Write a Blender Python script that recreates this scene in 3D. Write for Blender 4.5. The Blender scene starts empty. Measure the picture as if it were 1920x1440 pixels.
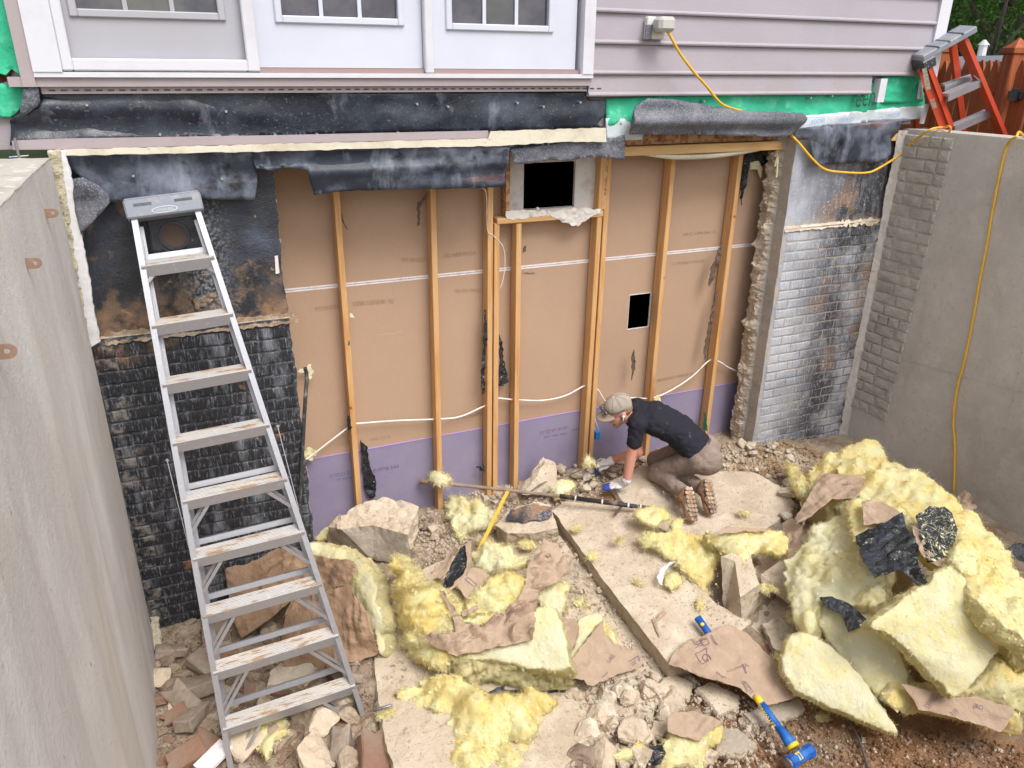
import bpy, bmesh, math, random
import numpy as np
from mathutils import Vector, Matrix, noise as mn, geometry as mg
from mathutils.bvhtree import BVHTree
from math import radians, sin, cos, pi
S = bpy.context.scene
COL = S.collection
random.seed(7); RNG = np.random.default_rng(7)

# ------------------------------------------------------------------ camera
YAW, PITCH, ROLL, FPX = radians(23.7177), radians(22.9101), radians(.6013), 1427.4
CAM = Vector((0, -4.77, 3.3))
_f = Vector((sin(YAW)*cos(PITCH), cos(YAW)*cos(PITCH), -sin(PITCH)))
_r0 = Vector((cos(YAW), -sin(YAW), 0)); _u0 = _r0.cross(_f)
_r = cos(ROLL)*_r0 + sin(ROLL)*_u0; _u = -sin(ROLL)*_r0 + cos(ROLL)*_u0
cd = bpy.data.cameras.new('camera'); cam = bpy.data.objects.new('camera', cd); COL.objects.link(cam)
cd.sensor_width = 36; cd.lens = FPX/1920*36; cd.clip_start = .05; cd.clip_end = 800
cam.matrix_world = Matrix(((_r.x, _u.x, -_f.x, CAM.x), (_r.y, _u.y, -_f.y, CAM.y), (_r.z, _u.z, -_f.z, CAM.z), (0, 0, 0, 1)))
S.camera = cam
# ------------------------------------------------------------------ sky, sun, exposure
SUN_EL, SUN_AZ = radians(57), radians(163)     # behind the camera, high, soft
W = bpy.data.worlds.new('World'); S.world = W; W.use_nodes = True
wn = W.node_tree.nodes; wn.clear()
sk = wn.new('ShaderNodeTexSky'); sk.sky_type = 'NISHITA'; sk.sun_disc = False
sk.sun_elevation = SUN_EL; sk.sun_rotation = SUN_AZ; sk.air_density = 1.0; sk.dust_density = 3.0; sk.ozone_density = 1.0
hs = wn.new('ShaderNodeHueSaturation'); hs.inputs['Saturation'].default_value = .35
bg = wn.new('ShaderNodeBackground'); bg.inputs[1].default_value = .14
wo = wn.new('ShaderNodeOutputWorld')
W.node_tree.links.new(sk.outputs[0], hs.inputs['Color']); W.node_tree.links.new(hs.outputs[0], bg.inputs[0]); W.node_tree.links.new(bg.outputs[0], wo.inputs[0])
sl = bpy.data.lights.new('sun', 'SUN'); sl.energy = 1.5; sl.angle = radians(30); sl.color = (1, .965, .92)
so = bpy.data.objects.new('sun', sl); COL.objects.link(so)
sd = Vector((sin(SUN_AZ)*cos(SUN_EL), cos(SUN_AZ)*cos(SUN_EL), sin(SUN_EL)))
so.rotation_euler = sd.to_track_quat('Z', 'Y').to_euler(); so.location = (0, -8, 12)
S.view_settings.view_transform = 'Standard'; S.view_settings.look = 'None'
S.view_settings.exposure = .76; S.view_settings.gamma = 1; S.view_settings.use_curve_mapping = False
S.cycles.max_bounces = 6; S.cycles.diffuse_bounces = 4; S.cycles.use_denoising = True

# ------------------------------------------------------------------ geometry of the view: a pixel to a point on a real plane
def ray(x, y): return ((x-960)*_r - (y-720)*_u + FPX*_f).normalized()
def at(x, y, X=None, Y=None, Z=None, D=None, pl=None):
    d = ray(x, y)
    if D is not None: t = D
    elif X is not None: t = (X-CAM.x)/d.x
    elif Y is not None: t = (Y-CAM.y)/d.y
    elif Z is not None: t = (Z-CAM.z)/d.z
    else: t = (pl[0]-CAM).dot(pl[1])/d.dot(pl[1])
    return CAM + t*d
# ------------------------------------------------------------------ materials
MATS = {}
def mat(name, base, rough=.85, layers=(), bump=(), metal=0, spec=.35, sheen=0, trans=None):
    """layers: (scale, colour, lo, hi, dict(stretch, detail, kind, pos=(axis,a,b)))  bump: (scale, height, stretch)"""
    m = bpy.data.materials.new(name); m.use_nodes = True; nt = m.node_tree; N = nt.nodes; L = nt.links
    b = N['Principled BSDF']; b.inputs['Roughness'].default_value = rough; b.inputs['Metallic'].default_value = metal
    b.inputs['Specular IOR Level'].default_value = spec
    if sheen: b.inputs['Sheen Weight'].default_value = sheen; b.inputs['Sheen Roughness'].default_value = .6
    tc = N.new('ShaderNodeTexCoord'); SRC = tc.outputs['Object']
    if name in ('tarred_brick', 'limed_brick', 'plain_brick'): SRC = N.new('ShaderNodeNewGeometry').outputs['Position']
    def mapped(st, off=0):
        mp = N.new('ShaderNodeMapping'); mp.inputs['Scale'].default_value = st; mp.inputs['Location'].default_value = (off*3.7, off*1.3, off*2.1)
        L.new(SRC, mp.inputs[0]); return mp.outputs[0]
    def tex(kind, scale, detail, vec):
        if kind == 'voronoi':
            t = N.new('ShaderNodeTexVoronoi'); t.inputs['Scale'].default_value = scale; L.new(vec, t.inputs['Vector']); return t.outputs['Distance']
        if kind == 'wave':
            t = N.new('ShaderNodeTexWave'); t.inputs['Scale'].default_value = scale; t.inputs['Distortion'].default_value = 2.5; t.inputs['Detail'].default_value = 3
            t.inputs['Detail Scale'].default_value = 1.5; L.new(vec, t.inputs['Vector']); return t.outputs['Fac']
        t = N.new('ShaderNodeTexNoise'); t.inputs['Scale'].default_value = scale; t.inputs['Detail'].default_value = detail
        t.inputs['Roughness'].default_value = .62; L.new(vec, t.inputs['Vector']); return t.outputs['Fac']
    def mrange(v, a, c):
        r = N.new('ShaderNodeMapRange'); r.inputs[1].default_value = a; r.inputs[2].default_value = c; L.new(v, r.inputs[0]); return r.outputs[0]
    col = None
    rgb = N.new('ShaderNodeRGB'); rgb.outputs[0].default_value = (*base, 1); col = rgb.outputs[0]
    for i, l in enumerate(layers):
        sc, c2, lo, hi = l[:4]; o = l[4] if len(l) > 4 else {}
        f = mrange(tex(o.get('kind', 'noise'), sc, o.get('detail', 5), mapped(o.get('stretch', (1, 1, 1)), i+1+len(name) % 5)), lo, hi)
        for (ax, a, c) in o.get('pos', ()):
            sx = N.new('ShaderNodeSeparateXYZ'); L.new(SRC, sx.inputs[0])
            g = mrange(sx.outputs[ax], a, c); mu = N.new('ShaderNodeMath'); mu.operation = 'MULTIPLY'; L.new(f, mu.inputs[0]); L.new(g, mu.inputs[1]); f = mu.outputs[0]
        if 'amt' in o:
            mu = N.new('ShaderNodeMath'); mu.operation = 'MULTIPLY'; L.new(f, mu.inputs[0]); mu.inputs[1].default_value = o['amt']; f = mu.outputs[0]
        mx = N.new('ShaderNodeMix'); mx.data_type = 'RGBA'; L.new(f, mx.inputs[0]); L.new(col, mx.inputs[6]); mx.inputs[7].default_value = (*c2, 1); col = mx.outputs[2]
    L.new(col, b.inputs['Base Color'])
    prev = None
    for i, q in enumerate(bump):
        sc, h = q[:2]; st = q[2] if len(q) > 2 else (1, 1, 1); kind = q[3] if len(q) > 3 else 'noise'
        bp = N.new('ShaderNodeBump'); bp.inputs['Distance'].default_value = h; bp.inputs['Strength'].default_value = 1
        L.new(tex(kind, sc, 4, mapped(st, i)), bp.inputs['Height'])
        if prev: L.new(prev, bp.inputs['Normal'])
        prev = bp.outputs[0]
    if prev: L.new(prev, b.inputs['Normal'])
    if trans:
        out = N['Material Output']; tr = N.new('ShaderNodeBsdfTranslucent'); L.new(col, tr.inputs[0]); ms = N.new('ShaderNodeMixShader'); ms.inputs[0].default_value = trans
        L.new(b.outputs[0], ms.inputs[1]); L.new(tr.outputs[0], ms.inputs[2]); L.new(ms.outputs[0], out.inputs[0])
    MATS[name] = m; return m
VS = (3, 3, .35)    # vertical streaks
mat('poured_concrete', (.58, .54, .49), .9, [(1.2, (.44, .405, .365), .42, .72), (7, (.64, .6, .55), .5, .75), (36, (.36, .32, .28), .58, .74, dict(amt=.7)), (2.2, (.42, .38, .33), .58, .75, dict(stretch=(1, 1, .25), amt=.6)), (70, (.2, .17, .14), .69, .73)], [(6, .008), (60, .005), (200, .002)])
mat('form_concrete', (.66, .625, .595), .88, [(.9, (.56, .52, .49), .4, .68, dict(stretch=(1, 1.2, .4))), (2.5, (.73, .7, .67), .48, .7, dict(stretch=(1, 1.2, .5))), (1.6, (.48, .42, .36), .6, .72, dict(stretch=(1, 1.8, .14), amt=.5)), (130, (.46, .42, .39), .58, .72, dict(amt=.6)), (1.1, (.64, .56, .44), .54, .7, dict(amt=.4)), (30, (.22, .18, .15), .69, .72, dict(stretch=(1, 1, .5), amt=.8)), (3, (.3, .25, .21), .497, .503, dict(stretch=(1, 2.2, .12), amt=.0))], [(5, .006, (1, 1.2, .4)), (140, .0025), (40, .004)])
mat('concrete_top', (.45, .41, .36), .92, [(5, (.33, .3, .26), .45, .7), (40, (.5, .47, .43), .5, .7)], [(40, .004)])
mat('broken_concrete', (.57, .465, .345), .95, [(4, (.66, .57, .45), .42, .66), (14, (.36, .27, .2), .52, .7), (45, (.68, .6, .52), .58, .72), (90, (.25, .18, .13), .64, .76)], [(18, .02), (60, .01), (170, .004)])
mat('slab_face', (.57, .48, .365), .93, [(1.8, (.46, .37, .27), .4, .66), (7, (.64, .55, .43), .45, .7), (26, (.36, .28, .2), .58, .7, dict(amt=.9)), (85, (.2, .14, .1), .61, .67), (55, (.66, .58, .48), .62, .75)], [(7, .012), (40, .006), (130, .003)])
mat('slab_edge', (.52, .44, .34), .93, [(5, (.4, .31, .22), .42, .66), (40, (.28, .2, .14), .58, .72), (90, (.46, .38, .3), .6, .75)], [(30, .01), (110, .005)])
mat('chunk_pale', (.64, .56, .45), .94, [(9, (.42, .32, .22), .42, .66), (30, (.68, .6, .47), .55, .72), (80, (.32, .24, .17), .64, .76)], [(30, .012), (110, .005)])
mat('chunk_tan', (.44, .355, .265), .94, [(9, (.31, .235, .165), .42, .66), (30, (.54, .46, .36), .55, .72), (80, (.24, .17, .12), .64, .76)], [(30, .012), (110, .005)])
mat('chunk_dark', (.3, .225, .165), .94, [(6, (.2, .15, .11), .42, .66), (30, (.42, .33, .25), .56, .74)], [(30, .012), (110, .005)])
mat('chunk_red', (.26, .13, .085), .93, [(9, (.26, .19, .14), .4, .6), (24, (.36, .24, .17), .55, .74)], [(30, .008), (110, .004)])
mat('chunk_grey', (.42, .36, .29), .92, [(6, (.33, .28, .22), .42, .66), (40, (.52, .46, .38), .55, .74)], [(30, .006), (110, .004)])
mat('brick_dusty', (.29, .235, .185), .93, [(9, (.2, .15, .11), .42, .62), (24, (.4, .33, .26), .5, .7)], [(30, .006), (110, .003)])
mat('kraft_brown', (.33, .215, .135), .7, [(3, (.27, .17, .105), .42, .62), (12, (.4, .27, .175), .5, .72, dict(amt=.6))], [(9, .01), (26, .006), (5, .03, (1, .4, 1))])
mat('soil', (.35, .2, .11), .97, [(2.2, (.27, .145, .07), .42, .62), (12, (.42, .25, .14), .5, .7), (3, (.3, .23, .165), .5, .62, dict(amt=.7)), (60, (.13, .075, .04), .58, .7), (110, (.5, .38, .27), .68, .76)], [(9, .03), (45, .012), (160, .006)])
mat('dusty_ground', (.43, .345, .255), .97, [(2.6, (.27, .18, .11), .44, .62), (16, (.46, .37, .28), .48, .68), (60, (.2, .14, .09), .58, .7), (120, (.6, .5, .4), .66, .76)], [(10, .03), (50, .014), (160, .006)])
mat('gravel_tan', (.46, .33, .2), .96, [(9, (.3, .19, .1), .42, .62), (3, (.56, .46, .35), .5, .65), (200, (.6, .5, .38), .55, .7)], [(120, .004)])
INSL = [(5, (.95, .91, .56), .42, .6), (6, (.9, .62, .2), .54, .76, dict(amt=.65)), (30, (.97, .95, .72), .5, .7, dict(amt=.7, stretch=(1, .35, 1))), (60, (.75, .58, .24), .62, .8, dict(amt=.5, stretch=(1, .3, 1)))]
mat('insulation', (.97, .83, .37), .98, INSL, [(60, .006, (1, .25, 1)), (190, .003)], spec=.02, trans=.38)
mat('insulation_pale', (.97, .905, .53), .98, [(5, (.96, .94, .7), .42, .6), (8, (.9, .74, .34), .58, .82, dict(amt=.5)), (40, (.97, .96, .82), .5, .7, dict(amt=.7, stretch=(1, .35, 1)))], [(70, .005, (1, .25, 1)), (200, .003)], spec=.02, trans=.38)
mat('insulation_edge', (.93, .83, .46), .98, [(6, (.95, .88, .54), .42, .6, dict(stretch=(1, 1, 7))), (24, (.78, .62, .3), .55, .74, dict(stretch=(1, 1, 7))), (60, (.97, .93, .68), .55, .7, dict(stretch=(1, 1, 5)))], [(26, .015, (1, 1, 7)), (120, .006, (1, 1, 4))], spec=.02, trans=.35)
mat('kraft', (.43, .315, .225), .72, [(3, (.37, .265, .185), .42, .62), (12, (.5, .375, .28), .5, .72, dict(amt=.6)), (60, (.36, .24, .16), .55, .75, dict(amt=.4))], [(9, .008), (26, .006), (5, .02, (1, .4, 1))])
mat('kraft_ink', (.2, .13, .14), .8)
mat('kraft_dark', (.12, .085, .065), .9)
mat('black_film', (.012, .013, .015), .42, [(40, (.45, .47, .4), .6, .68, dict(amt=.7)), (9, (.03, .035, .045), .5, .6)], [(14, .02), (60, .006)], spec=.5)
mat('membrane', (.016, .019, .03), .32, [(2.5, (.05, .06, .085), .45, .65), (5, (.3, .32, .38), .6, .72, dict(stretch=(1, 1, .5), amt=.55)), (70, (.25, .26, .29), .6, .7, dict(amt=.5)), (120, (.16, .15, .14), .66, .74)], [(5, .006), (90, .0015)], spec=.5)
mat('membrane_chalky', (.03, .036, .052), .42, [(3, (.22, .24, .3), .45, .66, dict(amt=.75)), (7, (.34, .37, .44), .52, .7, dict(stretch=(1.6, 1, .6), amt=.4)), (6, (.015, .016, .02), .56, .68), (3.5, (.25, .1, .06), .62, .7, dict(stretch=(.4, 1, 3), amt=.6))], [(5, .006), (110, .0015)])
mat('membrane_grey', (.13, .135, .16), .6, [(2.4, (.075, .08, .1), .42, .62), (130, (.32, .32, .35), .5, .66, dict(amt=.8)), (6, (.26, .25, .26), .52, .7, dict(amt=.7))], [(6, .005), (120, .002)])
TAR = [(3.5, (.035, .042, .058), .45, .62), (160, (.3, .31, .33), .63, .7, dict(amt=.6)), (2.6, (.3, .2, .11), .6, .68, dict(amt=.9)), (14, (.32, .22, .13), .66, .72)]
mat('tarred_wall', (.018, .019, .024), .5, TAR + [(2.2, (.09, .11, .16), .5, .68, dict(amt=.8)), (9, (.3, .19, .1), .5, .62, dict(pos=((2, 2.3, 1.95),), amt=.7))] + [(60, (.45, .47, .5), .46, .62, dict(pos=((0, .28, .1), (0, -.08, .06)), amt=.6)), (5, (.35, .2, .11), .45, .6, dict(pos=((2, 2.12, 1.92),), amt=.8))], [(90, .004), (8, .006)], spec=.6)
mat('tarred_brick', (.02, .021, .026), .6, [(60, (.36, .38, .44), .55, .68, dict(stretch=(1.6, 1, .28), amt=.55)), (3, (.5, .53, .6), .56, .74, dict(stretch=(2.5, 1, .6), amt=.55)), (5, (.26, .12, .06), .64, .72), (6, (.35, .2, .1), .45, .6, dict(pos=((2, 1.72, 1.92), (0, 0, -.3)))), (14, (.33, .3, .27), .5, .62, dict(pos=((0, -.36, -.44),), amt=.7))], [(48, .012, (2.2, 1, .35)), (130, .004)], spec=.6)
mat('brick_joint_tar', (.05, .052, .06), .6, [(30, (.3, .31, .34), .5, .66, dict(amt=.6)), (8, (.33, .3, .27), .5, .64, dict(pos=((0, -.38, -.46),), amt=.7))], [(60, .006)])
RW = [(2.2, (.035, .036, .045), .36, .52, dict(pos=((0, 4.35, 4.75),), stretch=(1, 1, .7), amt=.95)), (3.4, (.3, .175, .095), .5, .62, dict(pos=((0, 4.4, 4.75), (2, .6, 1.0)), amt=.85)), (4, (.03, .034, .045), .5, .62, dict(pos=((2, .6, .3),), amt=.8)), (60, (.75, .77, .82), .58, .7, dict(amt=.6))]
mat('limed_wall', (.46, .475, .53), .5, [(2, (.26, .275, .32), .42, .62)] + RW + [(14, (.6, .6, .62), .5, .7, dict(stretch=(2, 1, .35), amt=.35)), (9, (.5, .42, .33), .4, .6, dict(pos=((2, 2.24, 2.15),), amt=.8))], [(90, .005), (8, .006)], spec=.6)
mat('limed_brick', (.58, .59, .63), .5, [(2.4, (.4, .41, .45), .42, .62)] + RW + [(40, (.66, .68, .74), .55, .68, dict(stretch=(2.5, 1, .3), amt=.6))], [(46, .012, (2.2, 1, .35)), (130, .004)], spec=.6)
mat('plain_brick', (.58, .535, .47), .9, [(5, (.42, .38, .33), .42, .65), (60, (.46, .42, .38), .55, .7)], [(26, .016, (1, 1, 4)), (110, .005)])
mat('drywall_paper', (.45, .305, .21), .85, [(1.3, (.42, .285, .195), .4, .65), (3.5, (.41, .285, .2), .56, .78, dict(amt=.6)), (50, (.6, .4, .27), .5, .7, dict(stretch=(1, 1, 9), amt=.5)), (9, (.66, .47, .34), .7, .76, dict(stretch=(.15, 1, 2.5), amt=.5))], [(60, .0008, (.2, 1, 8))])
mat('purple_board', (.28, .245, .345), .8, [(1.3, (.23, .2, .315), .4, .65), (3, (.33, .29, .36), .55, .75, dict(amt=.6)), (40, (.31, .27, .4), .5, .7, dict(stretch=(.3, 1, 5), amt=.5)), (5, (.4, .33, .29), .45, .7, dict(pos=((2, .6, .25),), amt=.55))], [(60, .0008)])
mat('purple_edge', (.45, .3, .68), .7)
mat('board_edge', (.78, .73, .74), .8, [(20, (.62, .55, .52), .5, .7)])
mat('ink_brown', (.36, .235, .16), .9); mat('ink_purple', (.15, .13, .22), .9)
mat('stud_wood', (.62, .37, .17), .72, [(7, (.52, .24, .07), .45, .68, dict(stretch=(3.5, 3.5, .22))), (24, (.74, .45, .2), .5, .7, dict(stretch=(3, 3, .12))), (3, (.4, .17, .05), .6, .74, dict(stretch=(2, 2, .5), amt=.8)), (12, (.2, .1, .04), .71, .75)], [(30, .002, (3, 3, .15))])
mat('plate_wood', (.7, .45, .2), .75, [(9, (.6, .34, .13), .45, .66, dict(stretch=(.2, 3, 3))), (14, (.3, .17, .08), .68, .74)], [(30, .002, (.15, 3, 3))])
mat('osb', (.42, .2, .1), .85, [(30, (.6, .36, .2), .45, .55, dict(kind='voronoi')), (18, (.25, .11, .06), .52, .66)], [(40, .004)])
mat('wood_dirty', (.3, .23, .17), .9, [(9, (.2, .14, .1), .45, .66)], [(30, .003)])
mat('white_board', (.66, .62, .59), .85, [(9, (.5, .45, .41), .52, .7), (45, (.36, .27, .2), .66, .72, dict(amt=.8))], [(30, .004)])
mat('torn_paper', (.72, .67, .62), .9, [(9, (.58, .5, .43), .52, .7)], [(30, .004)])
mat('dark_room', (.003, .003, .003), 1, spec=0)  # near-black colour stands in for the unlit interior
mat('siding', (.385, .345, .385), .62, [(1.5, (.355, .32, .355), .4, .65), (30, (.41, .37, .41), .5, .7, dict(stretch=(.3, 1, 3), amt=.4)), (5, (.36, .3, .3), .62, .8, dict(amt=.35)), (4, (.34, .28, .24), .35, .6, dict(pos=((2, 3.5, 3.1),), amt=.4)), (30, (.3, .25, .22), .62, .7, dict(pos=((2, 3.6, 3.15),), amt=.5))], [(60, .0006, (.15, 1, 4))])
mat('trim_mauve', (.4, .335, .345), .6, [(5, (.36, .29, .29), .5, .75)], [(40, .001)])
mat('trim_white', (.66, .65, .7), .45, [(4, (.58, .56, .6), .5, .75), (25, (.5, .45, .4), .68, .78, dict(amt=.4))])
mat('door_white', (.62, .635, .72), .4, [(2, (.57, .585, .67), .4, .7), (12, (.5, .48, .5), .7, .78, dict(amt=.3))])
mat('door_grey', (.43, .42, .46), .5, [(2, (.4, .385, .42), .4, .7)])
mat('screen_mesh', (.35, .34, .37), .6)
mat('pvc_cream', (.68, .63, .5), .7, [(6, (.55, .48, .36), .5, .7), (18, (.25, .2, .16), .65, .72)], [(30, .003)])
mat('sill_brown', (.33, .23, .21), .6)
mat('glass_dark', (.05, .05, .07), .08, [(3, (.1, .09, .11), .45, .6), (1.2, (.14, .14, .12), .5, .7)], spec=.8)
mat('green_wrap', (.05, .52, .31), .6, [(3, (.03, .42, .22), .42, .66), (10, (.2, .68, .45), .54, .7, dict(amt=.7)), (16, (.1, .14, .07), .7, .76, dict(amt=.7))], [(7, .012), (30, .003)])
mat('green_ink', (.006, .09, .045), .8)
mat('white_tape', (.62, .66, .68), .6, [(6, (.5, .55, .57), .5, .7), (22, (.35, .35, .35), .68, .75)], [(9, .008)])
mat('blue_ink', (.12, .3, .6), .8)
mat('aluminium', (.46, .46, .485), .42, [(4, (.46, .46, .49), .42, .66), (40, (.66, .64, .62), .56, .72, dict(amt=.5)), (30, (.45, .3, .18), .68, .74, dict(amt=.5))], [(120, .0006)], metal=.65)
mat('muddy_tread', (.52, .51, .5), .75, [(5, (.58, .54, .48), .48, .66, dict(stretch=(.5, 2, 2))), (22, (.4, .26, .15), .53, .62, dict(stretch=(.35, 2, 2))), (60, (.68, .6, .5), .58, .7, dict(stretch=(.4, 1, 1)))], [(30, .003, (.4, 1, 1))], metal=.15)
mat('rust', (.3, .2, .15), .9, [(12, (.28, .17, .11), .45, .66), (40, (.4, .28, .2), .55, .7)], [(60, .002)])
mat('ladder_cap_grey', (.23, .25, .29), .5, [(8, (.34, .33, .34), .5, .68), (25, (.42, .3, .22), .64, .72)], [(90, .001)])
mat('black_plastic', (.04, .043, .052), .42, [(9, (.09, .09, .095), .5, .68), (26, (.3, .2, .12), .66, .72)], [(60, .002)], spec=.6)
mat('grey_ink', (.05, .055, .07), .7); mat('pale_ink', (.5, .52, .55), .6)
mat('orange_fibreglass', (.58, .07, .03), .45, [(5, (.5, .075, .03), .45, .7), (60, (.7, .2, .12), .66, .74, dict(amt=.4))], spec=.5)
mat('label_paper', (.55, .52, .4), .7, [(120, (.25, .24, .2), .5, .58, dict(stretch=(.4, .4, 1), amt=.7))])
mat('yellow_cord', (.8, .46, .03), .42, [(12, (.7, .36, .03), .5, .7)], spec=.5)
mat('white_cable', (.76, .74, .7), .5, [(14, (.6, .57, .5), .55, .7)])
mat('conduit_black', (.05, .05, .052), .6, [(20, (.2, .19, .17), .52, .68)])
mat('black_pipe', (.03, .03, .032), .5, [(7, (.24, .17, .12), .55, .68, dict(amt=.9)), (30, (.5, .47, .42), .64, .72)], [(40, .003)])
mat('rusty_bar', (.19, .13, .1), .8, [(20, (.3, .2, .13), .5, .68)], [(60, .003)])
mat('yellow_paint', (.8, .47, .06), .55, [(14, (.65, .36, .08), .5, .7)])
mat('blue_box', (.015, .2, .62), .5)
mat('hammer_blue', (.012, .1, .42), .5, [(9, (.03, .18, .55), .5, .65), (30, (.3, .36, .42), .64, .72, dict(amt=.7))], [(60, .001)])
mat('hammer_yellow', (.82, .6, .04), .5); mat('steel_worn', (.3, .29, .29), .45, [(12, (.1, .17, .4), .5, .6)], metal=.5)
mat('fence_wood', (.37, .095, .03), .7, [(6, (.26, .06, .022), .42, .66, dict(stretch=(3, 3, .2))), (26, (.44, .15, .06), .5, .7, dict(stretch=(3, 3, .12)))], [(40, .002, (3, 3, .15))])
mat('bark', (.12, .1, .08), .95, [(12, (.07, .06, .05), .45, .65, dict(stretch=(2, 2, .4)))], [(26, .01, (2, 2, .4))])
mat('leaf_dark', (.06, .135, .022), .6, [(3, (.09, .18, .035), .42, .62)], trans=.25)
mat('leaf_light', (.13, .24, .045), .6, [(3, (.08, .17, .03), .42, .62)], trans=.3)
mat('grass', (.06, .11, .028), .95, [(3, (.1, .13, .04), .42, .65)], [(60, .02)])
mat('car_paint', (.5, .53, .58), .3, metal=.4); mat('rubber', (.02, .02, .02), .8); mat('car_glass', (.04, .06, .08), .08, spec=.9)
mat('lamp_white', (.8, .8, .8), .4)
mat('foam_white', (.7, .69, .7), .85, [(9, (.58, .55, .55), .5, .7)], [(30, .004)])
mat('foam_yellow', (.46, .41, .3), .95, [(12, (.55, .5, .36), .45, .62), (40, (.2, .15, .08), .58, .7)], [(30, .015)])
mat('skin', (.62, .3, .22), .55, [(9, (.54, .22, .16), .45, .7), (50, (.66, .38, .28), .55, .7, dict(amt=.5))], [(90, .001)])
mat('stubble', (.28, .15, .1), .8, [(90, (.4, .22, .16), .5, .6)])
mat('tee_black', (.018, .019, .028), .9, [(5, (.018, .018, .026), .45, .65), (20, (.14, .14, .14), .66, .74, dict(amt=.7))], [(16, .008), (300, .0008)])
mat('trouser_khaki', (.31, .24, .2), .9, [(5, (.23, .175, .145), .42, .64), (14, (.35, .28, .23), .55, .72, dict(amt=.8))], [(9, .016), (24, .006, (1, 1, 2)), (300, .0008)])
mat('trouser_seam', (.1, .08, .075), .9)
mat('boot_leather', (.32, .18, .09), .8, [(12, (.22, .13, .08), .45, .66)], [(40, .004)])
mat('boot_sole', (.36, .23, .15), .9, [(30, (.16, .07, .045), .42, .55, dict(kind='voronoi')), (14, (.5, .4, .31), .5, .66)], [(26, .012)])
mat('boot_tread', (.38, .29, .21), .9, [(20, (.22, .14, .1), .5, .62), (9, (.52, .42, .33), .5, .66)], [(60, .004)])
mat('sock', (.04, .04, .05), .9)
mat('glove_white', (.68, .64, .63), .9, [(14, (.5, .45, .43), .5, .7)], [(120, .001)]); mat('glove_blue', (.03, .07, .35), .6)
mat('cap_tan', (.42, .36, .3), .9, [(8, (.33, .28, .23), .45, .66)], [(150, .001)]); mat('cap_brim', (.34, .27, .21), .9)
mat('white_plastic', (.72, .7, .66), .4); mat('clear_cover', (.5, .49, .46), .2, [(9, (.4, .39, .37), .5, .66)], spec=.7)
mat('hose', (.13, .1, .09), .8)

# ------------------------------------------------------------------ object helpers
def link(name, verts, faces, m, parent=None, smooth=False, mi=None, world=True):
    me = bpy.data.meshes.new(name); me.from_pydata([tuple(v) for v in verts], [], faces)
    ms = m if isinstance(m, (list, tuple)) else [m]
    for k in ms: me.materials.append(MATS[k])
    if mi is not None: me.polygons.foreach_set('material_index', mi)
    if smooth: me.polygons.foreach_set('use_smooth', [True]*len(me.polygons))
    me.validate(); me.update()
    o = bpy.data.objects.new(name, me); COL.objects.link(o)
    if parent is not None: attach(o, parent)
    return o
def wloc(o):
    v = Vector(o.location)
    while o.parent: o = o.parent; v += Vector(o.location)
    return v
def attach(o, parent):
    o.parent = parent; o.location = -wloc(parent)     # world-space vertices stay where they are
def tag(o, label=None, cat=None, group=None, kind=None):
    for k, v in (('label', label), ('category', cat), ('group', group), ('kind', kind)):
        if v: o[k] = v
    return o
def thing(name, loc, label, cat, group=None):
    o = bpy.data.objects.new(name, None); COL.objects.link(o); o.location = loc; o.empty_display_size = .1
    return tag(o, label, cat, group, 'thing')
def rebase(o, p=None):
    """move a single-mesh thing's origin to its base; texture space moves with it"""
    me = o.data; co = np.empty(len(me.vertices)*3); me.vertices.foreach_get('co', co); co = co.reshape(-1, 3)
    c = np.array([co[:, 0].mean(), co[:, 1].mean(), co[:, 2].min()]) if p is None else np.array(p)
    me.vertices.foreach_set('co', (co-c).ravel()); me.update(); o.location = Vector(c.tolist()); return o
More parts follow.
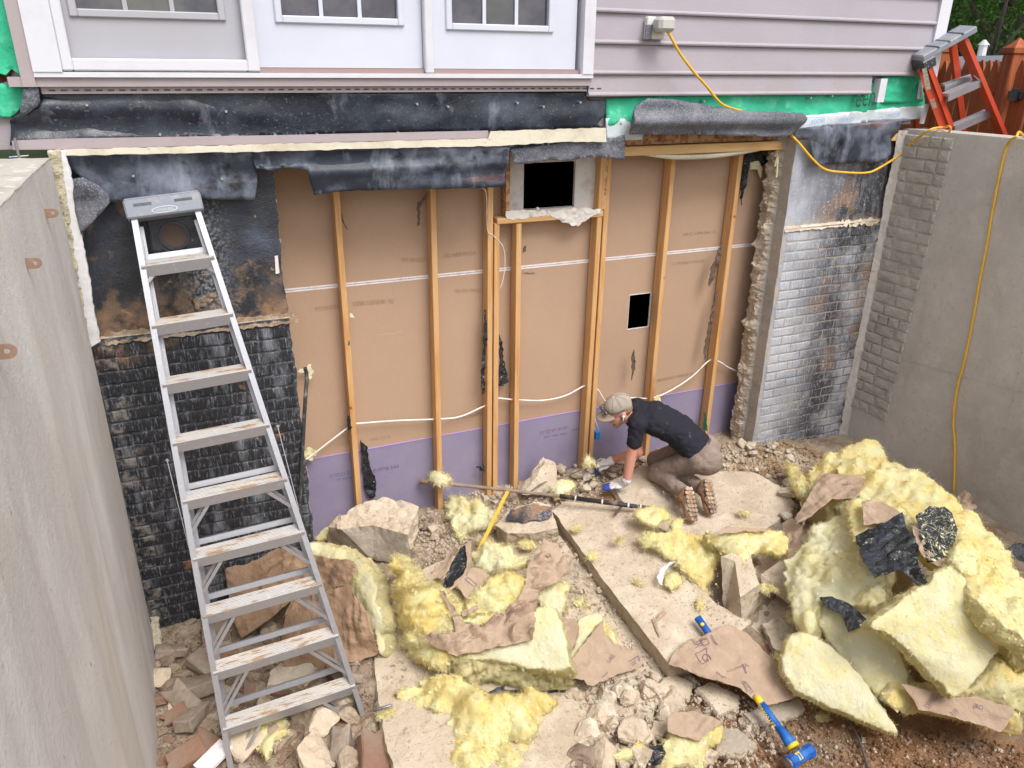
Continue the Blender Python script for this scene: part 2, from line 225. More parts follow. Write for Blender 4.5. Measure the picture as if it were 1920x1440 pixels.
class MB:
    def __init__(s): s.v = []; s.f = []; s.mi = []
    def add(s, vs, fs, mi=0):
        n = len(s.v); s.v += [Vector(v) for v in vs]; s.f += [tuple(i+n for i in f) for f in fs]; s.mi += [mi]*len(fs); return s
    def box(s, x0, x1, y0, y1, z0, z1, mi=0, ch=0):
        if ch: return s.cbox(x0, x1, y0, y1, z0, z1, ch, mi)
        return s.add([(x, y, z) for z in (z0, z1) for y in (y0, y1) for x in (x0, x1)], [(0, 2, 3, 1), (4, 5, 7, 6), (0, 1, 5, 4), (2, 6, 7, 3), (0, 4, 6, 2), (1, 3, 7, 5)], mi)
    def cbox(s, x0, x1, y0, y1, z0, z1, c, mi=0):
        bm = bmesh.new(); bmesh.ops.create_cube(bm, size=1)
        for v in bm.verts: v.co = Vector(((x0+x1)/2+v.co.x*(x1-x0), (y0+y1)/2+v.co.y*(y1-y0), (z0+z1)/2+v.co.z*(z1-z0)))
        bmesh.ops.bevel(bm, geom=bm.edges[:], offset=c, segments=1, affect='EDGES')
        bm.verts.index_update(); s.add([v.co for v in bm.verts], [tuple(v.index for v in f.verts) for f in bm.faces], mi); bm.free(); return s
    def bar(s, p, q, w, h, up=(0, 0, 1), mi=0, ext=0):
        p = Vector(p); q = Vector(q); d = (q-p).normalized(); p = p-d*ext; q = q+d*ext
        a = d.cross(Vector(up)).normalized(); b = a.cross(d).normalized()
        vs = [e+a*sx*w/2+b*sz*h/2 for e in (p, q) for sx, sz in ((-1, -1), (1, -1), (1, 1), (-1, 1))]
        return s.add(vs, [(0, 1, 2, 3), (7, 6, 5, 4), (0, 4, 5, 1), (1, 5, 6, 2), (2, 6, 7, 3), (3, 7, 4, 0)], mi)
    def tube(s, pts, r, n=8, mi=0, cap=True, smoothpts=0):
        P = [Vector(p) for p in pts]
        R = r if isinstance(r, (list, tuple)) else [r]*len(P)
        if smoothpts: P, R = cat(P, R, smoothpts)
        base = len(s.v); prev = None
        for i, p in enumerate(P):
            t = (P[min(i+1, len(P)-1)]-P[max(i-1, 0)]).normalized()
            a = t.cross(Vector((0, 0, 1)) if abs(t.z) < .95 else Vector((1, 0, 0))).normalized() if prev is None else (prev-t*prev.dot(t)).normalized()
            prev = a; b = t.cross(a)
            for k in range(n): s.v.append(p+R[i]*(cos(2*pi*k/n)*a+sin(2*pi*k/n)*b))
        for i in range(len(P)-1):
            for k in range(n):
                s.f.append((base+i*n+k, base+i*n+(k+1) % n, base+(i+1)*n+(k+1) % n, base+(i+1)*n+k)); s.mi.append(mi)
        if cap:
            s.f.append(tuple(base+k for k in range(n))[::-1]); s.f.append(tuple(base+(len(P)-1)*n+k for k in range(n))); s.mi += [mi, mi]
        return s
    def ball(s, c, r, sc=(1, 1, 1), n=12, mi=0, rot=None):
        vs = []; fs = []; m = n//2
        for i in range(m+1):
            th = pi*i/m
            for k in range(n):
                v = Vector((sin(th)*cos(2*pi*k/n)*sc[0], sin(th)*sin(2*pi*k/n)*sc[1], cos(th)*sc[2]))*r
                if rot: v = rot @ v
                vs.append(Vector(c)+v)
        for i in range(m):
            for k in range(n): fs.append((i*n+k, (i+1)*n+k, (i+1)*n+(k+1) % n, i*n+(k+1) % n))
        return s.add(vs, fs, mi)
    def link(s, name, m, parent=None, smooth=False): return link(name, s.v, s.f, m, parent, smooth, s.mi)
def cat(P, R, k):
    O = []; Q = []
    for i in range(len(P)-1):
        a = P[max(i-1, 0)]; b = P[i]; c = P[i+1]; d = P[min(i+2, len(P)-1)]
        for j in range(k):
            t = j/k; O.append(.5*((2*b)+(c-a)*t+(2*a-5*b+4*c-d)*t*t+(3*b-a-3*c+d)*t**3)); Q.append(R[i]*(1-t)+R[i+1]*t)
    return O+[P[-1]], Q+[R[-1]]
def textmesh(body, size=1):
    cu = bpy.data.curves.new('t', 'FONT'); cu.body = body; cu.size = size; cu.resolution_u = 2
    o = bpy.data.objects.new('t', cu); COL.objects.link(o); dg = bpy.context.evaluated_depsgraph_get(); dg.update()
    me = bpy.data.meshes.new_from_object(o.evaluated_get(dg)); vs = [v.co.copy() for v in me.vertices]; fs = [tuple(p.vertices) for p in me.polygons]
    bpy.data.objects.remove(o); bpy.data.curves.remove(cu); bpy.data.meshes.remove(me)
    w = max((v.x for v in vs), default=1); return vs, fs, w
def lettering(body, O, xd, yd, m, parent, name='lettering', width=None, size=None, bvh=None, nrm=None, off=.0015):
    """flat print: text laid along xd from O, projected onto a surface when bvh is given"""
    vs, fs, w = textmesh(body); k = width/w if width else size
    if not size: size = k
    xd = Vector(xd).normalized(); yd = Vector(yd).normalized(); O = Vector(O); out = []
    for v in vs:
        p = O+xd*v.x*k+yd*v.y*size
        if bvh:
            h = bvh.ray_cast(p+nrm*.25, -nrm)
            p = h[0]+nrm*off if h[0] else p
        out.append(p)
    return link(name, out, fs, m, parent)

# ------------------------------------------------------------------ sheets: anything flat-ish with an outline (batts, paper, membranes, slabs)
def nz(v, s, seed=0, oct=3):
    p = Vector((v[0]*s+seed*7.13, v[1]*s-seed*3.7, v[2]*s+seed*1.9)); return mn.fractal(p, 1.0, 2.0, oct)
def ridge(v, s, seed=0):
    p = Vector((v[0]*s+seed*5.1, v[1]*s+seed*2.3, v[2]*s)); a = mn.voronoi(p)[0]; return min(1, (a[1]-a[0])*1.6)
def creases(x, y, sc, seed):
    r = random.Random(seed*31+5); h = 0
    for k in range(7):
        a = r.uniform(0, 2*pi); f = sc*r.uniform(.35, 2.4); t = (cos(a)*x+sin(a)*y)*f+r.random()*9+.35*mn.noise(Vector((x*sc*.7, y*sc*.7, k+seed))); t = t-math.floor(t)
        m_ = .25+max(0, mn.noise(Vector((x*sc*.9, y*sc*.9, k*3+seed*1.7))))*1.8
        h += abs(t-.5)*2*m_/(.6+f/sc)
    return h*.5
def sheet(out, th=.02, res=.02, puff=0, pr=.05, amp=0, sc=6, rag=0, rsc=25, crumple=0, csc=5, side=0, nlev=1, seed=0, chaikin=0, fold=None, taper=0, double=True, nrm=None, lay=0, paperlike=False, torn=0):
    P = [Vector(p) for p in out]
    for _ in range(chaikin):
        Q = []
        for i in range(len(P)): a, b = P[i], P[(i+1) % len(P)]; Q += [a*.75+b*.25, a*.25+b*.75]
        P = Q
    c = sum(P, Vector())/len(P); n = Vector()
    for i in range(len(P)): a, b = P[i]-c, P[(i+1) % len(P)]-c; n += a.cross(b)
    n.normalize()
    if nrm is not None: n = Vector(nrm).normalized()
    if n.dot(CAM-c) < 0: n = -n
    ua = n.cross(Vector((0, 0, 1)) if abs(n.z) < .9 else Vector((0, 1, 0))).normalized(); va = n.cross(ua).normalized()
    # resample the outline
    B = []
    for i in range(len(P)):
        a, b = P[i], P[(i+1) % len(P)]; k = max(1, int((b-a).length/res))
        for j in range(k): B.append(a+(b-a)*j/k)
    uv = np.array([((p-c).dot(ua), (p-c).dot(va)) for p in B]); w = np.array([(p-c).dot(n) for p in B]); nb = len(B)
    if ((uv[:, 0]*np.roll(uv[:, 1], -1)-uv[:, 1]*np.roll(uv[:, 0], -1)).sum()) < 0: uv = uv[::-1].copy(); w = w[::-1].copy()
    if rag:
        e = np.roll(uv, -1, 0)-np.roll(uv, 1, 0); nn = np.stack([e[:, 1], -e[:, 0]], 1); nn /= np.linalg.norm(nn, axis=1)[:, None]+1e-9
        g = np.array([nz((x, y, 0), rsc, seed+3, 3) for x, y in uv]); uv = uv+nn*(g*rag)[:, None]
        if torn: uv = uv+nn*(np.array([nz((x, y, 0), 85, seed+6, 2) for x, y in uv])*torn*.9)[:, None]
    lo = uv.min(0); hi = uv.max(0)
    xs, ys = np.meshgrid(np.arange(lo[0], hi[0], res), np.arange(lo[1], hi[1], res)); xs = xs.copy(); xs[::2] += res/2
    g = np.stack([xs.ravel(), ys.ravel()], 1); g += RNG.uniform(-.15, .15, g.shape)*res
    a = uv; b = np.roll(uv, -1, 0)
    ins = np.zeros(len(g), bool)
    for i in range(nb):
        cnd = ((a[i, 1] > g[:, 1]) != (b[i, 1] > g[:, 1])); xi = a[i, 0]+(g[:, 1]-a[i, 1])/(b[i, 1]-a[i, 1]+1e-12)*(b[i, 0]-a[i, 0]); ins ^= cnd & (g[:, 0] < xi)
    g = g[ins]
    if len(g):
        D = np.sqrt(((g[:, None, :]-uv[None])**2).sum(2)).min(1); g = g[D > res*.45]
    allp = np.vstack([uv, g]) if len(g) else uv
    r = mg.delaunay_2d_cdt([Vector(p) for p in allp.tolist()], [(i, (i+1) % nb) for i in range(nb)], [list(range(nb))], 1, 1e-5)
    V2 = np.array([tuple(v) for v in r[0]]); F = [tuple(f) for f in r[2]]
    dd = ((V2[:, None, :]-uv[None])**2).sum(2); D = np.sqrt(dd.min(1)); ww = 1/(dd+1e-5)**1.5; H = (ww*w[None]).sum(1)/ww.sum(1)
    near = D < 1e-4; H[near] = w[dd.argmin(1)][near]
    cnt = {}
    for f in F:
        for i in range(3):
            k = (f[i], f[(i+1) % 3]); cnt[k] = 1
    bedge = [k for k in cnt if (k[1], k[0]) not in cnt]
    off = np.zeros(len(V2))
    for i, (x, y) in enumerate(V2):
        e = min(1, D[i]/(pr*.6+1e-6)); q = (x, y, 0); h = 0
        if puff: h += puff*(1-math.exp(-D[i]/pr))
        if amp: h += amp*nz(q, sc, seed, 4)*(.35+.65*e)
        if crumple and paperlike: h += crumple*1.5*(creases(x, y, csc*1.5, seed)-.5)
        elif crumple: h += crumple*(ridge(q, csc, seed)-.5)+crumple*.35*(ridge(q, csc*2.7, seed+5)-.5)
        if fold: h += fold(x, y)
        if torn > .006: h += torn*2.4*(.4-abs(nz((x*.3+y*.25, y*1.2-x*.8, 0), 6, seed+21, 2))*2.2)
        if torn: w1 = nz((x*1.0, y*.4, 0), 24, seed+11, 2); h += torn*(abs(w1)*-1.2+.35*nz((x*.35, y, 0), 60, seed+2, 2))
        off[i] = h
    V = [c+ua*x+va*y+n*(H[i]+off[i]) for i, (x, y) in enumerate(V2)]
    if F and sum(((V[f[1]]-V[f[0]]).cross(V[f[2]]-V[f[0]])).dot(n) for f in F[:20]) < 0: F = [f[::-1] for f in F]; bedge = [(q, p) for p, q in bedge]
    nt = len(F); MI = [0]*nt; nv = len(V)
    if double:
        cen = sum(V, Vector())/nv
        rings = [{}]
        bv = sorted({i for e in bedge for i in e})
        for i in bv: rings[0][i] = i
        for L in range(1, nlev+1):
            t = L/(nlev+1); rg = {}
            for i in bv:
                p = V[i]-n*(th*t); dr = (V[i]-cen); dr -= n*dr.dot(n); dr.normalize()
                o = side*nz((p.x*1.0, p.y, p.z), 16, seed+9, 3)+side*.6*sin(pi*t)
                if lay: o += lay*nz((p.x*.3, p.y*.3, L*4.1), 6, seed, 2)
                rg[i] = len(V); V.append(p+dr*o)
            rings.append(rg)
        b0 = len(V)
        for i in range(nv): V.append(c+ua*V2[i][0]*(1-taper)+va*V2[i][1]*(1-taper)+n*(H[i]+off[i]*.3-th))
        F2 = [tuple(b0+i for i in f[::-1]) for f in F]; rings.append({i: b0+i for i in bv})
        for L in range(len(rings)-1):
            for (p, q) in bedge: F.append((rings[L][q], rings[L][p], rings[L+1][p], rings[L+1][q])); MI.append(1)
        F += F2; MI += [2]*len(F2)
    return dict(V=V, F=F, MI=MI, n=n, c=c, u=ua, v=va, nt=nt)
def fuzz(s, dens=900, ln=.03, wd=.0012, lift=.7, mi=0, flk=.2):
    """loose glass fibres: short curved strands in matted clumps, longer at the torn sides"""
    V = np.array([tuple(v) for v in s['V']]); T = []; G = []
    for f, m in zip(s['F'], s['MI']):
        if m > 1: continue
        T.append(f[:3]); G.append(m)
        if len(f) == 4: T.append((f[0], f[2], f[3])); G.append(m)
    T = np.array(T); G = np.array(G); A, B, C = V[T[:, 0]], V[T[:, 1]], V[T[:, 2]]
    nr = np.cross(B-A, C-A); ar = np.linalg.norm(nr, axis=1)/2; nr = nr/(2*ar[:, None]+1e-12)
    wt = ar*np.where(G == 1, 1.3, 1.0); k = int(min(15000, ar.sum()*dens*17)); idx = RNG.choice(len(T), k, p=wt/wt.sum()); r1 = np.sqrt(RNG.random(k))[:, None]; r2 = RNG.random(k)[:, None]
    P = A[idx]*(1-r1)+B[idx]*r1*(1-r2)+C[idx]*r1*r2; n = nr[idx]
    cl = (P*14).round(); th = np.sin(cl[:, [0]]*12.9+cl[:, [1]]*78.2+cl[:, [2]]*37.7)*43758.5; th = (th-np.floor(th))*2*np.pi
    t1 = np.cross(n, np.array([.3, .5, .81])); t1 /= np.linalg.norm(t1, axis=1)[:, None]+1e-9; t2 = np.cross(n, t1)
    d = (np.cos(th)*t1+np.sin(th)*t2)*1.0+RNG.normal(size=(k, 3))*.55; d -= n*(d*n).sum(1)[:, None]; d /= np.linalg.norm(d, axis=1)[:, None]+1e-9
    ed = (G[idx] == 1)[:, None]
    d += n*(RNG.random((k, 1))**2*lift+.06+.25*ed); d /= np.linalg.norm(d, axis=1)[:, None]
    L = ln*(.3+RNG.random((k, 1))**2.2*1.5)*np.where(ed, .8, 1); sd = np.cross(d, n); sd /= np.linalg.norm(sd, axis=1)[:, None]+1e-9; cv = sd*RNG.normal(size=(k, 1))*.45*L
    p1 = P+d*L*.4+cv*.15; p2 = P+d*L*.75+cv*.55-n*L*.1; p3 = P+d*L*.9+cv*1.2-n*L*.3; hw = sd*wd*(.6+RNG.random((k, 1))*1.2)/2
    new = np.stack([P-n*.002-hw, P-n*.002+hw, p1+hw, p1-hw, p2+hw*.7, p2-hw*.7, p3], 1).reshape(-1, 3); b = len(s['V'])
    s['V'] = list(s['V'])+[tuple(x) for x in new.tolist()]; F = s['F']
    for i in range(k):
        q = b+i*7; F.append((q, q+1, q+2, q+3)); F.append((q+3, q+2, q+4, q+5)); F.append((q+5, q+4, q+6))
    s['MI'] += np.repeat(np.where(G[idx] == 1, 1, mi), 3).tolist()
    m = int(k*flk); P = P[:m]; n = n[:m]; d = d[:m]; sd = sd[:m]; L = (.004+.015*RNG.random((m, 1))**2); w_ = L*(.3+.5*RNG.random((m, 1))); up = n*L*(RNG.random((m, 1))*.45)
    new = np.stack([P-d*L-n*.002, P-sd*w_+up*.5, P+d*L+up, P+sd*w_+up*.3], 1).reshape(-1, 3); b = len(s['V']); s['V'] += [tuple(x) for x in new.tolist()]
    for i in range(m): q = b+i*4; F.append((q, q+1, q+2)); F.append((q, q+2, q+3))
    s['MI'] += [mi]*(2*m)
def pxs(pts, **k):
    """outline given as (pixel x, pixel y[, world z]) on a real plane or at real heights"""
    out = []
    for p in pts:
        if len(p) == 3: out.append(at(p[0], p[1], Z=p[2]))
        else: out.append(at(p[0], p[1], **k))
    return out
def zz(z, pts): return [(x, y, z) for x, y in pts]
# ================================================================== LARGE STRUCTURE
YW, YF = 0.0, -.34         # drywall plane; outer face of the foundation
XL = -.52                  # inner face of the left wing wall
ZT = 2.86                  # top of the foundation and wing walls
RWA = radians(2)           # slight splay of the right wing wall
RW0 = Vector((5.2, YF, 0)); RWD = Vector((sin(RWA), -cos(RWA), 0)); RWN = Vector((-cos(RWA), -sin(RWA), 0))
RWP = (RW0, RWN)
# ---- heights of the pit floor, from spots seen in the photograph
CTRL = [(300, 1250, -.06), (285, 1440, -.1), (450, 1300, -.1), (600, 1400, -.08), (400, 1180, -.06), (520, 1330, -.1), (560, 1080, .0), (600, 985, .12), (690, 940, .2), (830, 950, .2),
        (925, 905, .25), (970, 905, .26), (1100, 870, .28), (1330, 820, .31), (1430, 830, .33), (1550, 850, .28), (640, 1120, .0), (750, 1100, .12), (720, 1250, .02), (780, 1400, -.02),
        (1000, 1000, .22), (1250, 1000, .26), (1400, 900, .3), (1150, 1300, .02), (1000, 1400, -.05), (1300, 1400, -.08), (1500, 1400, -.12), (1800, 1430, -.12), (1700, 1000, .2), (1600, 1150, .1), (1900, 1200, .1)]
_c = np.array([(*at(x, y, Z=z)[:2], z) for x, y, z in CTRL] + [(-.5, -5, -.1), (6, -5, -.1), (2, -4.5, -.12), (0, 0, .05), (5, 0, .25), (3, .1, .28)])
def gz(x, y):
    d = (_c[:, 0]-x)**2+(_c[:, 1]-y)**2+.02; w = 1/d**1.6; return float((w*_c[:, 2]).sum()/w.sum())
def hit(px, py, h=0):
    z = .1
    for _ in range(7): p = at(px, py, Z=z); z = gz(p.x, p.y)+h
    return at(px, py, Z=z)
def gpx(pts, h=0): return [hit(p[0], p[1], p[2] if len(p) > 2 else h) for p in pts]

# ---- pit floor
NX, NY = 250, 190; vs = []; X0, X1, Y0, Y1 = -.75, 6.0, -4.9, .12
for j in range(NY+1):
    for i in range(NX+1):
        x = X0+(X1-X0)*i/NX; y = Y0+(Y1-Y0)*j/NY; z = gz(x, y)
        z += .02*mn.fractal(Vector((x*6, y*6, 0)), 1, 2, 4)+.012*mn.fractal(Vector((x*22, y*22, 3)), 1, 2, 3)
        if y < -3.9: z += min(1, (-3.9-y)/.9)**1.3*1.75      # bank of earth the photographer stands on
        vs.append((x, y, z))
fs = [(j*(NX+1)+i, j*(NX+1)+i+1, (j+1)*(NX+1)+i+1, (j+1)*(NX+1)+i) for j in range(NY) for i in range(NX)]
mi = []
for f in fs:
    x, y, z = vs[f[0]]; s = (x-1.5)*.7-(y+1.9)*-1.0
    brown = (y < -1.95-.25*(x-2.6) and x > 2.1) or y < -3.2
    mi.append(0 if (brown or mn.noise(Vector((x*3, y*3, 0))) > .38) else 1)
g = link('ground', vs, fs, ['soil', 'dusty_ground'], smooth=True, mi=mi); tag(g, kind='structure')
# ---- yard beyond the pit
m = MB()
m.add([(5.42, -60, 2.5), (300, -300, 2.5), (300, 300, 2.5), (5.42, 300, 2.5)], [(0, 1, 2, 3)])
m.add([(-300, -300, 2.6), (-.78, -60, 2.6), (-.78, 300, 2.6), (-300, 300, 2.6)], [(0, 1, 2, 3)])
m.add([(-300, -300, 1.62), (300, -300, 1.62), (300, -4.75, 1.62), (-300, -4.75, 1.62)], [(0, 1, 2, 3)])
m.link('lawn', 'grass'); tag(bpy.data.objects['lawn'], kind='structure')

# ---- left wing wall: board-marked poured concrete
def plane_grid(O, U, V, nu, nv, f):
    vs = [O+U*(i/nu)+V*(j/nv)+f(i/nu, j/nv) for j in range(nv+1) for i in range(nu+1)]
    return vs, [(j*(nu+1)+i, j*(nu+1)+i+1, (j+1)*(nu+1)+i+1, (j+1)*(nu+1)+i) for j in range(nv) for i in range(nu)]
lw = thing('wing_wall', (XL-.1, -2.6, -.3), 'long grey concrete wall on the left with streaky board marks and rusty form ties', 'concrete wall')
def wob(a, k=.012): return lambda s, t: Vector((k*mn.fractal(Vector((s*9, t*.9, a)), 1, 2, 3)*(0 if t > .995 else 1), 0, 0))
v, f = plane_grid(Vector((XL, -4.9, -.4)), Vector((0, 4.45, 0)), Vector((0, 0, ZT+.4)), 120, 60, wob(1))
mb = MB(); mb.add(v, f)
mb.link('wall_face', 'form_concrete', lw, True)
mb = MB(); mb.box(XL-.24, XL-.012, -4.9, -.45, -.4, ZT-.002); mb.link('wall_core', 'poured_concrete', lw)
v, f = plane_grid(Vector((XL-.24, -4.9, ZT)), Vector((0, 4.45, 0)), Vector((.243, 0, 0)), 90, 6, lambda s, t: Vector((.004*nz((s*9, t*9, 0), 3, 1) if t > .9 else 0, 0, .006*nz((s*14, t*3, 0), 4, 2))))
mb = MB(); mb.add(v, [q[::-1] for q in f]); mb.link('wall_top', 'concrete_top', lw, True)
for (x, y, r) in ((88, 400, .023), (53, 494, .023), (-6, 660, .026)):      # D shaped form-tie ends
    p = at(x, y, X=XL+.008); mb = MB(); pts = []
    n = 14; outer = [(r*cos(a), r*sin(a)) for a in [pi/2-pi*k/n for k in range(n+1)]]+[(-r*1.2, -r), (-r*1.2, r)]
    inner = []
    for (a, b) in outer: q = math.atan2(b, a); inner.append((r*.36*cos(q), r*.36*sin(q)))
    k = len(outer)
    for X in (.0, .006): pts += [p+Vector((a+r*.9, -X, b*.85)) for a, b in outer]+[p+Vector((a+r*.9, -X, b*.85)) for a, b in inner]
    fl = []
    for i in range(k):
        j = (i+1) % k; fl += [(2*k+i, 2*k+j, 3*k+j, 3*k+i), (i, j, 2*k+j, 2*k+i), (k+j, k+i, 3*k+i, 3*k+j)]
    mb.add(pts, fl); mb.link('form_tie', 'rust', lw)
mb = MB(); p = at(36, 296, Z=ZT)
mb.tube([p-Vector((0, 0, .02)), p+Vector((0, 0, .09))], .006, 8); mb.tube([p+Vector((-.04, 0, .004)), p+Vector((.04, .005, .008))], .004, 6)
mb.link('anchor_bolt', 'steel_worn', lw)

# ---- right wing wall
rw = thing('wing_wall', RW0+RWD*1.5-RWN*.1, 'bare grey concrete wall on the right with a strip of brick pattern', 'concrete wall')
Lr = 4.6
v, f = plane_grid(RW0+Vector((0, 0, -.4)), RWD*Lr, Vector((0, 0, ZT+.4)), 110, 70, lambda s, t: RWN*(.006*nz((s*Lr*2, t*3, 0), 1.3, 4)*(0 if t > .99 else 1)))
MB().add(v, f).link('wall_face', 'poured_concrete', rw, True)
mb = MB(); a = RW0-RWN*.012; b = RW0-RWN*.24
mb.add([a+Vector((0, 0, -.4)), a+RWD*Lr+Vector((0, 0, -.4)), b+RWD*Lr+Vector((0, 0, -.4)), b+Vector((0, 0, -.4)), a+Vector((0, 0, ZT)), a+RWD*Lr+Vector((0, 0, ZT)), b+RWD*Lr+Vector((0, 0, ZT)), b+Vector((0, 0, ZT))],
       [(0, 1, 2, 3), (4, 7, 6, 5), (0, 4, 5, 1), (1, 5, 6, 2), (2, 6, 7, 3), (3, 7, 4, 0)]); mb.link('wall_core', 'concrete_top', rw)
# form joints: shallow raised fins
def rwp(px, py, off=0): return at(px, py, pl=(RW0+RWN*off, RWN))
mb = MB(); mb.bar(rwp(1690, 672), rwp(1920, 736), .002, .005, RWN); mb.bar(rwp(1918, 655), rwp(1850, 1000), .002, .004, RWN); mb.bar(rwp(1868, 833), rwp(1920, 848), .002, .004, RWN)
mb.link('form_joint', 'poured_concrete', rw)

# ---- bricks cast into the walls
def brick_mesh(name, w, h, d, m, seed):
    d = {'limed_brick': .003, 'tarred_brick': .0042, 'plain_brick': .009}[m]
    """one raised brick face with chamfered, slightly uneven edges; local x along wall, y outward(-), z up"""
    rnd = random.Random(seed); c = .006
    o = [(-w/2, 0, -h/2), (w/2, 0, -h/2), (w/2, 0, h/2), (-w/2, 0, h/2)]
    i1 = []
    for (x, y, z) in o: i1.append((x-math.copysign(c+rnd.random()*.004, x), -d*(.8+.4*rnd.random()), z-math.copysign(c+rnd.random()*.003, z)))
    mx = [(rnd.uniform(-.1, .1)*w, -d*(1.1+.5*rnd.random()), rnd.uniform(-.1, .1)*h)]
    me = bpy.data.meshes.new(name); me.from_pydata(o+i1+mx, [], [(0, 1, 5, 4), (1, 2, 6, 5), (2, 3, 7, 6), (3, 0, 4, 7), (4, 5, 8), (5, 6, 8), (6, 7, 8), (7, 4, 8)]); me.materials.append(MATS[m]); me.update()
    return me
def course_bricks(parent, O, U, N, x0, x1, z0, z1, ch, bw, m, edge=None, jog=0, skip=0, seed=0, halfmix=False, zfun=None):
    rnd = random.Random(seed); R = Matrix((U, -N, Vector((0, 0, 1)))).transposed().to_4x4()
    cache = {}; cnt = 0; row = 0; z = z1
    while z-ch > z0-.001:
        x = x0+(-(bw/2) if row % 2 else 0)+rnd.uniform(-jog, jog)
        while x < x1:
            w = bw if not halfmix else bw*rnd.choice((.55, 1, 1, 1.25))
            a, b = max(x, x0), min(x+w, x1)
            if edge: b = min(b, edge(z-ch/2))
            if b-a > .03 and rnd.random() >= skip:
                key = (round((b-a-.008)/.02)*.02, rnd.randrange(3)); wq = max(.02, b-a-.008)
                if key not in cache: cache[key] = (brick_mesh('brick', key[0] if key[0] > .02 else .02, ch-.008, .0055, m, hash(key) % 97), max(key[0], .02))
                me, w0 = cache[key]; o = bpy.data.objects.new('brick', me); COL.objects.link(o); o.parent = parent
                p = O+U*((a+b)/2)+Vector((0, 0, z-ch/2)); o.matrix_local = Matrix.Translation(p-wloc(parent)) @ R @ Matrix.Scale(wq/w0, 4, (1, 0, 0)); cnt += 1
            x += w
        z -= ch; row += 1
    return cnt
# ---- left foundation wall
def jagL(z): return .515+.012*nz((0, 0, z), 7, 2)+.007*nz((0, 0, z), 40, 5)
fl = thing('foundation_wall', (0, YF+.1, -.3), 'black tar-coated foundation wall with brick pattern behind the aluminium ladder', 'foundation wall')
ZL = 1.905
def cut_wall(parent, name, x0, jag, z0, z1, y0, y1, m, flip=1, nzv=70, topm=True):
    """wall block with a straight far side at x0 and a jagged sawn / broken side jag(z)"""
    vs = []; fs = []; nx = 40
    for j in range(nzv+1):
        z = z0+(z1-z0)*j/nzv; xe = jag(z)
        for i in range(nx+1):
            x = x0+(xe-x0)*i/nx; vs.append((x, y0+.004*nz((x, 0, z), 5, 8), z))
        vs.append((xe+flip*.02*abs(nz((0, 3, z), 20, 1)), (y0+y1)/2, z)); vs.append((xe, y1, z)); vs.append((x0, y1, z))
    k = nx+4
    for j in range(nzv):
        for i in range(k-1): fs.append((j*k+i, j*k+i+1, (j+1)*k+i+1, (j+1)*k+i))
    fs.append(tuple(nzv*k+i for i in range(k))); fs.append(tuple(range(k))[::-1])
    mi = []
    for q in fs[:-2]: mi.append(0 if (q[0] % k) < nx else 1)
    mi += [1, 1]
    return link(name, vs, fs, [m, 'broken_concrete'], parent, False, mi)
cut_wall(fl, 'upper_wall', XL-.03, jagL, ZL, ZT-.01, YF+.045, -.12, 'tarred_wall')
cut_wall(fl, 'lower_wall', XL-.02, jagL, -.35, ZL, YF, -.12, 'brick_joint_tar')
nb = course_bricks(fl, Vector((0, YF-.001, 0)), Vector((1, 0, 0)), Vector((0, -1, 0)), -.53, .6, -.1, ZL-.04, .0765, .215, 'tarred_brick', edge=lambda z: jagL(z)-.01, seed=3)
v, f = plane_grid(Vector((XL+.06, YF-.012, ZL-.03)), Vector((1.02, 0, 0)), Vector((0, .06, .05)), 60, 4, lambda s, t: Vector((0, -.012*abs(nz((s*5, t, 0), 5, 3)), .014*nz((s*9, t*2, 0), 4, 6))))
MB().add(v, f).link('ledge', 'dusty_ground', fl, True)
# foam strip in the corner and crumbly sealant
fo = thing('foam_strip', (-.46, -.42, 1.9), 'white foam board strip with crumbling yellow edge standing in the left corner', 'foam board')
o1 = pxs([(108, 284), (124, 283), (150, 420), (188, 640), (168, 652), (134, 470), (112, 330)], Y=-.42)
s = sheet(o1, .03, .02, rag=.008, rsc=20, amp=.004, side=.004); link('foam_board', s['V'], s['F'], 'foam_white', fo, False)
o1 = pxs([(90, 284), (112, 284), (134, 430), (168, 650), (160, 645), (130, 500), (109, 400), (97, 330)], Y=-.425)
s = sheet(o1, .03, .012, rag=.01, rsc=30, amp=.01, sc=20, side=.006, nlev=2, seed=4); link('sealant', s['V'], s['F'], 'foam_yellow', fo, True)
o1 = gpx([(278, 1155, .1), (294, 1160, .1), (310, 1230), (290, 1238)]); s = sheet(o1, .04, .012, rag=.02, amp=.015, sc=20, side=.01, seed=9)
o = link('sealant_lump', s['V'], s['F'], 'foam_yellow', None, True); tag(rebase(o), 'narrow yellowish crumbled sealant strip at the foot of the left wall', 'sealant')
# ---- right foundation wall
def jagR(z): return 4.165+.006*nz((0, 0, z), 6, 2)
fr = thing('foundation_wall', (4.7, YF+.1, -.1), 'brick-pattern foundation wall with white lime and black stains right of the opening', 'foundation wall')
ZR = 2.165
def cut_wall_r(name, z0, z1, y0, m):
    vs = []; fs = []; nx = 40; nzv = 60
    for j in range(nzv+1):
        z = z0+(z1-z0)*j/nzv; xe = jagR(z)
        for i in range(nx+1): x = xe+(5.2-xe)*i/nx; vs.append((x, y0+.004*nz((x, 0, z), 5, 8), z))
    k = nx+1
    for j in range(nzv):
        for i in range(nx): fs.append((j*k+i, j*k+i+1, (j+1)*k+i+1, (j+1)*k+i))
    return link(name, vs, fs, m, fr)
cut_wall_r('upper_wall', ZR, ZT-.01, YF+.03, 'limed_wall'); cut_wall_r('lower_wall', -.3, ZR, YF, 'limed_wall')
course_bricks(fr, Vector((0, YF-.001, 0)), Vector((1, 0, 0)), Vector((0, -1, 0)), 4.2, 5.17, .0, ZR-.03, .0765, .215, 'limed_brick', seed=5)
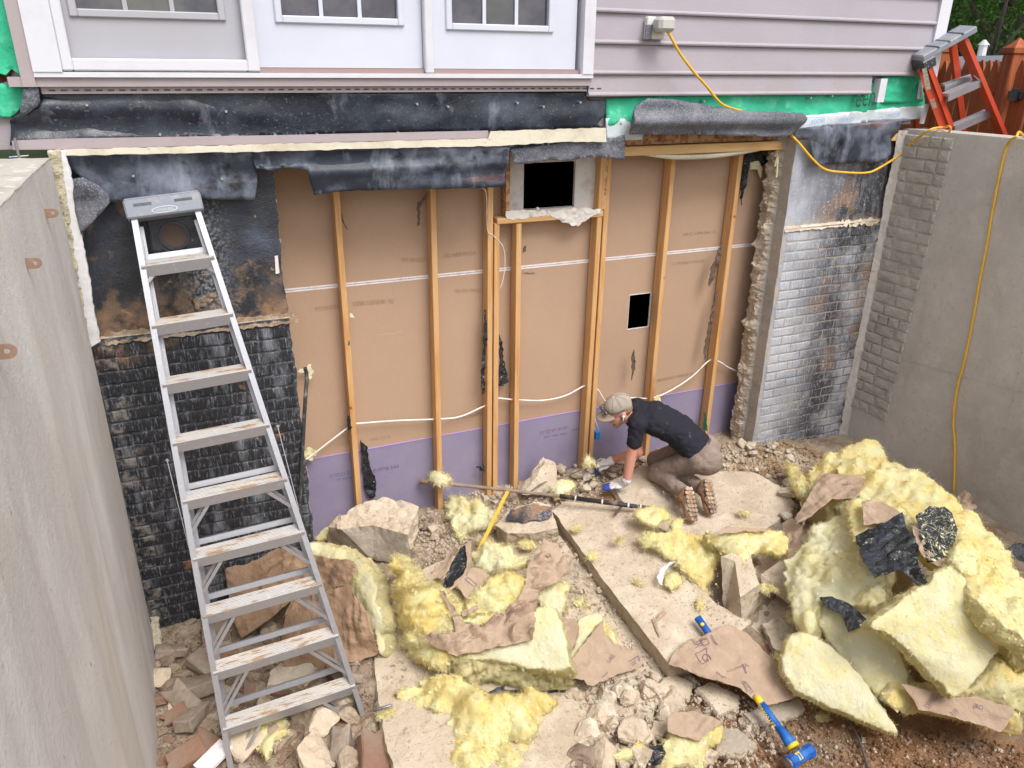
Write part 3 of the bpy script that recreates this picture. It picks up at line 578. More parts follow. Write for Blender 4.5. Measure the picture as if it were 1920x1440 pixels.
v, f = plane_grid(Vector((4.17, YF-.012, ZR-.02)), Vector((1.02, 0, 0)), Vector((0, .05, .035)), 60, 4, lambda s, t: Vector((0, -.006*abs(nz((s*5, t, 0), 5, 3)), .01*nz((s*9, t*2, 0), 5, 6)*(1+2*(s > .55)))))
MB().add(v, f).link('ledge', 'chunk_pale', fr, True)
# reveal: smooth sawn band, then the broken core
def reveal(s, t):
    z = -.3+s*(ZT+.29)
    if t < .5: return Vector((jagR(z)-4.165, 0, 0))
    q = (t-.5)/.5; return Vector((-(.02*min(1, q*6)+.07*abs(nz((0, t*.25, z), 7, 3, 5))+.018*ridge((0, t*.6, z+.2*nz((0, t, z), 5, 1)), 26, 2))*(1 if q < .95 else .6), .02*nz((0, t, z), 20, 7), .015*nz((0, t, z), 24, 1)))
nu, nv = 300, 16; O = Vector((4.165, YF, -.3))
vs = [O+Vector((0, .25*j/nv, (ZT+.29)*i/nu))+reveal(i/nu, j/nv) for j in range(nv+1) for i in range(nu+1)]
fs = [(j*(nu+1)+i, (j+1)*(nu+1)+i, (j+1)*(nu+1)+i+1, j*(nu+1)+i+1) for j in range(nv) for i in range(nu)]
link('broken_reveal', vs, fs, ['concrete_top', 'broken_concrete'], fr, False, [0 if (i//nu) < 8 else 1 for i in range(nu*nv)])
mb = MB(); mb.box(4.2, 5.2, -.3, -.08, -.3, ZT-.02); mb.link('wall_core', 'poured_concrete', fr)
# rough render patch in the corner
v, f = plane_grid(Vector((5.145, YF-.004, .05)), Vector((.07, -.05, 0)), Vector((0, 0, 2.8)), 8, 130, lambda s, t: Vector((.01*nz((s, t*20, 0), 3, 1)-.03*max(0, nz((0, t*8, 0), 1, 6)), -.012*abs(nz((s*4, t*60, 0), 1, 3)), 0)))
MB().add(v, f).link('corner_mortar', 'poured_concrete', fr, True)
# brick strip on the right wing wall
def strip_edge(z): return .40+.02*(z-.45)
mbk = course_bricks(rw, RW0+RWN*.003, RWD, RWN, .025, .46, .47, ZT-.03, .088, .18, 'plain_brick', edge=strip_edge, seed=8, halfmix=True)

# ---- studs, plates and boards of the basement wall
sw = thing('stud_wall', (2.4, -.05, .1), 'exposed basement wall of timber studs in front of brown and purple drywall', 'stud wall')
def panel(name, x0, x1, z0, z1, y, th, m, hole=None, mi_edge=None):
    mb = MB()
    if hole:
        a, b, c, d = hole; cells = [(x0, a, z0, z1), (b, x1, z0, z1), (a, b, z0, c), (a, b, d, z1)]
        for q in cells: mb.add([(q[0], y, q[2]), (q[1], y, q[2]), (q[1], y, q[3]), (q[0], y, q[3])], [(0, 1, 2, 3)])
        for p, q in (((a, c), (b, c)), ((b, c), (b, d)), ((b, d), (a, d)), ((a, d), (a, c))):
            mb.add([(p[0], y, p[1]), (q[0], y, q[1]), (q[0], y+th, q[1]), (p[0], y+th, p[1])], [(0, 1, 2, 3)], 1)
    else:
        mb.box(x0, x1, y, y+th, z0, z1)
    return link(name, mb.v, mb.f, [m, 'board_edge'], sw, mi=mb.mi)
ZJ, ZP = 1.975, .775
h1 = (at(981, 345, Y=YW).x, at(1077, 345, Y=YW).x, at(1030, 389, Y=YW).z, at(1030, 302, Y=YW).z)
h2 = (at(1178, 583, Y=YW).x, at(1218, 583, Y=YW).x, at(1196, 615, Y=YW).z, at(1200, 551, Y=YW).z)
XJ = at(808, 620, Y=YW).x
panel('drywall_sheet', -.2, 5.3, ZJ+.012, 3.0, YW, .012, 'drywall_paper', h1)
panel('drywall_sheet', -.2, XJ-.006, ZP+.004, ZJ-.012, YW, .012, 'drywall_paper')
panel('drywall_sheet', XJ+.006, 5.3, ZP+.004, ZJ-.012, YW, .012, 'drywall_paper', h2)
panel('drywall_sheet', -.2, 5.3, -.1, ZP, YW-.001, .013, 'purple_board')['label'] = 'purple moisture-resistant drywall sheet'
mb = MB(); mb.box(-.2, 5.3, YW-.0015, YW+.01, ZJ-.0125, ZJ-.002); mb.box(-.2, 5.3, YW-.0015, YW+.01, ZJ+.002, ZJ+.0125); mb.box(XJ-.0065, XJ+.0065, YW-.0012, YW+.01, ZP+.004, ZJ-.0125)
mb.link('sheet_joint', 'board_edge', sw)
mb = MB(); mb.box(-.2, 5.3, YW-.004, YW+.01, ZP, ZP+.007); mb.link('sheet_edge', 'purple_edge', sw)
# small broken hole rims
mb = MB(); a, b, c, d = h2
for (p, q) in (((a, c), (b, c)), ((b, c), (b, d)), ((b, d), (a, d)), ((a, d), (a, c))): mb.bar((p[0], YW-.001, p[1]), (q[0], YW-.001, q[1]), .004, .006, (0, 1, 0))
mb.link('hole_rim', 'board_edge', sw)
def stud_obj(x0, x1, z0, z1, y0=-.098, y1=-.006, lean=0, name='stud'):
    mb = MB(); mb.cbox(x0, x1, y0, y1, z0, z1, .003)
    for v in mb.v: v.x += lean*(v.z-z0)/(z1-z0)
    return mb.link(name, 'stud_wood', sw)
# stud front faces measured at their left and right edge, bottom and top rows of the photograph
STUDS = [((622, 640, 362), (662, 683, 935)), ((804, 820, 352), (818, 834, 950)), ((913, 927, 352), (909, 925, 905)), ((926, 938, 420), (922, 935, 905)), ((966, 981, 420), (960, 975, 908)),
         ((1124, 1139, 300), (1088, 1104, 868)), ((1138, 1148, 300), (1102, 1112, 868)), ((1255, 1272, 298), (1203, 1221, 862)), ((1382, 1399, 292), (1316, 1334, 815))]
for i, (t, b) in enumerate(STUDS):
    yf = -.098 if i != 6 else -.085
    T0, T1, B0, B1 = at(t[0], t[2], Y=yf), at(t[1], t[2], Y=yf), at(b[0], b[2], Y=yf), at(b[1], b[2], Y=yf)
    xb = (B0.x+B1.x)/2; xt = (T0.x+T1.x)/2; w = .038
    zt = T0.z if t[2] > 415 else 2.84
    xt2 = xb+(xt-xb)*(zt-.05)/(T0.z-.05) if T0.z > .3 else xt
    stud_obj(xb-w/2, xb+w/2, .05, zt, y0=yf, y1=yf+.09, lean=xt2-xb)
# dark nails and knots are in the wood texture; plates
mb = MB(); mb.box(.3, 5.1, -.1, -.004, 2.842, 2.88); mb.link('top_plate', 'plate_wood', sw)
a = at(932, 408, Y=-.1); b = at(1131, 401, Y=-.1)
mb = MB(); mb.cbox(a.x, b.x, -.104, -.01, a.z-.045, a.z-.006, .003); mb.link('sill_plate', 'plate_wood', sw)
# white boxed-out opening
ow = (at(950, 300, Y=-.03).x, at(1124, 300, Y=-.03).x, a.z+.002, 2.78)
hh = (at(982, 345, Y=-.03).x, at(1078, 345, Y=-.03).x, at(1030, 391, Y=-.03).z, at(1030, 304, Y=-.03).z)
bx = MB(); zc = [(ow[0], hh[0], ow[2], ow[3]), (hh[1], ow[1], ow[2], ow[3]), (hh[0], hh[1], ow[2], hh[2]), (hh[0], hh[1], hh[3], ow[3])]
for q in zc: bx.box(q[0], q[1], -.03, -.004, q[2], q[3])
bx.link('opening_surround', 'white_board', sw)
mb = MB(); a1 = at(1124, 300, Y=-.06).x; mb.box(ow[1]+.002, ow[1]+.03, -.095, -.012, ow[2], ow[3]); mb.link('blocking', 'osb', sw); mb = MB(); mb.box(ow[0]-.03, ow[0]-.002, -.095, -.012, ow[2], ow[3]); mb.link('blocking', 'osb', sw)
o1 = pxs([(948, 396), (985, 393), (1030, 396), (1080, 390), (1128, 392), (1126, 400), (1108, 408), (1086, 424), (1066, 420), (1045, 410), (1032, 404), (990, 408), (952, 411)], Y=-.112)
s = sheet(o1, .003, .012, rag=.012, rsc=40, crumple=.012, csc=16, seed=2); link('torn_facing', s['V'], s['F'], 'torn_paper', sw)
mb = MB(); p = at(1008, 392, Y=-.07); mb.ball(p, .014, n=10); mb.link('plastic_anchor', 'white_plastic', sw, True)
# room boxes behind the openings; the darkness inside is painted on as near-black
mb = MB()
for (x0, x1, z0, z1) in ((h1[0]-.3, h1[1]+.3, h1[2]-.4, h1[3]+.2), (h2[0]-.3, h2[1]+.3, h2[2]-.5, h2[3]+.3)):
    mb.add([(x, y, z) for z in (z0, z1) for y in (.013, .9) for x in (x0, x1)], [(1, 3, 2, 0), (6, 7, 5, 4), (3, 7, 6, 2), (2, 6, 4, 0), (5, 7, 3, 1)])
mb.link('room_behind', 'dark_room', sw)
# black facing scraps left at the studs
def scrap(pts, m, y, name, parent, th=.003, crum=.02, csc=14, seed=1, res=.014, rag=.008, amp=0):
    s = sheet(pxs(pts, Y=y), th, res, rag=rag, rsc=40, crumple=crum, csc=csc, seed=seed, amp=amp); return link(name, s['V'], s['F'], m, parent)
scrap([(676, 826), (688, 838), (693, 870), (706, 905), (704, 932), (694, 936), (684, 915), (680, 880)], 'black_film', -.03, 'vapour_scrap', sw, seed=1)
scrap([(908, 580), (912, 582), (913, 640), (909, 700), (911, 735), (904, 742), (902, 700), (907, 650)], 'black_film', -.11, 'vapour_scrap', sw, seed=2)
scrap([(937, 628), (942, 640), (944, 672), (954, 716), (944, 724), (936, 724)], 'black_film', -.07, 'vapour_scrap', sw, seed=3)
scrap([(1262+24, 300+2), (1300, 298)], 'black_film', -.07, 'vapour_scrap', sw) if False else None
scrap([(1404, 286), (1425, 282), (1443, 300), (1432, 310), (1405, 312), (1402, 335), (1396, 360), (1390, 385), (1388, 350), (1392, 310)], 'black_film', -.05, 'vapour_scrap', sw, seed=4)
scrap([(1408, 304), (1424, 302), (1431, 318), (1427, 334), (1421, 318), (1406, 318)], 'insulation_pale', -.06, 'wool_shred', sw, seed=5, crum=.015)
scrap([(652, 590), (656, 640), (655, 690), (662, 790), (658, 800), (651, 700)], 'kraft_dark', -.1, 'paper_scrap', sw, seed=6, rag=.006)
scrap([(651, 780), (660, 785), (660, 806), (652, 806)], 'black_film', -.1, 'vapour_scrap', sw, seed=7)
scrap([(1186, 662), (1190, 655), (1192, 690), (1184, 715)], 'kraft_dark', -.1, 'paper_scrap', sw, seed=8)
scrap([(1343, 550), (1347, 545), (1340, 590), (1330, 640), (1322, 675), (1320, 660), (1332, 600)], 'kraft_dark', -.1, 'paper_scrap', sw, seed=9)
scrap([(1352, 458), (1357, 456), (1352, 480), (1336, 530), (1330, 538), (1334, 505)], 'kraft_dark', -.11, 'paper_scrap', sw, seed=10)
scrap([(783, 380), (803, 360), (801, 370), (788, 388), (789, 420), (783, 424)], 'kraft_dark', -.1, 'paper_scrap', sw, seed=11)
scrap([(640, 398), (646, 420), (654, 432), (649, 430), (641, 412)], 'kraft_dark', -.1, 'paper_scrap', sw, seed=12)
scrap([(982, 462), (986, 460), (988, 472), (981, 475)], 'kraft_dark', -.1, 'paper_scrap', sw, seed=13)
scrap([(893, 876), (908, 874), (910, 884), (898, 882)], 'black_film', -.1, 'vapour_scrap', sw, seed=14)
scrap([(983, 508), (1006, 507), (1004, 511), (982, 512)], 'kraft', -.01, 'paper_scrap', sw, seed=15, crum=.003)
scrap([(676, 583), (690, 600), (684, 606), (676, 600)][::-1] if False else [(656, 586), (664, 593), (666, 597), (657, 595)], 'insulation_pale', -.1, 'wool_shred', sw, seed=16)
scrap([(572, 688), (584, 684), (586, 700), (582, 716), (578, 700), (560, 698)], 'insulation_pale', -.06, 'wool_shred', sw, seed=17, crum=.02, rag=.02)
scrap([(572, 844), (588, 840), (598, 848), (586, 862), (578, 866), (570, 856)], 'insulation_pale', -.06, 'wool_shred', sw, seed=18, crum=.02, rag=.02)
scrap([(1168, 742), (1182, 744), (1180, 752), (1170, 750)] if False else [(1230, 742), (1240, 744), (1238, 756), (1228, 750)], 'insulation_pale', -.12, 'wool_shred', sw, seed=19, rag=.02)
scrap([(1320, 768), (1325, 785), (1327, 808), (1318, 806)], 'green_ink', -.1005, 'paint_smear', sw, seed=20, crum=.001, th=.001)
# print on the boards (flat lettering, some of it upside down as the boards hang)
def wl(body, x0, y0, x1, y1, hpx, m, inv=False, Y=YW-.0025):
    a = at(x0, y0, Y=Y); b = at(x1, y1, Y=Y); L = (b-a).length; k = hpx/FPX*6.6
    if inv: lettering(body, b, a-b, Vector((0, 0, -1)), m, sw, 'board_print', width=L, size=k)
    else: lettering(body, a, b-a, Vector((0, 0, 1)), m, sw, 'board_print', width=L, size=k)
wl('750  08/20/2013', 752, 492, 806, 490, 9, 'ink_brown'); wl('1922  MADE IN U.S.A.', 832, 484, 892, 477, 9, 'ink_brown')
wl('MADE IN U.S.A.', 589, 576, 636, 570, 9, 'ink_brown', True); wl('750  08/20/2013 BRIDE', 661, 566, 739, 560, 9, 'ink_brown', True)
wl('1396 Sec. 5 (C 36)', 854, 543, 905, 541, 8, 'ink_brown', True); wl('AS C 1396 Sec. 5', 1281, 442, 1340, 437, 7, 'ink_brown'); wl('ASTM C 1396 Sec. 5', 1262, 492, 1322, 486, 7, 'ink_brown', True)
wl('08/20/2013 BRIDE 1922', 840, 786, 905, 772, 7, 'ink_brown', True); wl('5 (C 36)', 695, 822, 732, 816, 7, 'ink_brown', True); wl('ASTM C', 630, 832, 655, 826, 7, 'ink_brown', True)
wl('10:10 10-22-13', 618, 890, 668, 880, 9, 'ink_purple', True); wl('MA PM 104', 632, 897, 660, 893, 6, 'ink_purple', True); wl('PM Board', 700, 880, 748, 870, 9, 'ink_purple', True)
wl('10:10 10-22-13', 1013, 809, 1065, 798, 9, 'ink_purple', True); wl('MA PM 104', 1020, 818, 1063, 810, 6, 'ink_purple', True); wl('ASTM', 1072, 804, 1092, 798, 8, 'ink_purple', True); wl('08/20/2013 BRIDE 19', 1232, 716, 1300, 702, 7, 'ink_brown')

# ================================================================== HOUSE
YH = -.37        # siding plane
ho = thing('house', (2.4, 2, ZT), 'mauve vinyl-sided house with white patio doors above the open foundation', 'house')
def hx(px, py=130, Y=YH): return at(px, py, Y=Y).x
def hz(px, py, Y=YH): return at(px, py, Y=Y).z
xs0, xs1 = hx(1104, 130), at(1742, 100, Y=YH).x
zb = hz(1500, 142); course = (hz(1500, 38)-zb)/2
prof = [(0, .0), (.004, -.016), (.012, -.019), (.02, -.016), (.026, -.010), (course-.005, .003), (course-.001, .004)]
for k in range(-1, 13):
    z0 = zb+k*course; x0, x1 = xs0, xs1; prf = prof
    if k == -1: x1 = at(1632, 165, Y=YH).x; z0 = zb-.125; prf = [(h, y) for h, y in prof if h < .03]+[(.12, 0), (.124, .002)]
    vs = []; n = 24
    for i in range(n+1):
        x = x0+(x1-x0)*i/n
        for (h, y) in prf: vs.append((x, YH+y+.0012*nz((x*1.3, 0, z0), 2, k+3), z0+h))
        vs.append((x, YH+.03, z0))
    q = len(prf)+1; fs = [(i*q+j, (i+1)*q+j, (i+1)*q+(j+1) % q, i*q+(j+1) % q) for i in range(n) for j in range(q)]
    fs += [tuple(range(q))[::-1], tuple(n*q+j for j in range(q))]
    link('siding_board', vs, fs, 'siding', ho)
# body of the house behind the cladding
mb = MB(); mb.box(-.9, 5.3, YH+.06, 6, ZT+.03, 6.2); mb.link('house_body', 'siding', ho)
mb = MB(); mb.box(-1.2, 5.55, YH-.3, 6.3, 6.2, 6.35); mb.link('soffit', 'trim_white', ho)
mb = MB(); cx0 = xs1-.002; cx1 = at(1768, 60, Y=YH).x
mb.box(cx0, cx1+.01, YH-.022, YH+.06, hz(1735, 150), 6.2); mb.link('corner_trim', 'trim_white', ho)
p = at(1645, 175, Y=YH)          # end of the starter channel that sticks out under the last board
mb = MB(); mb.box(p.x-.02, p.x+.045, YH-.03, YH-.02, p.z-.06, p.z+.1); mb.box(p.x-.02, p.x-.008, YH-.02, YH+.03, p.z-.06, p.z+.1); mb.box(p.x+.033, p.x+.045, YH-.02, YH+.03, p.z-.06, p.z+.1); mb.link('channel_end', 'trim_white', ho)
p = at(1725, 215, Y=YH-.02)
mb = MB(); mb.bar(at(1738, 195, Y=YH-.02), at(1728, 232, Y=YH-.02), .03, .02, (0, 1, 0)); mb.bar(at(1728, 150, Y=YH), at(1724, 185, Y=YH), .03, .02, (0, 1, 0)); mb.link('bent_flashing', 'trim_white', ho)
p0 = at(1270, 3, Y=YH-.04); p1 = at(1760, 3, Y=YH-.04)

# outlet box with its clear cover
ob = MB(); p = at(1228, 52, Y=YH-.02); ob.cbox(p.x-.075, p.x+.06, YH-.05, YH-.012, p.z-.065, p.z+.06, .006)
obo = ob.link('outlet_box', 'white_plastic', ho)
p = at(1245, 50, Y=YH-.1)
ob = MB(); ob.cbox(p.x-.06, p.x+.06, YH-.15, YH-.052, p.z-.03, p.z+.055, .02); ob.link('outlet_cover', 'clear_cover', obo)
ob = MB(); q = at(1218, 58, Y=YH-.06); ob.cbox(q.x-.03, q.x+.02, YH-.062, YH-.051, q.z-.05, q.z+.035, .004); ob.link('outlet_face', 'membrane_grey', obo)
# ---- patio doors
YD = YH+.0
zs = hz(600, 150); ztop = zs+2.15
xA, xB, xC, xD, xE = hx(62, 80), hx(480, 130), hx(800, 130), hx(1075, 130), hx(1106, 130)
pd = MB(); pd.box(at(30, 0, Y=YH).x-.1, xE, YH-.03, YH+.055, zs-.03, zs+.012, 0); pd.link('door_sill_trim', 'trim_mauve', ho)
pd = MB()
pd.box(-.5, xE-.02, YH-.008, YH+.03, zs-.062, zs-.0305); fl_ = pd.link('nailing_flange', 'trim_mauve', ho); pd = MB()
for i in range(60): x = -.47+i*.05; pd.box(x, x+.028, YH-.0095, YH-.0085, zs-.05, zs-.043)
pd.link('nail_slots', 'black_plastic', fl_)['kind'] = 'stuff'
pd = MB(); pd.box(xA-.02, xE, YH-.045, YH+.03, zs+.012, zs+.035); pd.box(xA-.02, xA+.1, YH-.05, YH+.058, zs+.035, ztop); pd.box(xE-.075, xE-.003, YH-.05, YH+.058, zs+.035, ztop); pd.box(xA-.02, xE-.003, YH-.05, YH+.058, ztop, ztop+.1)
pd.link('door_frame', 'trim_white', ho)
pd = MB(); pd.box(xA-.075, xA-.02, YH-.04, YH+.055, zs-.03, ztop+.2); pd.link('side_trim', 'trim_mauve', ho)
def door(x0, x1, y, m, z0, glass, label=None, frame=None):
    a, b, c, d = glass                # light opening
    mb = MB(); T = .04
    for q in ((x0, a, z0, ztop), (b, x1, z0, ztop), (a, b, z0, c), (a, b, d, ztop)): mb.box(q[0], q[1], y, y+T, q[2], q[3])
    o = mb.link('door', m, ho)
    if label: o['label'] = label
    mb = MB(); w = .035
    for q in ((a-w, a, c-w, d+w), (b, b+w, c-w, d+w), (a, b, c-w, c), (a, b, d, d+w)): mb.cbox(q[0], q[1], y-.014, y+.01, q[2], q[3], .005)
    mb.link('glazing_bead', m, o)
    mb = MB(); mb.box(a, b, y+.018, y+.024, c, d); mb.link('pane', 'glass_dark', o)
    for i in (1, 2): mb = MB(); x = a+(b-a)*i/3; mb.box(x-.01, x+.01, y+.006, y+.0175, c, d); mb.link('muntin', m, o)
    for j in range(1, 5): mb = MB(); z = c+(d-c)*j/5; mb.box(a, b, y+.0065, y+.017, z-.01, z+.01); mb.link('muntin', m, o)
    return o
gA = (at(142, 10, Y=YH).x, at(408, 20, Y=YH).x, hz(280, 20), ztop-.15)
gB = (at(527, 20, Y=YH+.01).x, at(744, 20, Y=YH+.01).x, hz(640, 32), ztop-.15)
gC = (at(846, 30, Y=YH+.01).x, at(1027, 30, Y=YH+.01).x, hz(940, 46), ztop-.15)
door(xA+.1, hx(487), YH+.01, 'door_grey', zs+.09, gA, 'grey door leaf seen behind the screen')
sc_ = MB(); X1 = hx(487, 140)
for q in ((xA+.1, xA+.145, zs+.04, ztop), (X1-.06, X1, zs+.04, ztop), (xA+.145, X1-.06, zs+.04, zs+.095)): sc_.cbox(q[0], q[1], YH-.045, YH-.005, q[2], q[3], .006)
sc_.link('screen_frame', 'trim_white', ho)
door(X1+.004, xC-.02, YH+.005, 'door_white', zs+.06, gB); door(xC+.035, xE-.1, YH+.005, 'door_white', zs+.06, gC)
pd = MB(); pd.cbox(xC-.02+.003, xC+.032, YH-.04, YH+.03, zs+.036, ztop-.002, .006); pd.link('door_mullion', 'trim_white', ho)
pd = MB(); pd.box(X1, xC-.02, YH-.015, YH+.03, zs+.036, zs+.058); pd.box(xC+.035, xE-.08, YH-.015, YH+.03, zs+.036, zs+.058); pd.link('threshold', 'sill_brown', ho)

# ---- membranes, wraps and strips under the doors
wz = thing('flashing_layers', (2, YF, 2.8), 'torn membranes, house wrap and trim strips hanging below the doors', 'wall flashing')
def drape(pts, m, Y, name='membrane', th=.003, res=.022, amp=.012, sc=5, crumple=0, csc=6, rag=.004, rsc=20, seed=0, fold=None, label=None, parent=None, smooth=True):
    s = sheet(pxs(pts, Y=Y), th, res, amp=amp, sc=sc, rag=rag, rsc=rsc, crumple=crumple, csc=csc, seed=seed, fold=fold, pr=.02)
    o = link(name, s['V'], s['F'], m, parent or wz, smooth)
    if label: o['label'] = label
    return s, o
def sagfold(k=.012, f=34, a=.0): return lambda x, y: k*sin(y*f+2.2*sin(x*1.3+a))*(.5+.5*sin(x*.9+a))
drape([(-10, -30), (40, -30), (58, 60), (70, 140), (64, 165), (45, 158), (40, 140), (22, 132), (10, 140), (-10, 132)], 'green_wrap', YF-.0, 'house_wrap', amp=.02, sc=4, seed=3, rag=.01)
drape([(-10, 158), (20, 156), (48, 150), (60, 168), (40, 205), (18, 220), (-10, 222)], 'green_wrap', YF-.0, 'house_wrap', amp=.03, sc=5, seed=4, rag=.012)
drape([(-10, 120), (18, 112), (28, 136), (26, 152), (-10, 166)], 'osb', YF+.03, 'sheathing', amp=.0, seed=4, rag=.012, smooth=False)
drape([(48, 140), (60, 145), (72, 165), (75, 190), (70, 200), (48, 216), (38, 212), (42, 180)], 'membrane_grey', YF-.05, amp=.04, sc=9, seed=5)
drape([(78, 165), (300, 166), (700, 170), (1100, 172), (1104, 186), (1135, 187), (1136, 212), (1120, 232), (1134, 240), (900, 247), (600, 254), (300, 262), (20, 272), (18, 226), (40, 212), (70, 200), (76, 180)], 'membrane', YF-.012, amp=.018, sc=3.2, seed=6, fold=lambda x, y: .02*sin(y*40+3*sin(x*1.2))*max(0, min(1, (abs(x)/1.6-.0))) if x > -.2 else .004*sin(y*30), label='long black flashing membrane under the doors')
drape([(1136, 186), (1730, 150), (1734, 200), (1700, 205), (1500, 222), (1136, 236)], 'green_wrap', YF+.0, 'house_wrap', amp=.018, sc=4, seed=7, rag=.006)
drape([(1655, 145), (1728, 140), (1732, 190), (1650, 195)], 'green_wrap', YF-.008, 'house_wrap', amp=.014, sc=5, seed=8, rag=.006, fold=lambda x, y: .006*sin(y*90+x*9))
drape([(1136, 222), (1212, 222), (1205, 262), (1138, 264)], 'white_tape', YF-.008, 'flashing_tape', amp=.012, seed=9)
drape([(1500, 218), (1610, 208), (1700, 200), (1732, 198), (1730, 222), (1640, 228), (1500, 244), (1494, 240)], 'white_tape', YF-.008, 'flashing_tape', amp=.012, seed=10)
drape([(22, 264), (120, 260), (500, 254), (915, 245), (918, 259), (500, 270), (120, 280), (24, 281)], 'trim_mauve', YF-.05, 'vinyl_strip', th=.012, res=.03, amp=.0003, rag=0, seed=11, smooth=False)
drape([(118, 281), (500, 271), (916, 260), (920, 246), (1136, 240), (1137, 266), (1060, 266), (930, 274), (800, 276), (500, 284), (300, 288), (120, 292)], 'pvc_cream', YF-.075, 'vinyl_strip', th=.012, amp=.002, sc=3, rag=.004, seed=12, smooth=False)
drape([(122, 288), (480, 280), (482, 340), (478, 374), (400, 374), (290, 380), (205, 378), (160, 340), (130, 315)], 'membrane_chalky', YF-.03, amp=.02, sc=4, seed=13, fold=sagfold(.014, 26))
drape([(138, 335), (155, 332), (180, 345), (203, 365), (206, 380), (190, 400), (170, 420), (160, 430), (152, 440), (140, 400), (137, 360)], 'membrane_grey', YF-.09, amp=.05, sc=6, seed=14, crumple=.02, csc=8)
drape([(140, 400), (150, 400), (158, 446), (148, 440)], 'membrane_grey', YF-.05, amp=.02, sc=9, seed=15)
drape([(470, 282), (955, 272), (952, 300), (945, 350), (900, 352), (650, 358), (590, 366), (582, 345), (576, 318), (530, 315), (510, 320), (480, 316)], 'membrane_chalky', YF-.05, amp=.022, sc=4, seed=16, fold=lambda x, y: .03*math.exp(-((y+.02)/.03)**2)+.012*sin(y*30+x*2), label='wide chalky black membrane flap over the studs')
drape([(130, 284), (1165, 252), (1172, 275), (960, 285), (480, 298), (135, 306)], 'black_film', YF+.03, 'membrane', amp=.01, seed=17, rag=.006)
drape([(955, 280), (1060, 268), (1140, 262), (1172, 252), (1172, 300), (1140, 296), (1100, 294), (1068, 303), (1030, 300), (1000, 306), (965, 308)], 'membrane_grey', YF-.04, amp=.018, sc=6, seed=18)
drape([(1190, 200), (1215, 184), (1260, 186), (1380, 206), (1500, 212), (1506, 222), (1492, 250), (1470, 257), (1300, 252), (1180, 252), (1182, 222)], 'membrane_grey', YF-.08, amp=.012, sc=3, seed=19, fold=lambda x, y: .05*math.cos(max(-1.5, min(1.5, y*22)))+.008*sin(y*60+x*2), label='grey bulging membrane roll under the siding')
drape([(1490, 240), (1600, 232), (1700, 226), (1690, 232), (1672, 262), (1672, 290), (1655, 302), (1530, 310), (1518, 262), (1490, 262)], 'membrane_chalky', YF-.05, amp=.02, sc=5, seed=20, fold=lambda x, y: .012*sin(y*24+x*8))
drape([(1490, 244), (1640, 228), (1700, 222), (1705, 228), (1640, 236), (1492, 256)], 'membrane_grey', YF-.03, amp=.01, seed=21)
mb = MB(); a = at(1172, 262, Y=-.2); b = at(1476, 262, Y=-.2)
mb.box(a.x, b.x-.02, -.2, -.17, at(1300, 283, Y=-.2).z+.055, 2.98); mb.link('osb_rim', 'osb', wz)
mb = MB(); mb.cbox(a.x-.02, b.x, -.22, -.13, at(1300, 287, Y=-.2).z, at(1300, 270, Y=-.2).z, .003); mb.link('rim_plate', 'plate_wood', wz)
mb = MB(); mb.tube([at(1200, 287, Y=-.2), at(1260, 294, Y=-.2), at(1340, 292, Y=-.2), at(1420, 280, Y=-.2), at(1478, 266, Y=-.2)], [.01, .018, .018, .015, .008], 8, smoothpts=5); mb.link('seal_strip', 'pvc_cream', wz, True)
mb = MB()
for p in ((1455, 300), (1458, 320)): mb.bar(at(1460, 285, Y=-.25), at(p[0]-2, p[1]+12, Y=-.25), .012, .006, (0, 1, 0))
mb.link('wool_shred', 'insulation_pale', wz)
mb = MB(); a = at(1683, 250, Y=YF+.02); mb.box(a.x-.08, a.x+.06, YF-.005, YF+.1, a.z-.05, a.z); mb.link('plate_end', 'plate_wood', wz)
for (x, y) in ((163, 197), (424, 209), (782, 195), (840, 200), (970, 193), (1019, 200), (1088, 192), (300, 252), (595, 252), (747, 249), (250, 330), (416, 335), (1320, 190), (1560, 180), (1520, 184)):
    q = at(x, y, Y=YF-.035); mb = MB(); mb.tube([q+Vector((0, .03, 0)), q-Vector((0, .006, 0))], .0065, 8); mb.link('nail_head', 'aluminium', wz)
lettering('een', at(1601, 202, Y=YF-.045), Vector((1, 0, .08)), Vector((0, 0, 1)), 'green_ink', wz, 'wrap_print', width=.19, size=.2)
for (t, x, y, w_) in (('WEATHER', 1520, 233, .13), ('FORTIFLASH', 1573, 230, .14), ('WEATHER', 1664, 221, .12), ('O', 1501, 238, .03), ('O', 1648, 226, .03)):
    lettering(t, at(x, y, Y=YF-.032), Vector((1, 0, .06)), Vector((0, 0, 1)), 'blue_ink', wz, 'tape_print', width=w_, size=.042)
# ================================================================== ALUMINIUM STEPLADDER
TL, TR = at(246, 402, Y=-.5), at(372, 386, Y=-.5); BL, BR = at(430, 1447, Z=-.1), at(689, 1354, Z=-.1)
ld = thing('stepladder', (BL+BR)/2, 'tall folded aluminium stepladder with muddy treads leaning on the black wall', 'stepladder')
ea = (TR-TL).normalized(); ed = ((BL+BR)/2-(TL+TR)/2).normalized(); en = ea.cross(ed).normalized()
if en.y > 0: en = -en                                   # towards the viewer
def rail(p, q, inw, name='rail', w=.068, t=.004, fl=.026, par=None):
    """C channel: web edge-on, flanges turned inwards"""
    d = (q-p).normalized(); n = en; mb = MB()
    mb.bar(p, q, t, w, n)                                   # web
    s_ = d.cross(n).normalized();  s_ = s_ if s_.dot(inw) > 0 else -s_
    for k in (-1, 1): mb.bar(p+s_*fl/2+n*k*(w/2-t/2), q+s_*fl/2+n*k*(w/2-t/2), fl, t, n)
    return mb.link(name, 'aluminium', par or ld)
rail(TL, BL, ea); rail(TR, BR, -ea)
TT = [.0863+.3*i/2.91 for i in range(9)]
tilt = Vector((0, -1, -.12)).normalized()
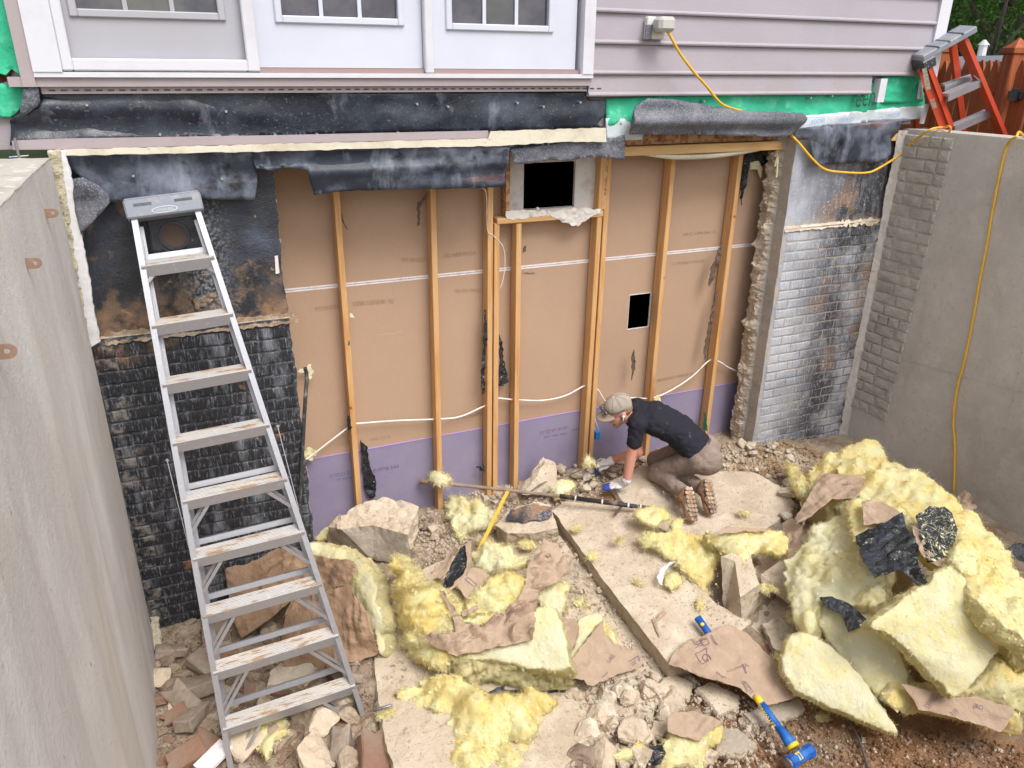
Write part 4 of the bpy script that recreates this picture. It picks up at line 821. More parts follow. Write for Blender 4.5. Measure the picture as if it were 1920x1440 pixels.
for i, t in enumerate(TT):
    a = TL.lerp(BL, t)+ea*.004; b = TR.lerp(BR, t)-ea*.004
    ax = (b-a).normalized(); dep = .082; up = tilt.cross(ax).normalized(); up = up if up.z > 0 else -up
    fwd = -ax.cross(up); fwd = fwd if fwd.y < 0 else -fwd
    tr = MB(); c0 = a+fwd*.004; c1 = b+fwd*.004
    # ribbed tread: top with three ribs, lipped front and back
    tr.bar(c0, c1, dep, .004, up, 1)
    for k in range(7): o = fwd*(-.034+k*.0113)+up*.0035; tr.bar(c0+o, c1+o, .004, .004, up, 1)
    tr.bar(c0+fwd*(dep/2)-up*.027, c1+fwd*(dep/2)-up*.027, .004, .056, up, 0)
    tr.bar(c0-fwd*(dep/2)-up*.012, c1-fwd*(dep/2)-up*.012, .004, .026, up, 0)
    tr.link('tread', ['aluminium', 'muddy_tread'], ld)
    rv = MB()
    for e, s_ in ((a, -1), (b, 1)):
        for dz in (-.012, -.045): rv.ball(e+fwd*.036+up*dz-ax*0+en*.0, .0055, n=6)
    rv.link('rivets', 'aluminium', ld)
    if i in (0, 3+1, 5, 6, 7, 8):                       # knee braces under the treads
        L = .1+.022*i
        for e, s_ in ((a, 1), (b, -1)):
            q = e+ed*(L*.95); m_ = MB(); m_.bar(q+fwd*.02, e+ax*s_*L*.75+fwd*.02-up*.03, .018, .004, fwd); m_.bar(q-fwd*.03, e+ax*s_*L*.75-fwd*.03-up*.03, .016, .004, fwd); m_.link('brace', 'aluminium', ld)
# rear frame folded close behind
ROFF = Vector((0, .1, .0))
def rp(s_, t):
    a = (TL, BL) if s_ < 0 else (TR, BR); p = a[0].lerp(a[1], t); return p-en*(.05+.10*t)+ea*(-s_)*.012
for s_ in (-1, 1): rail(rp(s_, .02), rp(s_, .985), ea*(-s_), 'rear_rail', .03, .004, .03)
for i, t in enumerate(TT):
    if i in (1, 2, 3): continue
    mb = MB(); mb.bar(rp(-1, t-.012), rp(1, t-.012), .03, .022, en); mb.link('rear_bar', 'aluminium', ld)
for s_, px_ in ((-1, [(309, 832), (318, 880), (345, 985)]), (1, [(515, 785), (528, 840), (570, 960)])):
    e = TL if s_ < 0 else TR; t = .43 if s_ < 0 else .41; p = (TL.lerp(BL, t) if s_ < 0 else TR.lerp(BR, t)); q = (TL.lerp(BL, t+.16) if s_ < 0 else TR.lerp(BR, t+.16))
    mb = MB(); mb.bar(p+ea*s_*.035-en*.02, q+ea*s_*.006-en*.02, .014, .003, ea); mb.ball(p+ea*s_*.035-en*.02, .009, n=8); mb.link('spreader', 'aluminium', ld)
for s_, e, b_ in ((-1, TL, BL), (1, TR, BR)):
    mb = MB(); p = e.lerp(b_, .04)+ea*(-s_)*.035-en*.03; q = e.lerp(b_, .15)+ea*(-s_)*.03-en*.03; mb.bar(p, q, .006, .003, ea); mb.bar(q, q+(q-p)*.3, .012, .006, ea); mb.link('hinge_strap', 'aluminium', ld)
# moulded top cap
mb = MB(); cc = (TL+TR)/2-ed*.012; w = (TR-TL).length/2+.022; fy = en
def capbox(u0, u1, v0, v1, n0, n1, ch=.006, mi=0):
    m2 = MB(); m2.cbox(u0, u1, v0, v1, n0, n1, ch)
    mb.add([cc+ea*v.x-ed*v.y+en*v.z for v in m2.v], m2.f, mi)
capbox(-w, w, -.045, .05, -.05, .052, .008); capbox(-w+.006, w-.006, .046, .058, -.13, .046, .005)
cap = mb.link('top_cap', 'ladder_cap_grey', ld)
for k in (-1, 1): mb = MB(); capbox(k*.095-.042, k*.095+.042, .012, .026, .0515, .0535, .0005); mb.link('cap_slot', 'black_plastic', cap)
mb = MB(); n = 28; pts = [cc+ea*(.062*cos(2*pi*i/n)+.0)-ed*(-.018+.017*sin(2*pi*i/n))+en*.0533 for i in range(n)]; pi_ = [cc+ea*(.056*cos(2*pi*i/n))-ed*(-.018+.0125*sin(2*pi*i/n))+en*.0536 for i in range(n)]
mb.add(pts+pi_, [(i, (i+1) % n, n+(i+1) % n, n+i) for i in range(n)]); mb.link('cap_badge', 'pale_ink', cap)
lettering('WERNER', cc+ea*(-.043)+ed*(.0255)+en*.0536, ea, -ed, 'pale_ink', cap, 'badge_print', width=.086, size=.02)
for e in (BL, BR): mb = MB(); mb.cbox(-.02, .02, -.045, .03, -.012, .03, .004); mb.v = [v+e for v in mb.v]; mb.link('rubber_foot', 'rubber', ld)
# black square box on the wall behind the ladder top
bx = thing('wall_box', at(323, 432, Y=YF), 'square black plastic box with a round ring fixed to the wall behind the ladder top', 'wall box')
c = at(322, 434, Y=YF-.0); A = at(262, 404, Y=YF-.1); B_ = at(381, 396, Y=YF-.1); Dn = at(283, 481, Y=YF-.1)
ux = (B_-A).normalized(); uz = Vector((0, 0, 1)); hw = (B_-A).length/2-.01; hh_ = (A.z-Dn.z)/2; c = (A+B_)/2-Vector((0, 0, hh_)); c.y = YF+.04
def pbox(nm, x0, x1, y0, y1, z0, z1, ch, m_='black_plastic', par=None):
    m2 = MB(); m2.cbox(x0, x1, y0, y1, z0, z1, ch); m2.v = [v+Vector((c.x, 0, c.z)) for v in m2.v]; return m2.link(nm, m_, par or bx)
pbox('box_body', -hw, hw, YF-.07, YF+.04, -hh_, hh_, .03); pl_ = pbox('box_plate', -hw+.012, hw-.012, YF-.088, YF-.071, -hh_+.012, hh_-.012, .012)
def ring(parent, name, C_, r0, r1, y0, y1, m_, n=32):
    mb = MB(); vs = []
    for r_, y_ in ((r0, y0), (r0, y1), (r1, y1), (r1, y0)): vs += [Vector((C_.x+r_*cos(2*pi*i/n), y_, C_.z+r_*sin(2*pi*i/n))) for i in range(n)]
    mb.add(vs, [(k*n+i, k*n+(i+1) % n, ((k+1) % 4)*n+(i+1) % n, ((k+1) % 4)*n+i) for k in range(4) for i in range(n)]); return mb.link(name, m_, parent)
cr = Vector((c.x-.005, 0, c.z-.01)); ring(pl_, 'ring', cr, .062, .074, YF-.088, YF-.1, 'black_plastic'); ring(pl_, 'ring', cr, .085, .092, YF-.088, YF-.095, 'black_plastic')
mb = MB(); n = 24; mb.add([Vector((cr.x+.062*cos(2*pi*i/n), YF-.0892, cr.z+.062*sin(2*pi*i/n))) for i in range(n)], [tuple(range(n))]); mb.link('knockout', 'kraft_dark', pl_)
for k, (dx, dz) in enumerate(((-.1, .06), (.09, .075))): ring(pl_, 'boss', Vector((c.x+dx, 0, c.z+dz)), .014, .02, YF-.088, YF-.093, 'black_plastic', 16)
for dx in (-1, 1):
    for k in range(5): mb = MB(); mb.ball((c.x+dx*.125, YF-.089, c.z-.08+k*.035), .004, n=6); mb.link('dimple', 'black_plastic', pl_) if k % 2 == 0 else None
o1 = pxs([(515, 480), (521, 479), (524, 512), (517, 514)], Y=YF+.035); s = sheet(o1, .002, .01); link('wall_sticker', s['V'], s['F'], 'torn_paper', fl)
o1 = pxs([(363+0, 562), (405, 548), (407, 556), (396, 568), (380, 575), (368, 580)], Y=YF+.03); s = sheet(o1, .01, .01, rag=.01, rsc=40, crumple=.01, csc=20); link('stuck_membrane', s['V'], s['F'], 'dusty_ground', fl)

# ================================================================== CABLES, CONDUIT, CORDS
def cable(name, pts, r, m_, label, cat_, k=6, n=8, group=None):
    mb = MB(); mb.tube(pts, r, n, smoothpts=k); o = mb.link(name, m_, None, True); rebase(o); return tag(o, label, cat_, group)
Yc = -.055
cable('white_cable', [at(x, y, Y=Yc) for x, y in ((574, 862), (590, 850), (622, 825), (655, 800), (664, 795), (672, 794), (740, 789), (815, 786), (860, 782), (900, 765), (914, 758), (930, 747), (960, 749), (1015, 751), (1060, 742), (1100, 722), (1120, 730), (1135, 752), (1150, 749), (1185, 746), (1225, 746), (1265, 728), (1300, 704), (1330, 676), (1348, 678), (1368, 690), (1402, 704))], .0062, 'white_cable', 'white electrical cable threaded from stud to stud across the drywall', 'cable')
cable('thin_wire', [at(x, y, Y=-.1) for x, y in ((903, 352), (912, 365), (914, 430), (925, 442), (943, 462), (947, 490), (944, 520), (938, 541))], .0026, 'white_cable', 'thin white wire curling beside the double stud', 'wire')
cable('corrugated_conduit', [at(x, y, Y=YF+.1 if y < 720 else YF-.02) for x, y in ((572, 690), (575, 705), (573, 740), (570, 790), (567, 850), (564, 905), (562, 950), (563, 985))], [.012]*8, 'conduit_black', 'black corrugated conduit hanging down the broken wall edge', 'conduit')
bb = thing('junction_box', at(1119, 810, Y=-.05), 'small blue plastic junction box hanging on white wires by the stud', 'junction box')
c = at(1119, 815, Y=-.06); m2 = MB(); m2.cbox(-.02, .02, -.02, .02, -.038, .034, .004); m2.v = [v+c for v in m2.v]; m2.link('box_body', 'blue_box', bb)
m2 = MB(); m2.tube([at(1116, 778, Y=-.06), at(1117, 790, Y=-.06), at(1123, 806, Y=-.06)], .003, 6, smoothpts=4); m2.tube([at(1115, 784, Y=-.06), at(1114, 795, Y=-.06), at(1116, 806, Y=-.06)], .003, 6, smoothpts=4); m2.link('wire', 'white_cable', bb)
# yellow extension cord: outlet -> behind the membrane -> loop -> over the wing wall, and down the right wall
Yo = YH-.1
pts = [at(1247, 55, Y=YH-.1), at(1256, 66, Y=YH-.12), at(1275, 100, Y=YH-.12), at(1300, 134, Y=YH-.12), at(1325, 162, Y=YH-.1), at(1355, 196, Y=YH-.07), at(1400, 212, Y=YF-.005), at(1470, 245, Y=YF-.01), at(1492, 262, Y=YF-.07), at(1525, 300, Y=YF-.09), at(1548, 318, Y=YF-.09), at(1580, 323, Y=YF-.07), at(1625, 324, Y=YF-.05), at(1650, 314, Y=YF-.05), at(1690, 290, pl=RWP)+RWN*.02, at(1720, 262, pl=RWP)+RWN*.02]
top = [at(x, y, Z=ZT+.02) for x, y in ((1745, 243), (1768, 239), (1782, 243))]
cable('extension_cord', pts+top+[Vector((6.0, -.1, 2.6)), Vector((6.4, -.4, 2.52)), Vector((6.2, -.9, 2.55)), at(1918, 253, Z=ZT+.02), at(1905, 257, Z=ZT+.022), at(1893, 268, pl=RWP)+RWN*.012, at(1880, 310, pl=RWP)+RWN*.012, at(1862, 400, pl=RWP)+RWN*.012, at(1852, 460, pl=RWP)+RWN*.012, at(1838, 530, pl=RWP)+RWN*.012, at(1826, 600, pl=RWP)+RWN*.012, at(1809, 680, pl=RWP)+RWN*.012, at(1796, 730, pl=RWP)+RWN*.012, at(1789, 790, pl=RWP)+RWN*.012, at(1792, 840, pl=RWP)+RWN*.012, at(1790, 925, pl=RWP)+RWN*.012], .0085, 'yellow_cord', 'yellow extension cord running from the outlet and draped down the right concrete wall', 'extension cord')

# ================================================================== BACKGROUND RIGHT: orange stepladder, fence, trees, car
ol = thing('stepladder', at(1810, 250, D=6.9), 'orange fibreglass stepladder with black cap standing behind the right wall', 'stepladder')
D0 = 6.85
def ap(x, y, d=D0): return at(x, y, D=d)
cT = [ap(1722, 108, 6.72), ap(1812, 58, 6.95)]; cb = [ap(1792, 268, 7.1), ap(1886, 278, 7.35)]
fa = (cT[1]-cT[0]).normalized(); 
l0 = ap(1738, 122, 6.74); l1 = cb[0]+(cb[0]-l0)*.2; r0_ = ap(1800, 72, 6.93); r1_ = cb[1]+(cb[1]-r0_)*.2
nn_ = fa.cross((l1-l0).normalized()).normalized(); nn_ = nn_ if nn_.dot(CAM-l0) > 0 else -nn_
def orail(p, q, w, inw, name='rail'):
    d = (q-p).normalized(); s_ = fa; mb = MB(); up = nn_
    mb.bar(p, q, .006, w, up); k = s_ if s_.dot(inw) > 0 else -s_
    for e in (-1, 1): mb.bar(p+k*.014+up*e*(w/2-.003), q+k*.014+up*e*(w/2-.003), .03, .006, up)
    return mb.link(name, 'orange_fibreglass', ol)
orail(l0, l1, .085, -fa); orail(r0_, r1_, .085, fa)
# side web of the near rail, broad face towards us
side = (Vector((-.9, -.25, .0))).normalized()
mb = MB(); mb.bar(l0+side*.05+Vector((0, 0, .0)), l1+side*.05, .004, .11, fa); 
webo = mb.link('rail', 'orange_fibreglass', ol)
back0, back1 = l0-nn_*.06+side*.02, l1-nn_*.38+side*.02
for (p, q) in ((l0-nn_*.08, l1-nn_*.5), (r0_-nn_*.08, r1_-nn_*.5)): mb = MB(); mb.bar(p, q, .05, .03, nn_); mb.link('rear_rail', 'orange_fibreglass', ol)
for (a, b, k) in (((1766, 160), (1832, 138), 0), ((1772, 178), (1836, 150), 1), ((1784, 238), (1853, 208), 1)):
    dd_ = (a[1]-122)/146*.36; p = ap(a[0], a[1], 6.74+dd_-.03 if k else 6.9+dd_); q = ap(b[0], b[1], 6.98+dd_-.03 if k else 7.1+dd_)
    mb = MB(); mb.bar(p, q, .07 if k else .03, .022, Vector((0, 0, 1))); mb.bar(p+Vector((0, -.03, -.02)), q+Vector((0, -.03, -.02)), .004, .05, Vector((0, 0, 1))); mb.link('tread' if k else 'rear_bar', 'aluminium', ol)
for (a, b) in (((1775, 190), (1783, 178)), ((1838, 152), (1826, 142))): mb = MB(); mb.bar(ap(*a, D0), ap(*b, D0+.1), .012, .004, nn_); mb.link('brace', 'aluminium', ol)
mb = MB(); up_ = (-nn_.cross(fa)); up_ = up_ if up_.z > 0 else -up_
m2 = MB(); Lc = (cT[1]-cT[0]).length
m2.cbox(-.02, Lc+.03, -.02, .028, -.09, .075, .008); mb.add([cT[0]+fa*v.x+up_*v.y+nn_*v.z for v in m2.v], m2.f)
m2 = MB(); m2.cbox(-.035, .075, -.085, -.012, -.06, .085, .008); mb.add([cT[0]+fa*v.x+up_*v.y+nn_*v.z for v in m2.v], m2.f, 1)
cap = mb.link('top_cap', ['ladder_cap_grey', 'black_plastic'], ol)
for t in (.28, .5, .78): m2 = MB(); m2.cbox(Lc*t-.008, Lc*t+.008, .02, .031, -.08, .077, .002); m2.v = [cT[0]+fa*v.x+up_*v.y+nn_*v.z for v in m2.v]; m2.link('cap_groove', 'black_plastic', cap)
for (dx, dy) in ((-.01, -.03), (.025, -.02), (.0, -.06), (.035, -.05)): m2 = MB(); m2.ball(cT[0]+fa*dx+up_*dy+nn_*.087, .005, n=6); m2.link('rivet', 'aluminium', cap)
for (a, b, w_) in (((1733, 128), (1741, 168), .03), ((1748, 186), (1753, 203), .028)):
    mb = MB(); mb.bar(ap(*a, 6.66), ap(*b, 6.7), w_, .002, ray(1740, 150)); mb.link('warning_label', 'label_paper', ol)

# fence
fA, fB = at(1770, 90, D=8.6), at(1908, 90, D=7.75); fA.z = fB.z = 0
fd = (fB-fA).normalized(); fn = Vector((-fd.y, fd.x, 0)); fn = fn if fn.dot(CAM-fA) > 0 else -fn
fe = thing('picket_fence', (fA+fB)/2+Vector((0, 0, 2.5)), 'red-brown wooden picket fence with a black gate latch behind the orange ladder', 'fence')
def post(p, zt, w=.115):
    mb = MB(); mb.cbox(-w/2, w/2, -w/2, w/2, 2.45, zt-.1, .006); mb.cbox(-w/2-.012, w/2+.012, -w/2-.012, w/2+.012, zt-.1, zt-.05, .006)
    mb.add([(-w/2, -w/2, zt-.05), (w/2, -w/2, zt-.05), (w/2, w/2, zt-.05), (-w/2, w/2, zt-.05), (0, 0, zt+.02)], [(0, 1, 4), (1, 2, 4), (2, 3, 4), (3, 0, 4)])
    a = math.atan2(fd.y, fd.x); R = Matrix.Rotation(a, 3, 'Z'); mb.v = [R @ v+Vector((p.x, p.y, 0)) for v in mb.v]; return mb.link('post', 'fence_wood', fe)
post(fA, 3.52); post(fB, 3.5, .13); 
for z in (2.7, 3.12): mb = MB(); mb.bar(fA-fd*.9+Vector((0, 0, z))-fn*.03, fB+fd*1.6+Vector((0, 0, z))-fn*.03, .035, .085); mb.link('rail', 'fence_wood', fe)
def picket_mesh(seed):
    w = .088; h = .85; pts = [(-w/2, 0), (w/2, 0), (w/2, h-.09), (w/2-.012, h-.045), (.012, h), (-.012, h), (-w/2+.012, h-.045), (-w/2, h-.09)]
    n = len(pts); vs = [(x, y, z) for y in (-.009, .009) for x, z in pts]; fs = [tuple(range(n)), tuple(range(2*n-1, n-1, -1))]+[(i, n+i, n+(i+1) % n, (i+1) % n) for i in range(n)]
    me = bpy.data.meshes.new('picket'); me.from_pydata(vs, [], fs); me.materials.append(MATS['fence_wood']); return me
pm = picket_mesh(1); a = math.atan2(fd.y, fd.x); L = (fB-fA).length; k = -9
while k*.105 < L+1.5:
    o = bpy.data.objects.new('picket', pm); COL.objects.link(o); o.parent = fe
    d = k*.105+random.uniform(-.004, .004)
    if abs(d) > .1 and abs(d-L) > .1: o.location = fA+fd*d+fn*.012+Vector((0, 0, 2.5+random.uniform(-.01, .01)))-Vector(fe.location); o.rotation_euler = (random.uniform(-.02, .02), random.uniform(-.01, .01), a)
    else: bpy.data.objects.remove(o)
    k += 1
p = at(1905, 178, D=7.6); mb = MB(); mb.cbox(-.07, .09, -.025, .02, -.028, .028, .004); mb.cbox(.0, .06, -.05, -.02, -.05, .05, .004); mb.v = [Matrix.Rotation(a, 3, 'Z') @ v+p for v in mb.v]; mb.link('gate_latch', 'black_plastic', fe)

# trees
def leaf_cloud(C_, R_, n, sz, squash=.8, seed=1, m_='leaf_dark'):
    r = np.random.default_rng(seed); cl = r.normal(size=(max(6, n//160), 3)); cl /= np.linalg.norm(cl, axis=1)[:, None]; cl *= R_*(.25+.75*r.random((len(cl), 1))**.6)
    i = r.integers(0, len(cl), n); P = cl[i]+r.normal(size=(n, 3))*R_*.17; P[:, 2] *= squash; P += np.array(C_)
    A = r.normal(size=(n, 3)); A /= np.linalg.norm(A, axis=1)[:, None]; B = np.cross(A, r.normal(size=(n, 3))); B /= np.linalg.norm(B, axis=1)[:, None]; s_ = sz*(.6+.8*r.random((n, 1)))
    V = np.stack([P-A*s_, P-B*s_*.45, P+A*s_, P+B*s_*.45], 1).reshape(-1, 3); return V.tolist(), [(4*k, 4*k+1, 4*k+2, 4*k+3) for k in range(n)]
def tree(x, y, z0, h, R_, nleaf, label, seed, lm='leaf_dark', lean=0, group='trees beyond the fence', sz=.07, tr=.09):
    t = thing('tree', (x, y, z0), label, 'tree', group); rnd = random.Random(seed); mb = MB()
    trunk = [Vector((x, y, z0)), Vector((x+lean*.3, y, z0+h*.3)), Vector((x+lean*.6, y+.1, z0+h*.6)), Vector((x+lean, y, z0+h))]
    mb.tube(trunk, [tr, tr*.8, tr*.6, tr*.35], 8, smoothpts=4)
    for k in range(9):
        b = trunk[0].lerp(trunk[3], .3+.07*k); a_ = rnd.uniform(0, 2*pi); l = R_*rnd.uniform(.5, 1.0); e = b+Vector((cos(a_)*l, sin(a_)*l, l*rnd.uniform(.5, 1.1))); mb.tube([b, b.lerp(e, .5)+Vector((0, 0, .1*l)), e], [tr*.4, tr*.25, .01], 6, smoothpts=3)
    mb.link('trunk', 'bark', t, True)
    V, F = leaf_cloud((x+lean, y, z0+h+R_*.35), R_, nleaf, sz, seed=seed); link('crown', V, F, lm, t)
    return t
p1_ = at(1850, 100, D=13); p2_ = at(1888, 90, D=16)
tree(p1_.x, p1_.y, 2.5, 2.0, 2.2, 34000, 'leafy tree with a forked trunk just left of the grey car', 3, 'leaf_dark', .3, sz=.035)
tree(p2_.x, p2_.y, 2.5, 2.6, 2.6, 34000, 'bright green tree whose slanting trunk rises over the grey car', 4, 'leaf_light', 1.2, sz=.035, tr=.06)
for k, (px_, d_, R_, lb, lm) in enumerate(((1795, 22, 3.2, 'dense dark tree close to the white corner of the house', 'leaf_dark'), (1870, 26, 3.6, 'tall dark tree filling the gap far behind the car', 'leaf_dark'), (1935, 24, 3.4, 'light green tree at the right edge behind the fence', 'leaf_light'))):
    q = at(px_, 100, D=d_); tree(q.x, q.y, 2.4, 2.4, R_, 26000, lb, 20+k, lm, 0, sz=.06)
V, F = [], []
for k in range(14):
    q = at(1760+k*16, 100, D=30+random.uniform(-2, 2)); v_, f_ = leaf_cloud((q.x, q.y, 3.6), 2.6, 3500, .13, .9, 40+k); b = len(V); V += v_; F += [tuple(i+b for i in f) for f in f_]
tag(link('far_wood', V, F, 'leaf_dark'), 'dark green belt of far trees behind the yard', 'wood', kind='stuff')

# car
q = at(1885, 112, D=11.5); cr_ = thing('parked_car', (q.x, q.y, 2.35), 'silver-blue car parked behind the picket fence', 'car')
def cprof(): return [(-2.1, .35), (-2.15, .75), (-1.9, .95), (-1.3, 1.0), (-.75, 1.42), (.7, 1.45), (1.45, 1.05), (2.05, .95), (2.15, .6), (2.1, .35)]
th = math.atan2(fd.y, fd.x)+.4; R = Matrix.Rotation(th, 3, 'Z'); base = Vector((q.x, q.y, 1.98))
def cl(mb, nm, m_, par=cr_): mb.v = [R @ v+base for v in mb.v]; return mb.link(nm, m_, par, False)
mb = MB(); P = cprof(); n = len(P); ins_ = lambda z: .88 if z < 1.0 else .88-(z-1.0)*.42
mb.add([(x, s_*ins_(z), z) for s_ in (-1, 1) for x, z in P], [tuple(range(n)), tuple(range(2*n-1, n-1, -1))]+[(i, n+i, n+(i+1) % n, (i+1) % n) for i in range(n)]); cl(mb, 'body', 'car_paint')
for s_ in (-1, 1):
    for (a_, b_) in ((-1.1, -.1), (0, 1.15)):
        mb = MB(); zt = 1.38; mb.add([(a_, s_*(ins_(1.02)+.004), 1.02), (b_, s_*(ins_(1.02)+.004), 1.02), (min(b_, .72), s_*(ins_(zt)+.004), zt), (max(a_, -.72), s_*(ins_(zt)+.004), zt)], [(0, 1, 2, 3)]); cl(mb, 'window', 'car_glass')
    for x in (-1.35, 1.35): mb = MB(); mb.tube([(x, s_*.72, .34), (x, s_*.92, .34)], .33, 18); w_ = cl(mb, 'wheel', 'rubber'); mb = MB(); mb.tube([(x, s_*.9, .34), (x, s_*.93, .34)], .19, 12); cl(mb, 'rim', 'aluminium', w_)
mb = MB(); mb.add([(1.44, -.78, 1.07), (1.44, .78, 1.07), (.76, .66, 1.43), (.76, -.66, 1.43)], [(0, 1, 2, 3)]); cl(mb, 'windscreen', 'car_glass')
q = at(1838, 112, D=12); lp = thing('garden_lamp', (q.x, q.y, 2.5), 'small white garden lamp post between the tree trunks', 'garden lamp')
mb = MB(); mb.tube([(q.x, q.y, 2.5), (q.x, q.y, q.z+.02)], .02, 8); mb.link('pole', 'lamp_white', lp); mb = MB(); mb.tube([(q.x, q.y, q.z+.02), (q.x, q.y, q.z+.17)], .05, 8); mb.tube([(q.x, q.y, q.z+.17), (q.x, q.y, q.z+.23)], [.07, .015], 8); mb.link('lantern', 'lamp_white', lp)
# ================================================================== CONCRETE SLABS AND BLOCKS
def solid(name, pts, th, m_top, m_side, label, cat_, res=.03, rag=.012, rsc=18, amp=.006, sc=8, side=.016, nlev=3, seed=0, group=None, h=0, taper=.0, crumple=0, csc=8, smooth=False, nrm=None, raw=None):
    P = raw or gpx(pts, h); s = sheet(P, th, res, amp=amp, sc=sc, rag=rag, rsc=rsc, side=side, nlev=nlev, seed=seed, pr=.03, taper=taper, crumple=crumple, csc=csc, nrm=nrm)
    o = link(name, s['V'], s['F'], [m_top, m_side, m_side], None, smooth, s['MI']); rebase(o); tag(o, label, cat_, group, 'thing'); return s, o
# big slabs, upper faces traced on their own tilted planes (pixel, pixel, height over the floor)
solid('concrete_slab', [(700, 1230, .02), (745, 1110, .05), (800, 1060, .04), (1000, 1000, .04), (1050, 1005, .03), (1150, 1140, .04), (1250, 1275, .05), (1225, 1330, .06), (1130, 1385, .05), (1050, 1450, .08), (990, 1470, .1), (745, 1470, .12), (722, 1380, .1)], .17, 'slab_face', 'broken_concrete', 'broad dusty concrete slab lying flat under the central insulation heap', 'concrete slab', res=.035, rag=.02, rsc=7, side=.03, seed=1)
solid('concrete_slab', [(1140, 905, .05), (1205, 872, .06), (1300, 885, .06), (1410, 885, .06), (1470, 915, .05), (1496, 950, .04), (1440, 990, .05), (1350, 1010, .05), (1275, 1012, .05), (1190, 962, .04)], .14, 'slab_face', 'broken_concrete', 'pale concrete slab on which the man in the cap kneels', 'concrete slab', res=.035, rag=.02, rsc=7, seed=2)
SB = [(1036, 958, .10), (1060, 940, .12), (1185, 950, .13), (1240, 1010, .12), (1290, 1080, .12), (1340, 1130, .13), (1408, 1168, .12), (1330, 1230, .16), (1256, 1246, .18), (1150, 1112, .17)]
solid('concrete_slab', SB, .135, 'slab_face', 'slab_edge', 'long thick concrete slab running from the wall down to the blue hammer', 'concrete slab', res=.035, rag=.008, rsc=10, side=.008, seed=3)
solid('concrete_slab', [(1385, 1010, .0), (1480, 1000, .0), (1500, 1080, .02), (1550, 1180, .02), (1500, 1215, .0), (1440, 1200, .0), (1370, 1150, .0)], .1, 'slab_face', 'broken_concrete', 'dusty slab fragment between the upright block and the right insulation heap', 'concrete slab', seed=4, rag=.03)
# chunk with smooth grey face near the purple boards
def prism(name, front, back, m_f, m_s, label, cat_='concrete block', seed=0, res=.03, rough=.014, faces=None):
    """solid between a front outline and a back outline with the same number of corners, faces roughened"""
    n = len(front); vs = list(front)+list(back); fs = [tuple(range(n)), tuple(range(2*n-1, n-1, -1))]+[(i, n+i, n+(i+1) % n, (i+1) % n) for i in range(n)]
    bm = bmesh.new(); bv = [bm.verts.new(v) for v in vs]; 
    for k, f in enumerate(fs): bf = bm.faces.new([bv[i] for i in f]); bf.material_index = 0 if k == 0 or (faces and k in faces) else 1
    bmesh.ops.recalc_face_normals(bm, faces=bm.faces[:]); bmesh.ops.triangulate(bm, faces=bm.faces[:])
    for _ in range(4):
        lg = [e for e in bm.edges if e.calc_length() > res*1.5]
        if not lg: break
        bmesh.ops.subdivide_edges(bm, edges=lg, cuts=1); bmesh.ops.triangulate(bm, faces=[f for f in bm.faces if len(f.verts) > 3])
    bm.normal_update()
    for v in bm.verts:
        rs = any(f.material_index for f in v.link_faces); a = rough if rs else rough*.2
        v.co += v.normal*(a*nz(v.co, 14, seed, 4)+(a*.6*(ridge(v.co, 18, seed)-.5) if rs else 0))
    me = bpy.data.meshes.new(name); bm.to_mesh(me); bm.free(); me.materials.append(MATS[m_f]); me.materials.append(MATS[m_s])
    o = bpy.data.objects.new(name, me); COL.objects.link(o); rebase(o); return tag(o, label, cat_, None, 'thing')
def fb(front, thick_dir, zf):
    return
# block by the purple board: smooth face leaning back
F = [at(615, 988, Z=.34), at(640, 992, Z=.35), at(700, 985, Z=.36), at(765, 1003, Z=.35), at(772, 1040, Z=.2), at(748, 1060, Z=.1), at(700, 1052, Z=.1), at(618, 1030, Z=.1)]
d_ = Vector((.05, .2, .05)); B = [p+d_ for p in F]
B[0] = at(640, 962, Z=.42); B[1] = at(665, 948, Z=.44); B[2] = at(718, 930, Z=.46); B[3] = at(786, 950, Z=.42); B[4] = at(784, 985, Z=.3); B[5] = at(778, 1010, Z=.1)
prism('concrete_block', F, B, 'chunk_grey', 'broken_concrete', 'large broken concrete block with smooth grey face against the purple boards', seed=5, rough=.02)
F = [at(930, 985, Z=.34), at(948, 960, Z=.38), at(1000, 940, Z=.42), at(1032, 945, Z=.42), at(1046, 990, Z=.38), at(1000, 1000, Z=.36), at(950, 1000, Z=.34)]
B = [p+Vector((.02, .02, -.13)) for p in F]
prism('concrete_block', F, B, 'slab_face', 'slab_edge', 'broken concrete block with black tarred top left of the long slab', seed=6)
o1 = [p+Vector((0, -.01, .02)) for p in [at(948, 978, Z=.37), at(955, 960, Z=.39), at(1000, 947, Z=.42), at(1034, 955, Z=.42), at(1030, 975, Z=.39), at(985, 982, Z=.37)]]
s = sheet(o1, .004, .015, rag=.015, rsc=30, amp=.006); o = link('tar_patch', s['V'], s['F'], 'tarred_wall', None); rebase(o); o.location -= wloc(bpy.data.objects['concrete_block.001']); o.parent = bpy.data.objects['concrete_block.001']
F = [at(1352, 1042, Z=.42), at(1385, 1036, Z=.44), at(1408, 1092, Z=.36), at(1390, 1174, Z=.12), at(1360, 1152, Z=.14)]
B = [at(1404, 1032, Z=.44), at(1412, 1030, Z=.44), at(1430, 1100, Z=.34), at(1428, 1128, Z=.1), at(1400, 1120, Z=.05)]
F = [at(1350, 1045, Z=.42), at(1376, 1050, Z=.43), at(1380, 1105, Z=.36), at(1352, 1140, Z=.3)]
